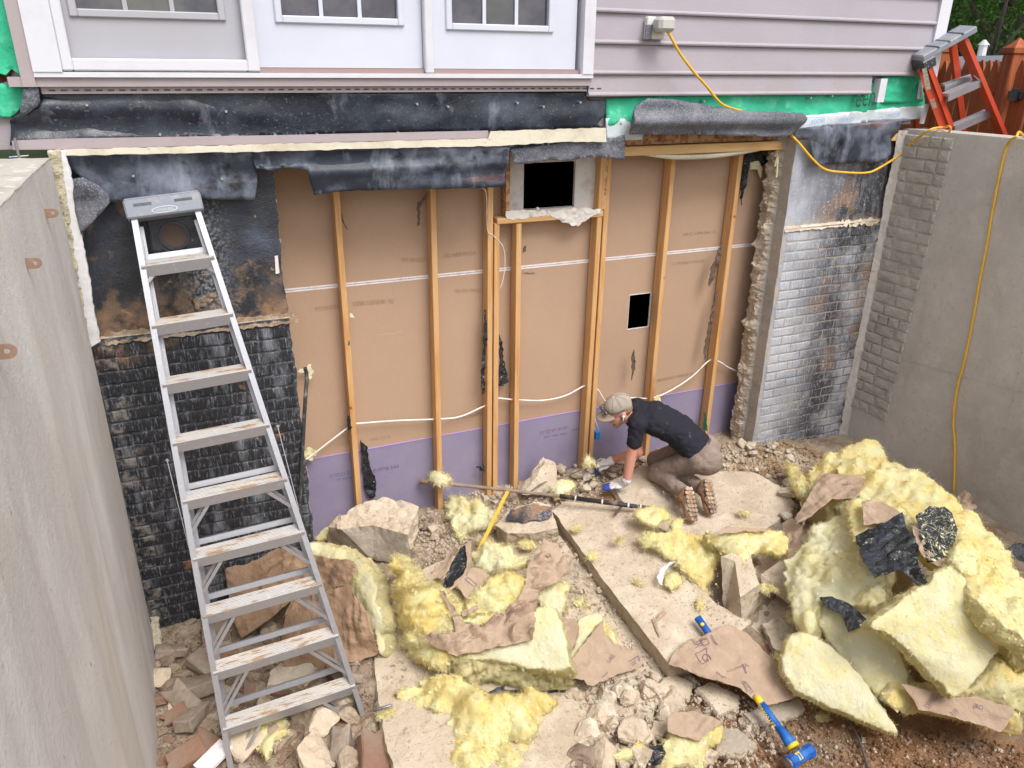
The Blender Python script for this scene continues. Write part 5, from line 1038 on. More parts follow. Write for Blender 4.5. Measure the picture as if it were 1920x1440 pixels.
prism('concrete_block', [at(1351, 1042, Z=.42), at(1378, 1052, Z=.42), at(1388, 1120, Z=.34), at(1392, 1172, Z=.12), at(1357, 1152, Z=.14)], [at(1372, 1036, Z=.44), at(1404, 1034, Z=.44), at(1424, 1095, Z=.36), at(1430, 1128, Z=.14), at(1380, 1118, Z=.05)], 'slab_edge', 'slab_face', 'upright split concrete block standing beside the long slab', seed=7, rough=.008)
prism('concrete_block', [at(1425, 1078, Z=.25), at(1432, 1100, Z=.22), at(1530, 1168, Z=.22), at(1540, 1140, Z=.28)], [at(1462, 1052, Z=.3), at(1440, 1090, Z=.08), at(1530, 1150, Z=.08), at(1575, 1110, Z=.3)], 'slab_edge', 'slab_face', 'flat-sided concrete block half under the torn yellow batt', seed=8, rough=.01)
prism('concrete_block', [at(978, 928, Z=.33), at(1000, 900, Z=.42), at(1022, 868, Z=.5), at(1044, 880, Z=.48), at(1042, 915, Z=.36), at(1020, 930, Z=.3)], [p+Vector((.03, .1, 0)) for p in [at(978, 928, Z=.33), at(1000, 900, Z=.42), at(1022, 868, Z=.5), at(1044, 880, Z=.48), at(1042, 915, Z=.36), at(1020, 930, Z=.3)]], 'slab_face', 'broken_concrete', 'pointed concrete lump leaning at the foot of the studs', seed=9, rough=.015)
for i, (F, th, mt, lb) in enumerate((
    ([(1308, 1290), (1330, 1278), (1386, 1305), (1382, 1322), (1350, 1340)], .06, 'slab_face', 'flat concrete fragment with a straight edge just below the big kraft sheet'),
    ([(1395, 1338), (1440, 1322), (1498, 1312), (1510, 1328), (1480, 1344), (1412, 1356)], .05, 'chunk_grey', 'greyish concrete flake lying under the hammer handle'),
    ([(1350, 1366), (1382, 1366), (1418, 1394), (1388, 1414), (1345, 1405)], .06, 'chunk_grey', 'pale grey concrete flake on the brown earth left of the hammer head'),
    ([(1228, 1286), (1262, 1262), (1300, 1280), (1290, 1310), (1240, 1305)], .04, 'slab_face', 'thin concrete plate at the lower end of the long slab'),
    ([(1430, 1170), (1462, 1158), (1500, 1190), (1490, 1230), (1452, 1215)], .07, 'broken_concrete', 'crumbly rock-like concrete lump between kraft sheet and yellow batt'),
    ([(530, 1240), (560, 1225), (592, 1252), (570, 1285), (500, 1285), (505, 1262)], .07, 'chunk_pale', 'squarish pale concrete piece behind the lowest ladder treads'),
    ([(378, 1142), (420, 1130), (430, 1200), (380, 1215)], .09, 'chunk_dark', 'dark stained block by the wall base left of the paper batt'),
    )):
    solid('concrete_fragment', F, th, mt, 'broken_concrete', lb, 'concrete fragment', res=.018, rag=.012, rsc=22, side=.012, seed=30+i, h=.07)

# ---- rubble chunk shapes, shared by many
def chunk_mesh(name, seed, m_, flat=1, brick=False, n=2):
    rnd = random.Random(seed); bm = bmesh.new()
    if brick:
        bmesh.ops.create_cube(bm, size=1)
        for v in bm.verts: v.co = Vector((v.co.x*1.0, v.co.y*.52, v.co.z*.34))
        bmesh.ops.bevel(bm, geom=bm.edges[:], offset=.03, segments=1, affect='EDGES'); bmesh.ops.triangulate(bm, faces=bm.faces[:])
        bmesh.ops.subdivide_edges(bm, edges=[e for e in bm.edges if e.calc_length() > .3], cuts=1); bmesh.ops.triangulate(bm, faces=bm.faces[:])
        for v in bm.verts: v.co += Vector((nz(v.co, 3, seed), nz(v.co, 3, seed+1), nz(v.co, 3, seed+2)))*.03+(Vector((-.18, 0, 0)) if v.co.x > .3 and nz(v.co, 4, seed+5) > 0 else Vector())
    else:
        bmesh.ops.create_icosphere(bm, subdivisions=n+1, radius=.5); pl = []
        for _ in range(15):
            d = Vector((rnd.gauss(0, 1), rnd.gauss(0, 1), rnd.gauss(0, 1))).normalized(); pl.append((d, rnd.uniform(.2, .4)))
        for v in bm.verts:
            for _ in range(2):
                for d, k in pl:
                    e = v.co.dot(d)-k
                    if e > 0: v.co -= d*e
        for v in bm.verts: v.co += v.co.normalized()*(.06*nz(v.co, 4, seed, 3)+.03*nz(v.co, 13, seed, 2)); v.co.z *= flat
    for v in bm.verts: v.co *= .1
    me = bpy.data.meshes.new(name); bm.to_mesh(me); bm.free(); me.materials.append(MATS[m_]); return me
PALE = [chunk_mesh('chunk', 50+i, 'chunk_pale', .75) for i in range(7)]; CORE = [chunk_mesh('chunk', 60+i, 'broken_concrete', .8) for i in range(5)]
TAN = [chunk_mesh('chunk', 100+i, 'chunk_tan', .75) for i in range(5)]; DARK = [chunk_mesh('chunk', 70+i, 'chunk_dark', .75) for i in range(4)]; RED = [chunk_mesh('brick', 80+i, 'chunk_red', 1, True) for i in range(3)]; GBR = [chunk_mesh('brick', 90+i, 'brick_dusty', 1, True) for i in range(3)]
def put(me, px_, py_, wpx, name, label, cat_, h=.02, rot=None, squash=(1, 1, 1), group=None, sink=.25):
    p = hit(px_, py_, h); sz = wpx/FPX*(p-CAM).length
    o = bpy.data.objects.new(name, me); COL.objects.link(o); o.scale = [sz*11.5*s_ for s_ in squash]
    rr = rot or (random.uniform(-.35, .35), random.uniform(-.35, .35), random.uniform(0, 6.28)); o.rotation_euler = rr; o.location = p+Vector((0, 0, sz*(.5-sink)*.4))
    return tag(o, label, cat_, group, 'thing')
NAMED = [(299, 1275, 46, 'C', 'round pale chunk at the foot of the left wall'), (330, 1285, 40, 'D', 'brownish chunk right of the round pale chunk by the left wall'), (301, 1313, 34, 'R', 'small orange brick piece beside the left wall'),
    (343, 1318, 58, 'G', 'flat grey brick lying above the orange brick end'), (362, 1348, 52, 'G', 'square grey paving piece left of the ladder foot'), (328, 1345, 36, 'R', 'broken red brick corner left of the square grey piece'),
    (384, 1290, 60, 'G', 'slanted grey tile piece beside the ladder rail'), (385, 1253, 50, 'G', 'dark grey slate-like piece behind the ladder rail'), (388, 1400, 52, 'R', 'dull red brick beside the ladder foot'),
    (345, 1428, 60, 'R', 'long orange brick at the bottom edge left of the white plank'), (458, 1390, 80, 'C', 'rough pale chunk between the ladder feet'), (520, 1388, 70, 'P', 'brownish cracked chunk right of the yellow wool tuft'),
    (585, 1330, 64, 'P', 'large pale chunk right of the lowest tread'), (598, 1370, 62, 'C', 'pale split rock below the lowest tread end'), (585, 1420, 84, 'C', 'big rough pale rock at the bottom edge'), (640, 1312, 56, 'P', 'tan chunk near the right ladder foot'),
    (655, 1345, 46, 'P', 'narrow upright chunk near the right ladder foot'), (700, 1420, 78, 'R', 'red-brown brick beside the broad slab'), (640, 1400, 54, 'G', 'grey brick half buried right of the rough pale rock'), (655, 1432, 60, 'P', 'whitish plaster lump at the bottom edge'),
    (640, 1270, 40, 'D', 'dark chunk beneath the paper-faced batt'), (600, 1285, 40, 'D', 'dark brown lump behind the treads'), (1175, 1312, 44, 'C', 'pale knobbly lump at the top of the rubble heap'), (1215, 1300, 40, 'C', 'bright knobbly lump left of the small kraft scrap'),
    (1100, 1370, 60, 'P', 'squarish pale lump in the middle of the rubble heap'), (1140, 1330, 46, 'P', 'flattish pale lump in the rubble heap'), (1180, 1380, 62, 'C', 'large lump left of the small kraft scrap'), (1130, 1415, 66, 'C', 'rough lump near the bottom edge of the heap'),
    (1200, 1420, 52, 'P', 'lump below the small kraft scrap'), (1085, 1420, 56, 'D', 'dark stained lump at the bottom edge of the slab'), (1330, 1420, 40, 'P', 'single chunk beside the yellow tuft on brown earth'), (1245, 1340, 40, 'P', 'flat pale chunk touching the small kraft scrap'),
    (1050, 880, 24, 'C', 'small angular chunk right of the pointed lump'), (1255, 1322, 44, 'C', 'knobbly lump above the small kraft scrap'), (1290, 1345, 50, 'D', 'brown chunk under the flat straight-edged fragment')]
KM = {'C': CORE, 'D': DARK, 'R': RED, 'G': GBR, 'P': PALE}; KC = {'C': ('concrete_chunk', 'concrete chunk'), 'D': ('concrete_chunk', 'concrete chunk'), 'R': ('broken_brick', 'brick'), 'G': ('broken_brick', 'brick'), 'P': ('concrete_chunk', 'concrete chunk')}
for i, (x, y, w_, k, lb) in enumerate(NAMED): put((TAN[i % 5] if x < 730 and k == 'P' else KM[k][i % len(KM[k])]), x, y, w_, KC[k][0], lb, KC[k][1], h=.05 if x > 1000 else .02)
def inpoly(x, y, P):
    c = False
    for i in range(len(P)):
        (a, b), (d, e) = P[i], P[(i+1) % len(P)]
        if (b > y) != (e > y) and x < a+(y-b)/(e-b)*(d-a): c = not c
    return c
def strew(poly, n, w0, w1, kinds, label, group, h=.02, nm='concrete_chunk', cat_='concrete chunk'):
    xs = [p[0] for p in poly]; ys = [p[1] for p in poly]; k = 0
    while k < n:
        x, y = random.uniform(min(xs), max(xs)), random.uniform(min(ys), max(ys))
        if inpoly(x, y, poly):
            M_ = random.choice(kinds); k += 1
            put(random.choice(M_), x, y, w0+(w1-w0)*random.random()**2, nm, label, cat_, h, group=group)
strew([(278, 1240), (700, 1250), (735, 1440), (285, 1440)], 95, 16, 44, [TAN, DARK, RED, DARK, GBR, TAN, CORE], 'small rubble piece among bricks and stones around the ladder feet', 'rubble around the ladder feet', .0)
strew([(300, 1150), (560, 1130), (700, 1270), (600, 1320), (300, 1240)], 36, 16, 46, [DARK, DARK, TAN, GBR], 'dark rubble piece at the foot of the black wall', 'rubble at the black wall', .01)
strew([(1050, 1300), (1240, 1270), (1300, 1340), (1270, 1430), (1050, 1440)], 60, 14, 44, [PALE, CORE, CORE], 'small pale lump in the rubble heap left of the hammer', 'lumps of the heap left of the hammer', .05)
strew([(1045, 870), (1160, 865), (1230, 850), (1225, 890), (1150, 905), (1100, 925), (1030, 920)], 46, 10, 26, [PALE, PALE, CORE], 'small broken piece in front of the studs by the gloved hand', 'broken pieces by the gloved hand', .03)
strew([(1340, 835), (1420, 825), (1520, 850), (1490, 900), (1350, 885)], 42, 7, 22, [PALE, CORE, PALE], 'small stone on the tan gravel at the right broken wall edge', 'stones on the tan gravel', .03)
strew([(780, 960), (930, 910), (1000, 930), (900, 1000), (790, 1040)], 24, 8, 24, [PALE, CORE, DARK], 'small fragment on the ground before the middle studs', 'fragments before the middle studs', .02)
strew([(1280, 1270), (1400, 1330), (1500, 1345), (1360, 1400), (1260, 1320)], 12, 16, 40, [PALE, CORE, DARK], 'fragment wedged beside the hammer handle', 'fragments beside the hammer', .0)
strew([(1470, 880), (1500, 860), (1530, 940), (1480, 985), (1440, 940)], 10, 18, 44, [PALE, DARK], 'thin broken flake at the left foot of the right insulation heap', 'flakes at the right heap', .04)
# crumbs and gravel nobody could count
def crumbs(poly, n, s0, s1, m_, name, h=.0, seed=0):
    r = random.Random(seed); xs = [p[0] for p in poly]; ys = [p[1] for p in poly]; V = []; F_ = []; k = 0
    while k < n:
        x, y = r.uniform(min(xs), max(xs)), r.uniform(min(ys), max(ys))
        if not inpoly(x, y, poly): continue
        k += 1; p = hit(x, y, h); s_ = s0+(s1-s0)*r.random()**3; b = len(V); q = [Vector((r.uniform(-1, 1), r.uniform(-1, 1), 0)).normalized() for _ in range(1)][0]; a_ = r.random()*6.28
        for j in range(4): t_ = a_+j*1.57+r.uniform(-.3, .3); V.append(p+Vector((cos(t_)*s_*r.uniform(.6, 1.2), sin(t_)*s_*r.uniform(.6, 1.2), -s_*.3)))
        for j in range(3): t_ = a_+j*2.1+r.uniform(-.3, .3); V.append(p+Vector((cos(t_)*s_*.6, sin(t_)*s_*.6, s_*r.uniform(.3, .8))))
        F_ += [(b, b+1, b+4), (b+1, b+2, b+5), (b+1, b+5, b+4), (b+2, b+3, b+5), (b+3, b+6, b+5), (b+3, b, b+6), (b, b+4, b+6), (b+4, b+5, b+6)]
    o = link(name, V, F_, m_); tag(o, kind='stuff'); return o
def lab(o, l): o['label'] = l; return o
lab(crumbs([(1330, 835), (1430, 820), (1560, 850), (1520, 900), (1400, 890), (1330, 885)], 3200, .004, .02, 'gravel_tan', 'gravel', .01, 1), 'tan gravel along the broken edge of the right foundation wall')
lab(crumbs([(750, 1000), (830, 930), (1000, 900), (1120, 870), (1250, 850), (1240, 880), (1120, 930), (1000, 960), (800, 1060)], 3800, .004, .018, 'broken_concrete', 'concrete_crumbs', .01, 2), 'concrete crumbs strewn along the foot of the studs')
lab(crumbs([(278, 1180), (700, 1230), (735, 1445), (285, 1445)], 5200, .004, .022, 'chunk_dark', 'brick_crumbs', .0, 3), 'brown crumbs between the stones around the ladder')
lab(crumbs([(700, 1060), (1040, 1000), (1260, 1260), (1480, 1240), (1560, 1330), (1300, 1440), (740, 1440)], 4200, .002, .011, 'chunk_pale', 'concrete_grit', .055, 4), 'fine concrete grit over the slabs')
lab(crumbs([(1000, 1010), (1060, 1010), (1250, 1270), (1480, 1330), (1440, 1440), (1000, 1440)], 2600, .004, .022, 'broken_concrete', 'broken_pieces', .06, 9), 'splintered concrete bits around the rubble heap')
lab(crumbs([(1150, 900), (1480, 900), (1500, 960), (1300, 1010), (1420, 1160), (1260, 1240), (1050, 960)], 1100, .002, .008, 'broken_concrete', 'concrete_grit', .15, 5), 'fine grit on the long slab')
lab(crumbs([(1260, 1440), (1420, 1330), (1560, 1330), (1920, 1400), (1920, 1440)], 2600, .002, .016, 'soil', 'earth_clods', .01, 6), 'loose earth clods in the bottom right corner')
lab(crumbs([(1420, 1440), (1500, 1350), (1920, 1410), (1920, 1440)], 260, .004, .016, 'chunk_pale', 'pebbles', .01, 7), 'pale pebbles on the brown earth')

# ================================================================== INSULATION, PAPER AND FILM
def batt(pts, label, th=.07, m_='insulation', em='insulation_edge', name='insulation_batt', puff=.03, pr=.06, amp=.022, sc=7, rag=.02, rsc=16, side=.018, res=.0135, dens=1000, ln=.03, seed=0, cat_='insulation batt', parent=None, chaikin=1, flat=False, fold=None, nrm=None, taper=0, crumple=0, nlev=4, torn=None, flk=None):
    smooth_ = m_ == 'insulation_pale' and name == 'insulation_batt'; torn = torn or (.003 if smooth_ else .0075); flk = flk if flk is not None else (.04 if smooth_ else .14)
    P = pts if flat else gpx(pts); s = sheet(P, th, res, puff=puff, pr=pr, amp=amp, sc=sc, rag=rag, rsc=rsc, side=side, nlev=nlev, seed=seed, chaikin=chaikin, fold=fold, nrm=nrm, taper=taper, lay=.012, crumple=crumple, csc=9, torn=torn)
    fuzz(s, dens, ln, flk=flk); o = link(name, s['V'], s['F'], [m_, em, em], parent, True, s['MI'])
    if not parent: rebase(o); tag(o, label, cat_, None, 'thing')
    else: o['label'] = label
    return s, o
def paper(pts, label, m_='kraft', th=.002, res=.011, crumple=.026, csc=7, amp=.012, sc=4, rag=.006, seed=0, parent=None, name='kraft_sheet', flat=False, cat_='paper sheet', nrm=None, fold=None):
    P = pts if flat else gpx(pts); s = sheet(P, th, res, crumple=crumple, csc=csc, amp=amp, sc=sc, rag=rag, rsc=30, seed=seed, pr=.01, nrm=nrm, fold=fold, paperlike=True)
    o = link(name, s['V'], s['F'], m_, parent)
    if parent is None: rebase(o); tag(o, label, cat_, None, 'thing')
    elif label: o['label'] = label
    o['_n'] = s['n'][:]; return s, o
def stamp(s, o, items, m_='kraft_ink'):
    """print on a sheet: text between two pixels, laid on the crumpled surface"""
    b = BVHTree.FromPolygons([Vector(v) for v in s['V']], [f for f, k in zip(s['F'], s['MI']) if k == 0]); pl = (s['c'], s['n'])
    for (t, x0, y0, x1, y1, hp) in items:
        a = at(x0, y0, pl=pl); e = at(x1, y1, pl=pl); xd = (e-a).normalized(); yd = s['n'].cross(xd).normalized(); D_ = (a-CAM).length
        vs, fs, w = textmesh(t); k = (e-a).length/w; q = hp/FPX*D_*1.35; out = []
        for v in vs:
            p = a+xd*v.x*k+yd*v.y*q; h = b.ray_cast(p+s['n']*.3, -s['n']); out.append((h[0]+s['n']*.002) if h[0] else None)
        fs = [f for f in fs if all(out[i] for i in f)]; out = [v or Vector((0, 0, 0)) for v in out]
        if fs:
            if o.parent is None: oo = link('paper_print', out, fs, m_); oo.parent = o; oo.location = -wloc(o)
            else: link('paper_print', out, fs, m_, o.parent)
def box_stamp(s, o, items, m_='kraft_ink', w_=1.6):
    b = BVHTree.FromPolygons([Vector(v) for v in s['V']], [f for f, k in zip(s['F'], s['MI']) if k == 0]); pl = (s['c'], s['n']); V = []; F_ = []
    for Q in items:
        P = [at(*q, pl=pl) for q in Q]
        for i in range(len(P)):
            a, e = P[i], P[(i+1) % len(P)]; d = (e-a).normalized(); q = s['n'].cross(d)*(w_/FPX*4.5)/2; k = 8
            for j in range(k):
                c_ = [a.lerp(e, j/k)-q, a.lerp(e, (j+1)/k)-q, a.lerp(e, (j+1)/k)+q, a.lerp(e, j/k)+q]; hh2 = [b.ray_cast(p+s['n']*.3, -s['n'])[0] for p in c_]
                if all(h is not None for h in hh2): n = len(V); V += [h+s['n']*.002 for h in hh2]; F_.append((n, n+1, n+2, n+3))
    if F_:
        oo = link('printed_frame', V, F_, m_)
        if o.parent is None: oo.parent = o; oo.location = -wloc(o)
        else: attach(oo, o.parent)
# ---- left: paper-faced batt folded under the ladder
fbt = thing('insulation_batt', hit(600, 1200), 'folded paper-faced yellow batt slumped behind the ladder', 'insulation batt')
s, o = batt([(560, 1024, .34), (600, 1016, .36), (655, 1036, .36), (692, 1068, .34), (708, 1120, .3), (712, 1170, .22), (722, 1208, .1), (712, 1228, .06), (690, 1180, .14), (650, 1100, .2), (600, 1060, .24)], 'yellow wool showing at the fold', th=.12, m_='insulation_pale', seed=40, parent=fbt, puff=.03, ln=.02)
s, o = paper([(424, 1072, .3), (436, 1046, .32), (470, 1034, .33), (520, 1026, .36), (560, 1032, .39), (620, 1048, .42), (664, 1052, .42), (668, 1062, .42), (656, 1092, .36), (620, 1106, .3), (560, 1112, .22), (520, 1150, .16), (480, 1180, .12), (452, 1196, .08), (440, 1170, .12), (428, 1120, .2)], None, 'kraft_brown', seed=41, parent=fbt, crumple=.032, csc=6, amp=.04, name='kraft_facing')
stamp(s, o, [('QR', 465, 1098, 485, 1086, 14), ('NI', 430, 1100, 434, 1085, 10), ('R-30', 618, 1100, 640, 1080, 10)])
s, o = paper([(548, 1118, .24), (600, 1110, .3), (644, 1100, .36), (652, 1092, .38), (662, 1110, .36), (690, 1150, .3), (700, 1190, .2), (708, 1226, .08), (660, 1244, .05), (600, 1262, .03), (592, 1270, .02), (560, 1262, .04), (532, 1254, .08), (530, 1232, .1), (528, 1190, .14), (536, 1150, .2)], None, 'kraft_brown', seed=42, parent=fbt, crumple=.028, csc=6, amp=.03, name='kraft_facing')
stamp(s, o, [('GUARDIAN', 592, 1170, 596, 1120, 9), ('KEEP AWAY', 610, 1262, 600, 1220, 6), ('R', 585, 1218, 596, 1214, 9), ('KRAFT', 622, 1160, 632, 1125, 6)])
s, o = paper([(700, 1180, .18), (704, 1178, .18), (712, 1228, .06), (706, 1230, .05)], None, 'kraft_dark', seed=43, parent=fbt, name='kraft_flap', crumple=.004)
tag(rebase(link('white_plank', *(lambda m_: (m_.v, m_.f))(MB().bar(hit(375, 1445, .07), hit(425, 1395, .09), .1, .02)), 'board_edge')), 'short white board lying by the left ladder foot', 'board', None, 'thing')
batt([(488, 1352, .12), (512, 1342, .12), (540, 1345, .1), (528, 1362, .1), (536, 1372, .1), (518, 1376, .1), (512, 1400, .1), (502, 1424, .08), (492, 1408, .1), (488, 1380, .1)], 'small yellow wool tuft on the rubble between the ladder feet', th=.03, seed=44, name='insulation_tuft', cat_='insulation tuft', rag=.02, puff=.015)
batt([(628, 985, .15), (642, 965, .15), (612, 985, .12), (600, 995, .1), (592, 1008, .08), (600, 1012, .08), (620, 1000, .1)][::-1], 'little wool shred between the grey-faced block and the purple board', th=.03, seed=45, name='insulation_tuft', cat_='insulation tuft', puff=.01)
# ---- central heap
batt([(728, 1048, .52), (744, 1046, .54), (752, 1072, .52), (762, 1064, .52), (772, 1092, .5), (800, 1098, .46), (824, 1118, .42), (842, 1150, .4), (852, 1200, .34), (846, 1236, .26), (818, 1256, .18), (790, 1252, .12), (764, 1234, .1), (748, 1200, .12), (742, 1150, .2), (738, 1100, .36)], 'tall curled yellow batt rising at the left of the central heap', th=.12, seed=50, puff=.04, pr=.08, ln=.045, dens=1400, torn=.014)
batt([(735, 1290, .12), (765, 1296, .12), (800, 1262, .14), (850, 1258, .2), (900, 1290, .2), (960, 1300, .22), (1036, 1296, .16), (1044, 1320, .12), (1010, 1340, .12), (1000, 1372, .12), (985, 1388, .12), (994, 1420, .1), (960, 1450, .1), (900, 1450, .1), (850, 1448, .08), (832, 1420, .08), (850, 1384, .1), (842, 1350, .12), (812, 1322, .12), (778, 1326, .1), (745, 1306, .1)], 'shapeless torn yellow wool trailing to the bottom edge of the picture', th=.08, seed=51, puff=.07, pr=.07, amp=.07, sc=6, ln=.04, dens=1300, rag=.03, crumple=.03)
batt([(920, 1300, .2), (960, 1302, .22), (1000, 1340, .18), (1008, 1372, .16), (980, 1392, .14), (950, 1370, .16), (935, 1340, .18)], 'rolled wool lobe on the torn wool in the bottom middle', th=.05, seed=52, puff=.05, pr=.05, amp=.04, name='insulation_tuft', cat_='insulation tuft')
s, o = batt([(985, 1140, .42), (1036, 1132, .44), (1052, 1170, .42), (1066, 1230, .36), (1071, 1256, .32), (1010, 1256, .3), (960, 1240, .3), (900, 1236, .28), (850, 1232, .26), (846, 1226, .26), (900, 1200, .32), (960, 1180, .36)], 'pale smooth-topped batt with a layered front edge under the crumpled kraft', th=.14, seed=53, m_='insulation_pale', puff=.015, amp=.012, side=.015, rag=.012, ln=.02, nlev=6)
batt([(848, 1228, .3), (880, 1226, .3), (930, 1230, .3), (1000, 1250, .27), (1068, 1256, .26), (1070, 1296, .1), (1000, 1300, .12), (950, 1286, .12), (905, 1276, .14), (874, 1316, .1), (858, 1280, .14)], 'layered torn edge of wool with black backing in the central heap', th=.06, seed=54, m_='insulation_edge', puff=.02, amp=.03, sc=12, side=.03, rag=.02, ln=.035, dens=1400, crumple=.04)
paper([(915, 1300, .16), (935, 1288, .17), (950, 1282, .18), (945, 1292, .17), (1000, 1296, .14), (1066, 1292, .13), (1060, 1298, .12), (990, 1302, .12), (945, 1300, .14), (925, 1312, .13)], 'thin black film edge under the layered torn wool', 'black_film', seed=55, name='vapour_film', cat_='plastic film', crumple=.01)
batt([(868, 1160, .36), (880, 1120, .4), (905, 1095, .42), (950, 1070, .42), (985, 1080, .42), (984, 1110, .4), (960, 1130, .4), (940, 1148, .38), (900, 1148, .36)], 'fluffy wool nest inside the crumpled kraft sheet', th=.06, seed=56, puff=.05, pr=.06, amp=.05, ln=.04, dens=1500, crumple=.03)
batt([(880, 1040, .3), (900, 1020, .32), (925, 1012, .34), (945, 1028, .34), (985, 1036, .36), (980, 1060, .36), (950, 1062, .36), (925, 1070, .34), (900, 1060, .32)], 'frayed wool tuft at the top of the central heap behind the kraft', th=.05, seed=57, puff=.04, pr=.05, amp=.06, sc=11, ln=.045, dens=1600, rag=.04, m_='insulation_pale', crumple=.04)
batt([(860, 1165, .36), (900, 1156, .36), (935, 1150, .36), (930, 1165, .34), (880, 1172, .34)], 'narrow yellow wool strip along the inner fold of the kraft', th=.03, seed=58, puff=.02)
batt([(812, 1090, .26), (830, 1084, .28), (852, 1106, .3), (880, 1130, .3), (850, 1140, .3), (812, 1110, .26)], 'small yellow wool piece below the dark curled paper', th=.05, seed=59, puff=.02)
s, o = paper([(1020, 1012, .44), (1045, 1018, .42), (1068, 1062, .34), (1070, 1074, .32), (1040, 1092, .36), (1010, 1108, .42), (1008, 1130, .42), (1002, 1180, .42), (998, 1200, .4), (960, 1208, .38), (925, 1214, .36), (880, 1226, .32), (858, 1230, .3), (820, 1216, .32), (796, 1200, .34), (790, 1192, .34), (820, 1188, .38), (856, 1184, .4), (848, 1160, .4), (836, 1130, .42), (824, 1108, .44), (832, 1110, .44), (852, 1140, .42), (866, 1166, .4), (900, 1176, .38), (918, 1164, .4), (945, 1146, .42), (972, 1122, .44), (984, 1098, .44), (990, 1060, .44), (1008, 1030, .44)], 'large crumpled kraft sheet wrapped around the central wool heap', seed=60, crumple=.06, csc=7, amp=.035, res=.011)
stamp(s, o, [('GUARD', 922, 1180, 934, 1165, 12), ('INSULATION R-30', 938, 1160, 966, 1160, 5), ('FB', 1028, 1046, 1040, 1036, 8)])
s, o = paper([(832, 1086, .36), (848, 1052, .38), (868, 1022, .4), (876, 1018, .4), (880, 1050, .42), (872, 1080, .4), (850, 1100, .38), (832, 1112, .36), (812, 1118, .34), (818, 1108, .34)], 'dark paper curl with black film and wool wisps on the central heap', 'black_film', seed=61, crumple=.03, csc=8, name='vapour_film', cat_='plastic film')
paper([(808, 1072, .34), (830, 1052, .36), (850, 1022, .38), (856, 1026, .4), (846, 1050, .4), (840, 1075, .38), (832, 1086, .37), (815, 1082, .34)], 'kraft strip left of the dark paper curl', seed=62, name='kraft_strip', crumple=.02)
paper([(872, 1020, .42), (884, 1014, .42), (884, 1060, .44), (876, 1078, .42), (858, 1096, .4), (840, 1110, .38), (828, 1112, .37), (850, 1096, .4), (870, 1074, .42), (876, 1048, .43)], 'narrow kraft strip right of the dark paper curl', seed=63, name='kraft_strip', crumple=.02)
s, o = paper([(852, 1092, .4), (886, 1062, .42), (900, 1066, .42), (918, 1078, .4), (906, 1096, .4), (892, 1112, .38), (878, 1128, .36)], 'squarish kraft piece leaning in the middle of the central heap', seed=64, crumple=.014)
box_stamp(s, o, [[(872, 1088), (890, 1100), (894, 1096), (878, 1084)]])
paper([(864, 1146, .38), (880, 1142, .4), (895, 1134, .4), (898, 1142, .4), (880, 1152, .38), (868, 1156, .37)], 'tiny kraft strip beside the fluffy wool nest', seed=65, name='kraft_strip')
batt([(1006, 1108, .28), (1022, 1094, .26), (1058, 1088, .2), (1072, 1102, .16), (1064, 1118, .16), (1060, 1140, .16), (1040, 1148, .18), (1020, 1134, .24)], 'wispy translucent wool tuft right of the crumpled kraft', th=.03, seed=66, puff=.03, amp=.04, ln=.045, dens=1700, m_='insulation_pale', rag=.03, name='insulation_tuft', cat_='insulation tuft')
# right part of the central heap
s, o = paper([(1034, 1162, .2), (1078, 1158, .2), (1086, 1176, .22), (1080, 1200, .22), (1062, 1240, .22), (1050, 1210, .22), (1042, 1180, .22)], 'plain kraft flap right of the pale batt', seed=70, crumple=.012)
batt([(1080, 1160, .2), (1100, 1152, .2), (1122, 1150, .2), (1132, 1158, .18), (1112, 1180, .2), (1090, 1210, .2), (1072, 1242, .2), (1064, 1238, .2), (1084, 1195, .2)], 'yellow wool strip between two kraft flaps', th=.03, seed=71, puff=.015, rag=.01, m_='insulation_pale')
batt([(1128, 1160, .12), (1136, 1166, .12), (1150, 1190, .1), (1160, 1205, .08), (1148, 1206, .08), (1136, 1190, .1)], 'sliver of yellow wool beside the printed kraft flap', th=.02, seed=72, puff=.01, name='insulation_tuft', cat_='insulation tuft')
s, o = paper([(1129, 1164, .24), (1136, 1188, .22), (1150, 1206, .18), (1168, 1212, .14), (1196, 1222, .1), (1206, 1240, .08), (1196, 1254, .08), (1164, 1262, .1), (1142, 1272, .12), (1112, 1284, .14), (1102, 1284, .15), (1096, 1274, .16), (1070, 1272, .18), (1066, 1262, .2), (1070, 1240, .24), (1094, 1208, .25)], 'printed kraft flap lying on the slab left of the long block', seed=73, crumple=.02, amp=.02)
stamp(s, o, [('GUARDIAN', 1136, 1250, 1168, 1216, 8), ('FACE THIS', 1180, 1252, 1198, 1238, 5), ('G', 1124, 1268, 1134, 1256, 12)]); box_stamp(s, o, [[(1122, 1276), (1118, 1262), (1130, 1250), (1138, 1262)], [(1174, 1256), (1174, 1244), (1196, 1230), (1200, 1238)]])
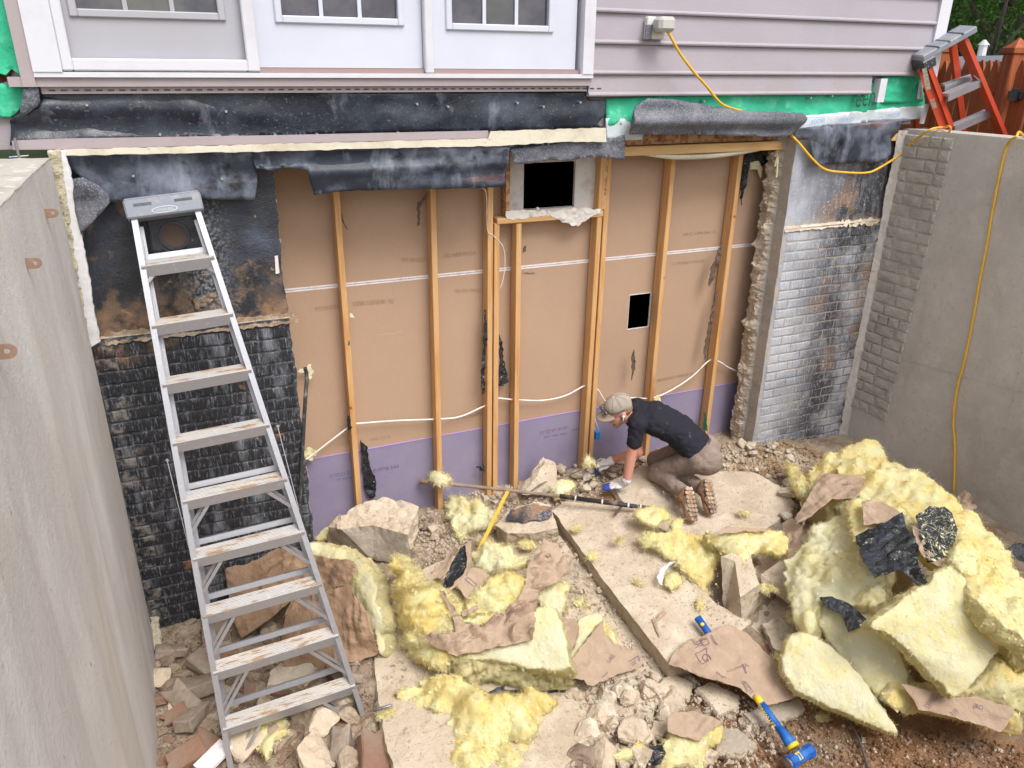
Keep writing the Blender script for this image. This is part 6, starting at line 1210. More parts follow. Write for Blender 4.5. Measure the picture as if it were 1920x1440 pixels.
# ---- wool along the middle slab
batt([(1190, 962, .24), (1212, 950, .26), (1240, 952, .24), (1256, 962, .22), (1240, 978, .22), (1222, 985, .22), (1200, 976, .22)], 'wool tuft caught at the end of the long black bar', th=.03, seed=75, puff=.02, amp=.03, ln=.04, name='insulation_tuft', cat_='insulation tuft', m_='insulation')
batt([(1196, 1008, .19), (1220, 998, .2), (1250, 1000, .2), (1262, 975, .2), (1280, 968, .18), (1276, 990, .18), (1300, 1004, .16), (1330, 1006, .16), (1356, 1030, .16), (1348, 1058, .14), (1334, 1080, .12), (1330, 1104, .12), (1318, 1108, .12), (1300, 1086, .15), (1284, 1062, .18), (1270, 1046, .19), (1250, 1028, .19), (1218, 1030, .19)], 'torn wool trail draped across the edge of the long slab', th=.025, seed=76, puff=.03, amp=.045, sc=9, ln=.045, dens=1500, rag=.04, crumple=.03)
batt([(1325, 1004, .3), (1360, 994, .36), (1420, 990, .36), (1470, 1000, .34), (1482, 1014, .3), (1478, 1034, .26), (1450, 1040, .26), (1418, 1032, .28), (1404, 1050, .3), (1396, 1062, .3), (1386, 1038, .3), (1350, 1030, .26), (1330, 1020, .26)], 'rolled yellow batt end resting on the upright block', th=.07, seed=77, puff=.04, pr=.05, amp=.025, ln=.03)
paper([(1322, 1002, .36), (1350, 996, .39), (1362, 986, .4), (1392, 988, .4), (1440, 990, .39), (1436, 996, .39), (1390, 996, .4), (1350, 1002, .38)], 'dark paper rim on the rolled batt end', 'kraft', seed=78, name='kraft_strip')
batt([(1248, 1072, .19), (1262, 1074, .19), (1276, 1088, .18), (1268, 1096, .18), (1260, 1106, .18), (1250, 1096, .18)], 'tiny wool tuft with a white scrap on the long slab', th=.01, seed=79, puff=.015, res=.01, name='insulation_tuft', cat_='insulation tuft')
paper([(1232, 1082, .2), (1240, 1066, .21), (1256, 1054, .21), (1270, 1052, .21), (1256, 1060, .21), (1244, 1074, .21), (1242, 1098, .2), (1235, 1092, .2)], 'curled white paper scrap on the long slab', 'torn_paper', seed=80, name='paper_scrap', cat_='paper scrap', res=.008, crumple=.006)
paper([(1222, 1160, .2), (1232, 1158, .21), (1244, 1144, .22), (1250, 1148, .22), (1238, 1160, .21), (1230, 1166, .21), (1240, 1192, .2), (1236, 1194, .2), (1224, 1170, .2)], 'small brown kraft scrap folded on the long slab', 'kraft', seed=81, name='paper_scrap', cat_='paper scrap', res=.008, crumple=.004)
batt([(838, 935, .1), (850, 928, .12), (880, 934, .12), (905, 950, .12), (925, 958, .12), (930, 975, .1), (905, 986, .08), (880, 990, .08), (862, 996, .08), (850, 980, .08), (840, 960, .08)], 'large frayed wool tuft on the ground before the middle studs', th=.03, seed=82, puff=.04, amp=.06, sc=12, ln=.05, dens=1700, rag=.04, name='insulation_tuft', cat_='insulation tuft', m_='insulation_pale', crumple=.04)
batt([(1028, 908, .12), (1045, 898, .14), (1070, 900, .14), (1078, 914, .12), (1060, 926, .1), (1038, 930, .1)], 'round wool tuft right of the pointed concrete lump', th=.04, seed=83, puff=.04, amp=.03, ln=.03, name='insulation_tuft', cat_='insulation tuft', m_='insulation_pale')
batt([(806, 892, .34), (815, 884, .36), (838, 890, .36), (844, 898, .34), (828, 902, .33), (812, 900, .33)], 'pale wool wisp caught on the bar at the second stud', th=.02, seed=84, puff=.02, ln=.05, res=.01, dens=2600, name='insulation_tuft', cat_='insulation tuft', m_='insulation_pale')
batt([(1128, 876, .3), (1096, 868, .32), (1098, 858, .34), (1106, 862, .33), (1112, 872, .32)], 'pale wool wisp at the foot of the fifth stud', th=.02, seed=85, puff=.015, ln=.04, res=.01, dens=2600, name='insulation_tuft', cat_='insulation tuft', m_='insulation_pale')
rt = random.Random(11)
def minis(spots, label, group, kind='w', r0=7, r1=16):
    for i, (x, y, h) in enumerate(spots):
        n = rt.randint(6, 9); r_ = rt.uniform(r0, r1); aa = rt.uniform(0, 3.1); P = []
        for k in range(n):
            u_, v_ = cos(2*pi*k/n)*r_*rt.uniform(.6, 1.5), sin(2*pi*k/n)*r_*.42*rt.uniform(.3, 1.3); P.append((x+u_*cos(aa)-v_*sin(aa), y+(u_*sin(aa)+v_*cos(aa))*.75, h))
        if kind == 'w': s, o = batt(P, label, th=.012, name='insulation_tuft', cat_='insulation tuft', puff=.003, amp=.008, sc=14, res=.009, dens=3000, ln=.05, rag=.02, rsc=30, seed=200+int(x), flk=.3)
        else: s, o = paper(P, label, name='paper_scrap', cat_='paper scrap', crumple=.012, csc=12, res=.009, seed=300+int(x))
        o['group'] = group
minis([(1022, 1062, .07), (990, 1020, .08), (758, 1070, .1), (1092, 1130, .07), (905, 1010, .1), (770, 1020, .08), (1046, 1290, .09), (720, 1330, .13)], 'small loose wisp of yellow wool on the slabs around the central heap', 'wool wisps around the central heap')
minis([(1405, 1065, .28), (1440, 1100, .24), (1460, 1000, .2), (1395, 960, .1), (1480, 1150, .2), (1540, 1345, .03), (1450, 1240, .12)], 'small loose wisp of yellow wool left of the right heap', 'wool wisps left of the right heap')
minis([(1080, 985, .16), (1110, 1040, .18), (1160, 1010, .18), (1310, 1130, .17), (1195, 1090, .18)], 'thin pale wool fleck lying on the long slab', 'wool flecks on the long slab', 'w', 3, 6)
minis([(1018, 1090, .08), (1110, 1190, .08), (1395, 1000, .12), (742, 1180, .1), (1460, 1345, .06), (1165, 1290, .08)], 'small brown paper scrap on the dusty slabs', 'paper scraps on the slabs', 'p', 6, 12)
# ---- right heap (real heights: the batts are stacked up the right wall)
def Z(L): return [at(x, y, Z=z) for x, y, z in L]
def wbat(L, label, **k): return batt(Z(L), label, flat=True, **k)
def wpap(L, label, **k): return paper(Z(L), label, flat=True, **k)
wbat([(1498, 912, .4), (1520, 880, .5), (1545, 856, .58), (1590, 834, .68), (1635, 820, .74), (1648, 828, .74), (1656, 856, .66), (1664, 872, .62), (1640, 900, .6), (1590, 950, .56), (1530, 950, .46), (1505, 940, .4)], 'bright yellow batt at the very top of the right heap in the corner', th=.2, seed=90, puff=.05, pr=.08, amp=.03)
wbat([(1560, 862, .62), (1640, 856, .7), (1700, 874, .72), (1752, 900, .74), (1800, 944, .74), (1852, 980, .74), (1880, 1020, .72), (1922, 1090, .7), (1960, 1180, .62), (1930, 1210, .6), (1850, 1130, .68), (1800, 1060, .72), (1740, 1000, .72), (1660, 950, .68), (1600, 930, .62)], 'long yellow batt draped down the right wall behind the black films', th=.22, seed=91, puff=.05, pr=.09, amp=.04, sc=5, ln=.045)
wbat([(1790, 1000, .8), (1830, 1010, .8), (1880, 1080, .78), (1925, 1140, .76), (1960, 1230, .66), (1900, 1180, .74), (1840, 1140, .78), (1800, 1080, .8)], 'deeper yellow fold on the long batt near the right edge', th=.12, seed=92, puff=.04, amp=.04, m_='insulation')
s, o = wpap([(1536, 892, .6), (1546, 886, .62), (1590, 890, .66), (1634, 888, .68), (1622, 912, .66), (1604, 934, .64), (1560, 936, .6), (1520, 968, .54), (1492, 984, .48), (1490, 972, .48), (1510, 940, .54)], 'pinkish kraft sheet with faint print on top of the right heap', seed=93, crumple=.012, amp=.02)
stamp(s, o, [('INSULATION', 1580, 912, 1620, 906, 6), ('R-19', 1596, 920, 1612, 918, 6)])
wbat([(1500, 884, .5), (1480, 870, .46), (1470, 862, .42), (1478, 890, .42), (1490, 925, .42), (1512, 935, .46)], 'wispy wool fringe at the left end of the right heap', th=.04, seed=94, puff=.03, amp=.04, ln=.05, dens=1800, name='insulation_tuft', cat_='insulation tuft')
wpap([(1500, 940, .42), (1516, 960, .44), (1506, 985, .4), (1484, 970, .38), (1468, 980, .36), (1462, 1030, .34), (1480, 1056, .34), (1520, 1046, .4), (1500, 1010, .4), (1505, 985, .42)][::-1], 'brown kraft strip hanging at the left foot of the right heap', seed=95, name='kraft_strip')
wbat([(1466, 1046, .42), (1490, 1036, .44), (1520, 1010, .5), (1510, 990, .5), (1560, 970, .6), (1600, 955, .66), (1640, 1000, .7), (1668, 1070, .66), (1655, 1130, .56), (1640, 1142, .52), (1600, 1130, .5), (1560, 1120, .46), (1530, 1130, .42), (1528, 1170, .34), (1510, 1200, .26), (1494, 1168, .3), (1480, 1120, .36)], 'ragged cream batt at the left side of the right heap', th=.1, seed=96, puff=.03, pr=.06, amp=.05, sc=6, m_='insulation_pale', rag=.03, crumple=.03)
wbat([(1588, 936, .74), (1620, 932, .76), (1660, 944, .78), (1700, 960, .8), (1724, 990, .8), (1700, 1000, .78), (1650, 985, .76), (1620, 1040, .7), (1602, 1010, .7), (1595, 970, .72)], 'yellow wool collar around the two black film pieces', th=.05, seed=97, puff=.03, amp=.03)
s, o = wpap([(1616, 940, .8), (1652, 938, .82), (1700, 966, .84), (1690, 990, .82), (1650, 980, .8), (1620, 985, .78)], 'brown kraft flap folded over behind the left black film', seed=98)
s, o = wpap([(1603, 1004, .78), (1648, 984, .84), (1692, 963, .88), (1700, 990, .86), (1722, 1020, .84), (1722, 1060, .8), (1746, 1108, .74), (1712, 1088, .76), (1690, 1068, .78), (1664, 1074, .76), (1640, 1082, .74), (1618, 1050, .76)], 'torn black film with wool fibres in front on the right heap', m_='black_film', seed=99, crumple=.04, csc=7, name='vapour_film', cat_='plastic film')
s, o = wpap([(1718, 964, .9), (1745, 950, .92), (1772, 948, .92), (1786, 960, .92), (1796, 990, .88), (1788, 1024, .84), (1766, 1048, .82), (1740, 1050, .82), (1726, 1010, .86)], 'curled black film with a wool swirl right of the torn black film', m_='black_film', seed=100, crumple=.04, csc=6, name='vapour_film', cat_='plastic film')
fz = dict(V=[v+Vector((0, -.012, .018)) for v in s['V'][:]], F=[f for f in s['F']], MI=list(s['MI'])); n0 = len(fz['V']); f0 = len(fz['F']); fuzz(fz, 160, .05, .0012, .2); link('wool_fibres', fz['V'][n0:], [tuple(i-n0 for i in f) for f in fz['F'][f0:]], 'insulation_pale', None); oo = bpy.data.objects['wool_fibres']; oo.parent = o; oo.location = -wloc(o); oo['kind'] = 'stuff'
wpap([(1710, 985, .86), (1722, 984, .88), (1734, 1010, .86), (1742, 1036, .84), (1790, 1054, .8), (1796, 1062, .78), (1770, 1064, .78), (1738, 1052, .8), (1722, 1030, .84)], 'thin kraft fold between the two black films', seed=101, name='kraft_strip')
wbat([(1545, 1100, .44), (1600, 1106, .5), (1640, 1120, .52), (1650, 1150, .48), (1700, 1250, .3), (1704, 1278, .26), (1684, 1296, .22), (1652, 1312, .18), (1610, 1270, .2), (1574, 1226, .24), (1540, 1180, .3), (1532, 1150, .36)], 'long pale batt sliding down in front of the ragged cream batt', th=.07, seed=102, puff=.02, amp=.02, m_='insulation_pale', rag=.015)
wpap([(1536, 1120, .46), (1560, 1118, .48), (1596, 1134, .48), (1624, 1160, .46), (1612, 1176, .42), (1590, 1184, .4), (1576, 1150, .44), (1550, 1140, .44)], 'small black film patch on the long pale batt', m_='black_film', seed=103, crumple=.02, name='vapour_film', cat_='plastic film')
s, o = wbat([(1630, 1172, .62), (1660, 1150, .66), (1700, 1118, .72), (1744, 1090, .78), (1760, 1070, .82), (1800, 1058, .84), (1830, 1084, .8), (1846, 1130, .72), (1856, 1160, .66), (1874, 1200, .58), (1872, 1224, .54), (1840, 1260, .46), (1816, 1284, .42), (1792, 1310, .36), (1776, 1296, .38), (1750, 1268, .42), (1690, 1206, .54), (1650, 1180, .6)], 'big square pale yellow batt leaning on the front of the right heap', th=.11, seed=104, m_='insulation_pale', puff=.02, amp=.018, side=.012, rag=.015, chaikin=1, nlev=6)
wbat([(1780, 1040, .86), (1812, 1000, .9), (1836, 1040, .86), (1830, 1080, .82), (1800, 1070, .84)], 'yellow wool roll above the big square batt', th=.1, seed=105, puff=.03)
wbat([(1850, 1136, .6), (1890, 1140, .6), (1960, 1160, .6), (1960, 1216, .48), (1900, 1208, .46), (1866, 1200, .48)], 'narrow yellow batt sticking out to the right edge', th=.08, seed=106, puff=.02)
s, o = wpap([(1866, 1206, .44), (1900, 1212, .44), (1960, 1216, .44), (1960, 1250, .38), (1880, 1244, .36)], 'kraft corner between two batts at the right edge', seed=107, crumple=.01)
stamp(s, o, [('R/S', 1890, 1226, 1912, 1220, 8)])
wbat([(1796, 1306, .28), (1820, 1290, .34), (1850, 1262, .4), (1880, 1238, .42), (1960, 1232, .42), (1960, 1345, .2), (1900, 1330, .22), (1840, 1316, .24)], 'thick yellow batt under the kraft corner at the right edge', th=.12, seed=108, puff=.04, amp=.03)
wbat([(1478, 1190, .34), (1500, 1186, .35), (1530, 1194, .34), (1570, 1222, .3), (1600, 1250, .26), (1650, 1320, .16), (1682, 1366, .1), (1676, 1374, .09), (1620, 1352, .1), (1560, 1326, .12), (1502, 1302, .14), (1488, 1290, .16), (1468, 1252, .22), (1470, 1230, .26)], 'flat pale yellow batt beside the big kraft sheet and hammer', th=.1, seed=109, m_='insulation_pale', puff=.02, amp=.012, rag=.01, side=.01)
lb = thing('insulation_batt', hit(1780, 1350), 'long yellow batt with printed kraft facing at the bottom right', 'insulation batt')
s, o = batt(Z([(1662, 1322, .2), (1674, 1300, .24), (1690, 1286, .27), (1740, 1300, .25), (1800, 1308, .24), (1860, 1322, .23), (1908, 1336, .22), (1916, 1362, .16), (1912, 1380, .1), (1880, 1372, .1), (1820, 1356, .12), (1750, 1340, .14), (1700, 1340, .14)]), None or 'yellow wool body', flat=True, th=.13, seed=110, parent=lb, puff=.01, amp=.012, side=.02, rag=.008, nlev=6)
s, o = paper(Z([(1690, 1282, .3), (1712, 1286, .3), (1760, 1300, .29), (1790, 1308, .285), (1830, 1304, .3), (1850, 1312, .29), (1900, 1328, .27), (1902, 1336, .26), (1888, 1360, .22), (1876, 1372, .2), (1840, 1360, .21), (1800, 1348, .22), (1740, 1334, .24), (1722, 1330, .25), (1712, 1310, .27)]), None, flat=True, seed=111, parent=lb, name='kraft_facing', crumple=.008, amp=.01)
stamp(s, o, [('FORWARD', 1738, 1334, 1760, 1308, 10), ('R19', 1788, 1346, 1800, 1336, 9), ('(IRC)', 1824, 1326, 1842, 1332, 7)])
# ---- the big kraft sheet over the hammer
s, o = paper([(1254, 1246, .2), (1262, 1226, .22), (1290, 1200, .24), (1322, 1190, .25), (1352, 1174, .24), (1368, 1172, .23), (1400, 1186, .22), (1432, 1218, .2), (1470, 1262, .18), (1500, 1300, .15), (1502, 1306, .15), (1470, 1314, .15), (1440, 1322, .16), (1415, 1312, .17), (1392, 1294, .19), (1362, 1282, .2), (1345, 1278, .21), (1310, 1268, .22), (1290, 1258, .22)], 'big loose kraft sheet with purple print lying over the hammer handle', seed=120, crumple=.018, csc=5, amp=.03, res=.012)
stamp(s, o, [('SR', 1298, 1202, 1304, 1216, 16), ('G', 1312, 1228, 1320, 1242, 17), ('R', 1314, 1206, 1322, 1202, 8), ('R', 1396, 1256, 1404, 1250, 8), ('KRAFT', 1340, 1264, 1358, 1278, 6), ('SIDE', 1390, 1284, 1408, 1304, 9), ('FACE', 1294, 1200, 1306, 1208, 6), ('INSULATION', 1364, 1262, 1392, 1252, 4)])
box_stamp(s, o, [[(1304, 1226), (1322, 1218), (1328, 1240), (1314, 1248)], [(1312, 1204), (1322, 1199), (1328, 1210), (1318, 1214)], [(1388, 1282), (1398, 1278), (1416, 1302), (1408, 1310)]])
box_stamp(s, o, [[(1330, 1196), (1332, 1194), (1344, 1210), (1342, 1212)], [(1390, 1248), (1392, 1247), (1400, 1262), (1398, 1263)]])
# ---- small scrap pile at the bottom
batt([(1236, 1400, .12), (1260, 1380, .14), (1310, 1380, .16), (1354, 1352, .18), (1362, 1378, .14), (1340, 1392, .12), (1326, 1412, .08), (1306, 1440, .06), (1240, 1445, .06), (1222, 1425, .06)], 'yellow wool tuft under the small kraft scrap at the bottom', th=.05, seed=121, puff=.03, amp=.03, rag=.03, ln=.04)
paper([(1248, 1348, .2), (1264, 1334, .22), (1300, 1334, .22), (1336, 1342, .22), (1354, 1356, .2), (1330, 1372, .18), (1312, 1390, .16), (1290, 1384, .17), (1252, 1372, .18)], 'small kraft scrap over the wool left of the hammer head', seed=122, crumple=.014)
paper([(1222, 1400, .12), (1240, 1396, .13), (1248, 1412, .11), (1240, 1430, .08), (1224, 1440, .06), (1216, 1420, .08)], 'black film scrap left of the bottom yellow wool', m_='black_film', seed=123, name='vapour_film', cat_='plastic film')
batt([(1150, 1410, .1), (1176, 1400, .12), (1200, 1394, .12), (1204, 1408, .1), (1186, 1418, .1), (1160, 1422, .1)], 'yellow wool sliver among the heap lumps', th=.02, seed=124, puff=.02, name='insulation_tuft', cat_='insulation tuft')
wpap([(1884, 1034, .4), (1900, 1020, .44), (1960, 1016, .44), (1960, 1060, .36), (1905, 1050, .38)], 'black film corner by the right wall at the picture edge', m_='black_film', seed=125, name='vapour_film', cat_='plastic film')
wpap([(1795, 932, .5), (1806, 918, .56), (1818, 924, .56), (1826, 940, .54), (1832, 950, .5), (1812, 960, .48)], 'small curled kraft piece against the right wall under the cord', seed=126, name='kraft_strip')

# ================================================================== TOOLS AND STICKS
hm = thing('sledgehammer', hit(1440, 1330), 'blue and yellow sledgehammer lying head-down with its handle under the kraft sheet', 'sledgehammer')
h0, h1_, h2_, h3 = hit(1308, 1158, .22), hit(1344, 1210, .2), hit(1420, 1310, .12), hit(1496, 1412, .1)
ax = (h3-h0).normalized()
def hseg(nm, p, q, r0, r1, m_, n=12, par=hm, mid=None):
    mb = MB(); L = [p, p.lerp(q, .5), q] if mid is None else [p, q]; R_ = [r0, (r0+r1)/2 if mid is None else 0, r1] if mid is None else [r0, r1]
    mb.tube(L, R_, n); return mb.link(nm, m_, par, True)
grip = hseg('grip', h0, h1_, .023, .019, 'hammer_blue'); mb = MB(); e = h0.lerp(h1_, .25); mb.ball(e+(CAM-e).normalized()*.017, .014, (1, 1, .8), 10); mb.link('grip_mark', 'hammer_yellow', grip, True)
hseg('handle', h1_, h2_, .016, .016, 'steel_worn'); hseg('collar', h0.lerp(h3, .615), h0.lerp(h3, .67), .02, .021, 'hammer_yellow'); slv = hseg('sleeve', h0.lerp(h3, .665), h0.lerp(h3, .83), .021, .02, 'hammer_blue'); hseg('sleeve', h0.lerp(h3, .83), h0.lerp(h3, .955), .02, .036, 'hammer_blue'); hseg('collar', h0.lerp(h3, .945), h0.lerp(h3, .965), .0365, .037, 'hammer_yellow')
vd = (CAM-h2_).normalized(); sdv = ax.cross(vd).normalized(); nvd = sdv.cross(ax).normalized(); nvd = nvd if nvd.dot(vd) > 0 else -nvd
a0 = h0.lerp(h3, .82)+nvd*.0225
lettering('ESTWING', a0-ax.cross(nvd)*(-.008), -ax, -(ax.cross(nvd)) if (ax.cross(nvd)).dot(Vector((1, 0, 0))) > 0 else ax.cross(nvd), 'hammer_yellow', slv, width=.13, size=.022)
hd = (at(1524, 1408, Z=.1)-at(1478, 1436, Z=.1)).normalized(); c = h3+ax*.02
mb = MB(); R_ = [.03, .037, .037, .032, .032, .037, .037, .03]; T_ = [-.088, -.08, -.05, -.04, .04, .05, .08, .088]; mb.tube([c+hd*t for t in T_], R_, 8, mi=0); head = mb.link('hammer_head', 'hammer_blue', hm)
for s_ in (-1, 1): mb = MB(); mb.tube([c+hd*s_*.087, c+hd*s_*.094], [.03, .026], 12); mb.link('striking_face', 'steel_worn', head)
for k in (-.012, .004): mb = MB(); mb.bar(c+nvd*.034+hd*k-ax*.02, c+nvd*.034+hd*k+ax*.02, .012, .003, nvd); mb.link('head_label', 'hammer_yellow', head)
cable('pry_bar', [hit(788, 902, .26), hit(830, 905, .26)], .019, 'wood_dirty', 'x', 'x', 1) if False else None
pb = thing('digging_bar', hit(1000, 930, .2), 'long black digging bar lying across the rubble with a worn wooden end', 'digging bar')
p0 = at(788, 902, Z=.46); p1 = at(905, 914, Z=.45); p2 = at(1050, 930, Z=.44); p3 = at(1238, 956, Z=.43)
mb = MB(); mb.tube([p0, p0.lerp(p1, .2), p0.lerp(p1, .35), p1, p2], [.024, .022, .014, .013, .013], 10); mb.link('bar_end', 'wood_dirty', pb, True)
mb = MB(); mb.tube([p2, p2.lerp(p3, .5), p3], .0165, 10); mb.link('bar_shaft', 'black_pipe', pb, True)
for t in (.15, .42, .68, .8): mb = MB(); q = p2.lerp(p3, t); mb.tube([q, q+(p3-p2).normalized()*.012], .0175, 10); mb.link('paint_ring', 'torn_paper', pb, True)
cable('thin_rod', [at(992, 924, Z=.38), at(1020, 905, Z=.4), at(1060, 893, Z=.41), at(1110, 872, Z=.42)], .006, 'rusty_bar', 'thin rusty rod leaning from the rubble towards the fifth stud', 'rod', 4)
mb = MB(); mb.bar(at(952, 922, Z=.46), at(898, 1032, Z=.36), .022, .014); o = mb.link('yellow_stick', 'yellow_paint'); tag(rebase(o), 'flat yellow stick standing out of the central heap', 'stick', None, 'thing')
mb = MB(); mb.bar(at(1163, 952, Z=.42), at(1152, 966, Z=.38), .02, .004); mb.bar(at(1163, 952, Z=.42), at(1172, 944, Z=.43), .02, .004); o = mb.link('paper_scrap', 'kraft_dark'); tag(rebase(o), 'small dark paper scrap stuck on the black bar', 'paper scrap', None, 'thing')
mb = MB(); mb.bar(at(808, 920, Z=.3), at(824, 948, Z=.2), .02, .006); o = mb.link('wood_splinter', 'wood_dirty'); tag(rebase(o), 'dark wood splinter leaning at the second stud', 'splinter', None, 'thing')
cable('cable_end', [hit(1586, 1350, .03), hit(1600, 1365, .04), hit(1612, 1390, .03), hit(1622, 1420, .03), hit(1632, 1450, .02)], .008, 'hose', 'dark cable end sticking out of the brown earth', 'cable', 5)
cable('rebar_end', [hit(700, 1332, .12), hit(735, 1322, .14)], .008, 'steel_worn', 'short grey steel end sticking out of the broad slab', 'steel bar', 2)
# ================================================================== THE MAN
man = thing('person', hit(1240, 905, .08), 'man kneeling in grey-tan cap, black t-shirt and dusty khaki trousers, reaching towards the studs', 'person')
def blob(name, parts, m_, parent, vox=.008, sm=4, k=8, tweak=None):
    mb = MB()
    for q in parts:
        if q[0] == 'c':
            _, a, b, r0, r1 = q; a = Vector(a); b = Vector(b); n = max(2, int((b-a).length/(min(r0, r1)*.45))+1)
            for i in range(n+1): t = i/n; mb.ball(a.lerp(b, t), r0+(r1-r0)*t, n=14)
        else: _, c_, sc, M_ = q; mb.ball(c_, 1, sc, 20, rot=M_)
    me = bpy.data.meshes.new(name); me.from_pydata([tuple(v) for v in mb.v], [], mb.f); o = bpy.data.objects.new(name, me); COL.objects.link(o)
    r_ = o.modifiers.new('r', 'REMESH'); r_.mode = 'VOXEL'; r_.voxel_size = vox; s_ = o.modifiers.new('s', 'SMOOTH'); s_.iterations = sm; s_.factor = .6
    dg = bpy.context.evaluated_depsgraph_get(); dg.update(); m2 = bpy.data.meshes.new_from_object(o.evaluated_get(dg)); o.modifiers.clear(); o.data = m2; bpy.data.meshes.remove(me)
    m2.materials.clear(); m2.materials.append(MATS[m_])
    if tweak:
        for v in m2.vertices: v.co = tweak(v.co.copy(), v.normal)
    for p in m2.polygons: p.use_smooth = True
    m2.update(); attach(o, parent); return o
def frame(fwd, up):
    f_ = Vector(fwd).normalized(); l = f_.cross(Vector(up)).normalized(); u_ = l.cross(f_); return Matrix((l, f_, u_)).transposed()     # columns: right, forward, up
Hd = Vector((-.83, .5, 0)).normalized(); LAT = Vector((-Hd.y, Hd.x, 0)); LAT = -LAT if LAT.dot(Vector((-.5, -.83, 0))) < 0 else LAT      # his left, towards us
Ls = at(1196, 797, Z=.87); Rs = Ls-LAT*.35; pel = at(1310, 858, Z=.63)-LAT*.06
SC = (Ls+Rs)/2
NB = SC+Hd*.03+Vector((0, 0, .035))
Kn = hit(1230, 888, .125); Kf = Kn-LAT*.2
An = at(1290, 928, Z=.43); Af = at(1320, 918, Z=.44)
Tn = at(1301, 972, Z=.36); Tf = at(1337, 957, Z=.37)
En = at(1183, 856, Z=.62); Wn = at(1175, 901, Z=.43); Hn = at(1164, 910, Z=.372)
Ef = at(1196, 848, Z=.6); Wf = at(1150, 862, Z=.45); Hf = at(1131, 872, Z=.41)
hc = at(1159, 770, Z=.935); hf = Vector((-.88, .12, -.46)).normalized(); MH = frame(hf, (-.3, 0, 1))
def H(x, y, z): return hc+MH @ Vector((x, y, z))
# ---- trousers
hipn, hipf = pel+LAT*.095, pel-LAT*.095
MP = frame(Hd+Vector((0, 0, .35)), (0, 0, 1))
def wrinkle(a, s_=22, seed=1, st=(1, 1, 1)):
    return lambda c_, n_: c_+n_*(a*(ridge((c_.x*st[0], c_.y*st[1], c_.z*st[2]), s_, seed)-.5)+a*.8*nz(c_, s_*.7, seed+3, 2))
Kn2, Kf2 = Kn+Vector((0, 0, .0)), Kf
blob('trousers', [('e', pel+Vector((.02, -.02, .0)), (.165, .14, .13), MP), ('e', hipn-Hd*.05, (.1, .13, .12), MP), ('e', hipf-Hd*.05, (.1, .13, .12), MP),
    ('c', hipn, Kn2+Vector((0, 0, .02)), .102, .068), ('c', hipf, Kf2+Vector((0, 0, .02)), .102, .068), ('c', Kn2-Vector((0, 0, .005)), An, .064, .052), ('c', Kf2, Af, .064, .052)], 'trouser_khaki', man, .009, 5, tweak=wrinkle(.006, 9, 2, (1, 1, 1.5)))
# ---- boots
def boot(ank, toe, nm='boot'):
    heel = toe+Vector((.03, .13, .155)); heel = (heel+ank*1.0)/2*0+heel
    ax_ = (toe-heel).normalized(); back = Vector((.15, -1, .1)); sn = (back-ax_*back.dot(ax_)).normalized()     # sole normal
    M_ = frame(ax_, sn)
    t = thing if False else None
    b = blob(nm, [('c', ank, heel.lerp(toe, .25)-sn*.055, .052, .05), ('e', heel.lerp(toe, .2)-sn*.035, (.042, .07, .05), M_), ('e', heel.lerp(toe, .55)-sn*.035, (.045, .09, .042), M_), ('e', heel.lerp(toe, .8)-sn*.032, (.05, .07, .036), M_)], 'boot_leather', man, .007, 3)
    n = 26; out = []
    for i in range(n):
        a_ = 2*pi*i/n; y = cos(a_); x = sin(a_)*(.046 if y > 0 else .041)*(1-.18*math.exp(-((y+.15)/.3)**2)); out.append(heel.lerp(toe, .5)+M_ @ Vector((x*1.12, y*.128, 0)))
    s = sheet(out, .022, .01, nrm=tuple(sn), amp=.004, sc=40, side=.003, res_=0) if False else sheet(out, .022, .01, nrm=tuple(sn), amp=.004, sc=40, side=.003, crumple=.01, csc=38)
    so_ = link('sole', s['V'], s['F'], 'boot_sole', b); lm = MB()
    for r_i in range(8):
        for cx in (-.031, 0, .031):
            y = -.108+r_i*.031; w_ = .0115 if abs(y) > .1 else .014; x = cx*(1 if abs(y) < .1 else .75)
            m3 = MB(); m3.cbox(-w_, w_, -.0115, .0115, -.002, .009, .003); a_ = (.5 if cx < 0 else -.5)*(cx != 0); R3 = Matrix.Rotation(a_, 3, 'Z'); lm.add([heel.lerp(toe, .5)+M_ @ (R3 @ v+Vector((x, y, .002))) for v in m3.v], m3.f)
    lug = lm.link('sole_lugs', 'boot_tread', so_ if False else b); lug['kind'] = 'stuff'
    blob('sock', [('c', ank.lerp(heel, .1), ank.lerp(heel, .35), .05, .048)], 'sock', man, .009, 2)
boot(An, Tn); boot(Af, Tf)
# ---- t-shirt: torso from hem to collar, sleeves to mid upper arm
sp = [pel+Hd*.02+Vector((0, 0, .055)), pel.lerp(SC, .35)+Vector((0, 0, .085)), pel.lerp(SC, .7)+Vector((0, 0, .07)), SC+Vector((0, 0, -.005)), NB-Vector((0, 0, .01))]
wd_ = [(.155, .12), (.158, .12), (.175, .125), (.165, .1), (.07, .07)]
parts = []
for i in range(4):
    a, b = sp[i], sp[i+1]; d = (b-a).normalized(); M_ = frame(d, (0, 0, 1))
    for k in range(5):
        t = k/5; w0 = wd_[i][0]*(1-t)+wd_[i+1][0]*t; w1 = wd_[i][1]*(1-t)+wd_[i+1][1]*t; parts.append(('e', a.lerp(b, t), (w0, .075, w1), M_))
parts += [('c', Ls, Ls.lerp(En, .52), .066, .062), ('c', Rs, Rs.lerp(Ef, .5), .066, .06), ('c', SC, Ls, .08, .068), ('c', SC, Rs, .08, .068)]
shirt = blob('t_shirt', parts, 'tee_black', man, .009, 4, tweak=wrinkle(.01, 11, 6, (1, 1, 1.6)))
q = at(1264, 850, Z=.72); 
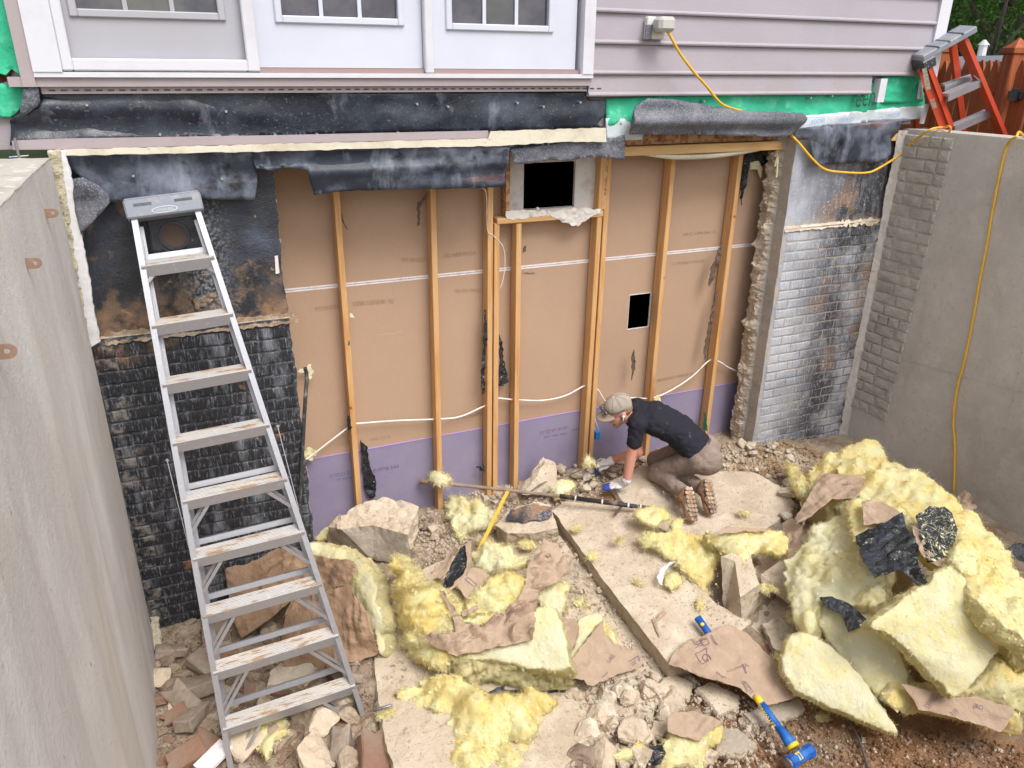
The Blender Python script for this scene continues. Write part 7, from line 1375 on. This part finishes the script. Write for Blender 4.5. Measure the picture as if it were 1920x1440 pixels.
# ---- skin: head, neck, arms as one surface
def facetweak(c_, n_): return c_
bodyp = [('c', Ls, En, .05, .043), ('c', En, Wn, .044, .031), ('c', Rs, Ef, .05, .042), ('c', Ef, Wf, .042, .03), ('c', SC, Ls, .05, .05), ('c', SC, Rs, .05, .05), 
    ('c', SC+Vector((0, 0, .0)), H(0, -.02, -.06), .062, .056), ('e', H(0, -.012, .03), (.077, .098, .09), MH), ('e', H(0, .018, -.03), (.062, .075, .085), MH), ('e', H(0, .06, -.085), (.036, .03, .028), MH),
    ('c', H(0, .092, .012), H(0, .112, -.022), .009, .014), ('e', H(0, .098, -.024), (.019, .014, .01), MH), ('e', H(.03, .082, .028), (.02, .012, .008), MH), ('e', H(-.03, .082, .028), (.02, .012, .008), MH), ('e', H(0, .088, -.055), (.024, .01, .007), MH), ('e', H(0, .085, -.067), (.02, .01, .006), MH)]
for s_ in (-1, 1): bodyp.append(('e', H(s_*.078, -.008, -.012), (.009, .02, .031), MH))
body = blob('body', bodyp, 'skin', man, .0055, 3)
for s_ in (-1, 1):
    mb = MB(); mb.ball(H(s_*.03, .089, .012), .0115, n=10); e_ = mb.link('eye', 'lamp_white', body, True)
    mb = MB(); mb.ball(H(s_*.03, .098, .010), .005, n=8); mb.link('pupil', 'black_plastic', body, True)
blob('stubble', [('e', H(0, .046, -.077), (.05, .043, .034), MH), ('c', H(-.058, .0, -.05), H(-.03, .06, -.085), .017, .022), ('c', H(.058, .0, -.05), H(.03, .06, -.085), .017, .022)], 'stubble', body, .006, 3)
blob('hair', [('e', H(0, -.05, .0), (.074, .064, .062), MH)], 'stubble', body, .007, 3)
mb = MB(); s_ = 1 if (MH @ Vector((1, 0, 0))).dot(LAT) > 0 else -1
mb.ball(H(s_*.088, .0, -.01), .011, n=8); mb.tube([H(s_*.09, .004, -.014), H(s_*.09, .014, -.042)], .0045, 6); mb.link('earbud', 'lamp_white', body, True)
# ---- cap
cap_ = blob('cap', [('e', H(0, -.018, .052), (.088, .108, .078), MH), ('e', H(0, -.06, .03), (.078, .06, .055), MH), ('e', H(0, -.01, .13), (.012, .012, .006), MH)], 'cap_tan', man, .006, 2)
vs = []; fs = []; n = 14; m_n = 6
for j in range(m_n+1):
    for i in range(n+1):
        a_ = -pi/2+pi*i/n; t = j/m_n; x = sin(a_)*(.074+.012*t); y = .062+cos(a_)*(.025+.085*t); z = .045-.016*(x/.08)**2-.012*t; vs.append(H(x, y, z))
k = len(vs)
for v in list(vs): vs.append(v-MH @ Vector((0, 0, .005)))
for j in range(m_n):
    for i in range(n): a_ = j*(n+1)+i; fs += [(a_, a_+1, a_+n+2, a_+n+1), (k+a_, k+a_+n+1, k+a_+n+2, k+a_+1)]
for i in range(n): a_ = m_n*(n+1)+i; fs.append((a_, a_+1, k+a_+1, k+a_))
link('brim', vs, fs, 'cap_brim', cap_, True)
mb = MB()
for s2 in (-1, 1):
    M2 = MH; mb.ball(H(s2*.034, .098, .068), 1, (.031, .012, .02), 12, rot=M2)
mb.link('sunglasses', 'glass_dark', cap_, True)
mb = MB(); mb.tube([H(s_*.066, .088, .07), H(s_*.09, .03, .05), H(s_*.09, -.03, .04)], .0035, 6, smoothpts=4); mb.tube([H(-s_*.066, .088, .07), H(-s_*.09, .03, .05), H(-s_*.09, -.03, .04)], .0035, 6, smoothpts=4); mb.link('sunglass_arm', 'black_plastic', cap_, True)
for j in range(5):       # seams over the crown
    a_ = j*pi/5; pts = [H(cos(a_)*.089*sin(t), -.018+sin(a_)*.109*sin(t), .052+.079*cos(t)) for t in [(-1.35+2.7*i/14) for i in range(15)]]
    mb = MB(); mb.tube(pts, .0012, 4); mb.link('cap_seam', 'cap_brim', cap_, True)
# ---- gloves: palm, four unequal fingers, thumb from the side
def glove(wr, pc, fdir, nrm_, thumb_side, curl, nm='glove'):
    M_ = frame(fdir, nrm_); 
    def G(x, y, z): return pc+M_ @ Vector((x, y, z))
    P = [('c', wr, wr.lerp(G(0, -.045, .004), .5), .034, .034), ('c', wr.lerp(G(0, -.045, .004), .5), G(0, -.03, .002), .034, .024), ('e', G(0, -.01, 0), (.044, .05, .018), M_)]
    for i, (x, L) in enumerate(((-.032, .062), (-.011, .074), (.011, .07), (.031, .055))):
        a = G(x, .03, .0); b = G(x*1.12, .03+L*.5, -.006-curl*.012); c_ = G(x*1.15, .03+L*.5+L*.5*cos(curl), -.008-curl*.012-L*.5*sin(curl)); P += [('c', a, b, .0115, .0105), ('c', b, c_, .0105, .009)]
    ts = thumb_side; P += [('c', G(ts*.034, -.025, -.004), G(ts*.062, .008, -.008-curl*.01), .014, .0125), ('c', G(ts*.062, .008, -.008-curl*.01), G(ts*.066, .036, -.012-curl*.02), .0125, .0105)]
    g_ = blob(nm, P, 'glove_white', man, .0045, 2); me = g_.data; me.materials.append(MATS['glove_blue'])
    for p in me.polygons:
        c_ = p.center; loc_ = M_.inverted() @ (c_-pc); 
        if loc_.z < -.003-.0*loc_.y and p.normal.dot(M_ @ Vector((0, 0, 1))) < .35: p.material_index = 1
        if loc_.y > .045 and loc_.z < .004: p.material_index = 1
    mb = MB(); d_ = (pc-wr).normalized(); mb.tube([wr-d_*.012, wr+d_*.012], [.0365, .036], 16, cap=False); mb.link('cuff', 'glove_white', g_, True)
glove(Wn, Hn+Vector((-.03, .01, -.0)), Vector((-.8, .45, -.1)), Vector((.1, -.1, 1)), 1, .15)
glove(Wf.lerp(Hf, .2), Hf, Vector((-.75, .4, -.42)), Vector((-.2, -.5, .8)), 1, 1.1)
mb = MB(); mb.tube([Hf+Vector((.05, -.05, .015)), Hf+Vector((-.16, .06, -.03))], .008, 8); o = mb.link('hand_tool', 'steel_worn', None, True); tag(rebase(o), 'short metal tool held in the blue-palmed glove at the fifth stud', 'hand tool', None, 'thing')
# pocket and belt details
blob('belt', [('e', sp[0]-Vector((0, 0, .03))-Hd*.02, (.158, .03, .128), frame(sp[1]-sp[0], (0, 0, 1)))], 'trouser_seam', man, .009, 2)
mb = MB(); c_ = at(1288, 884, Z=.64)
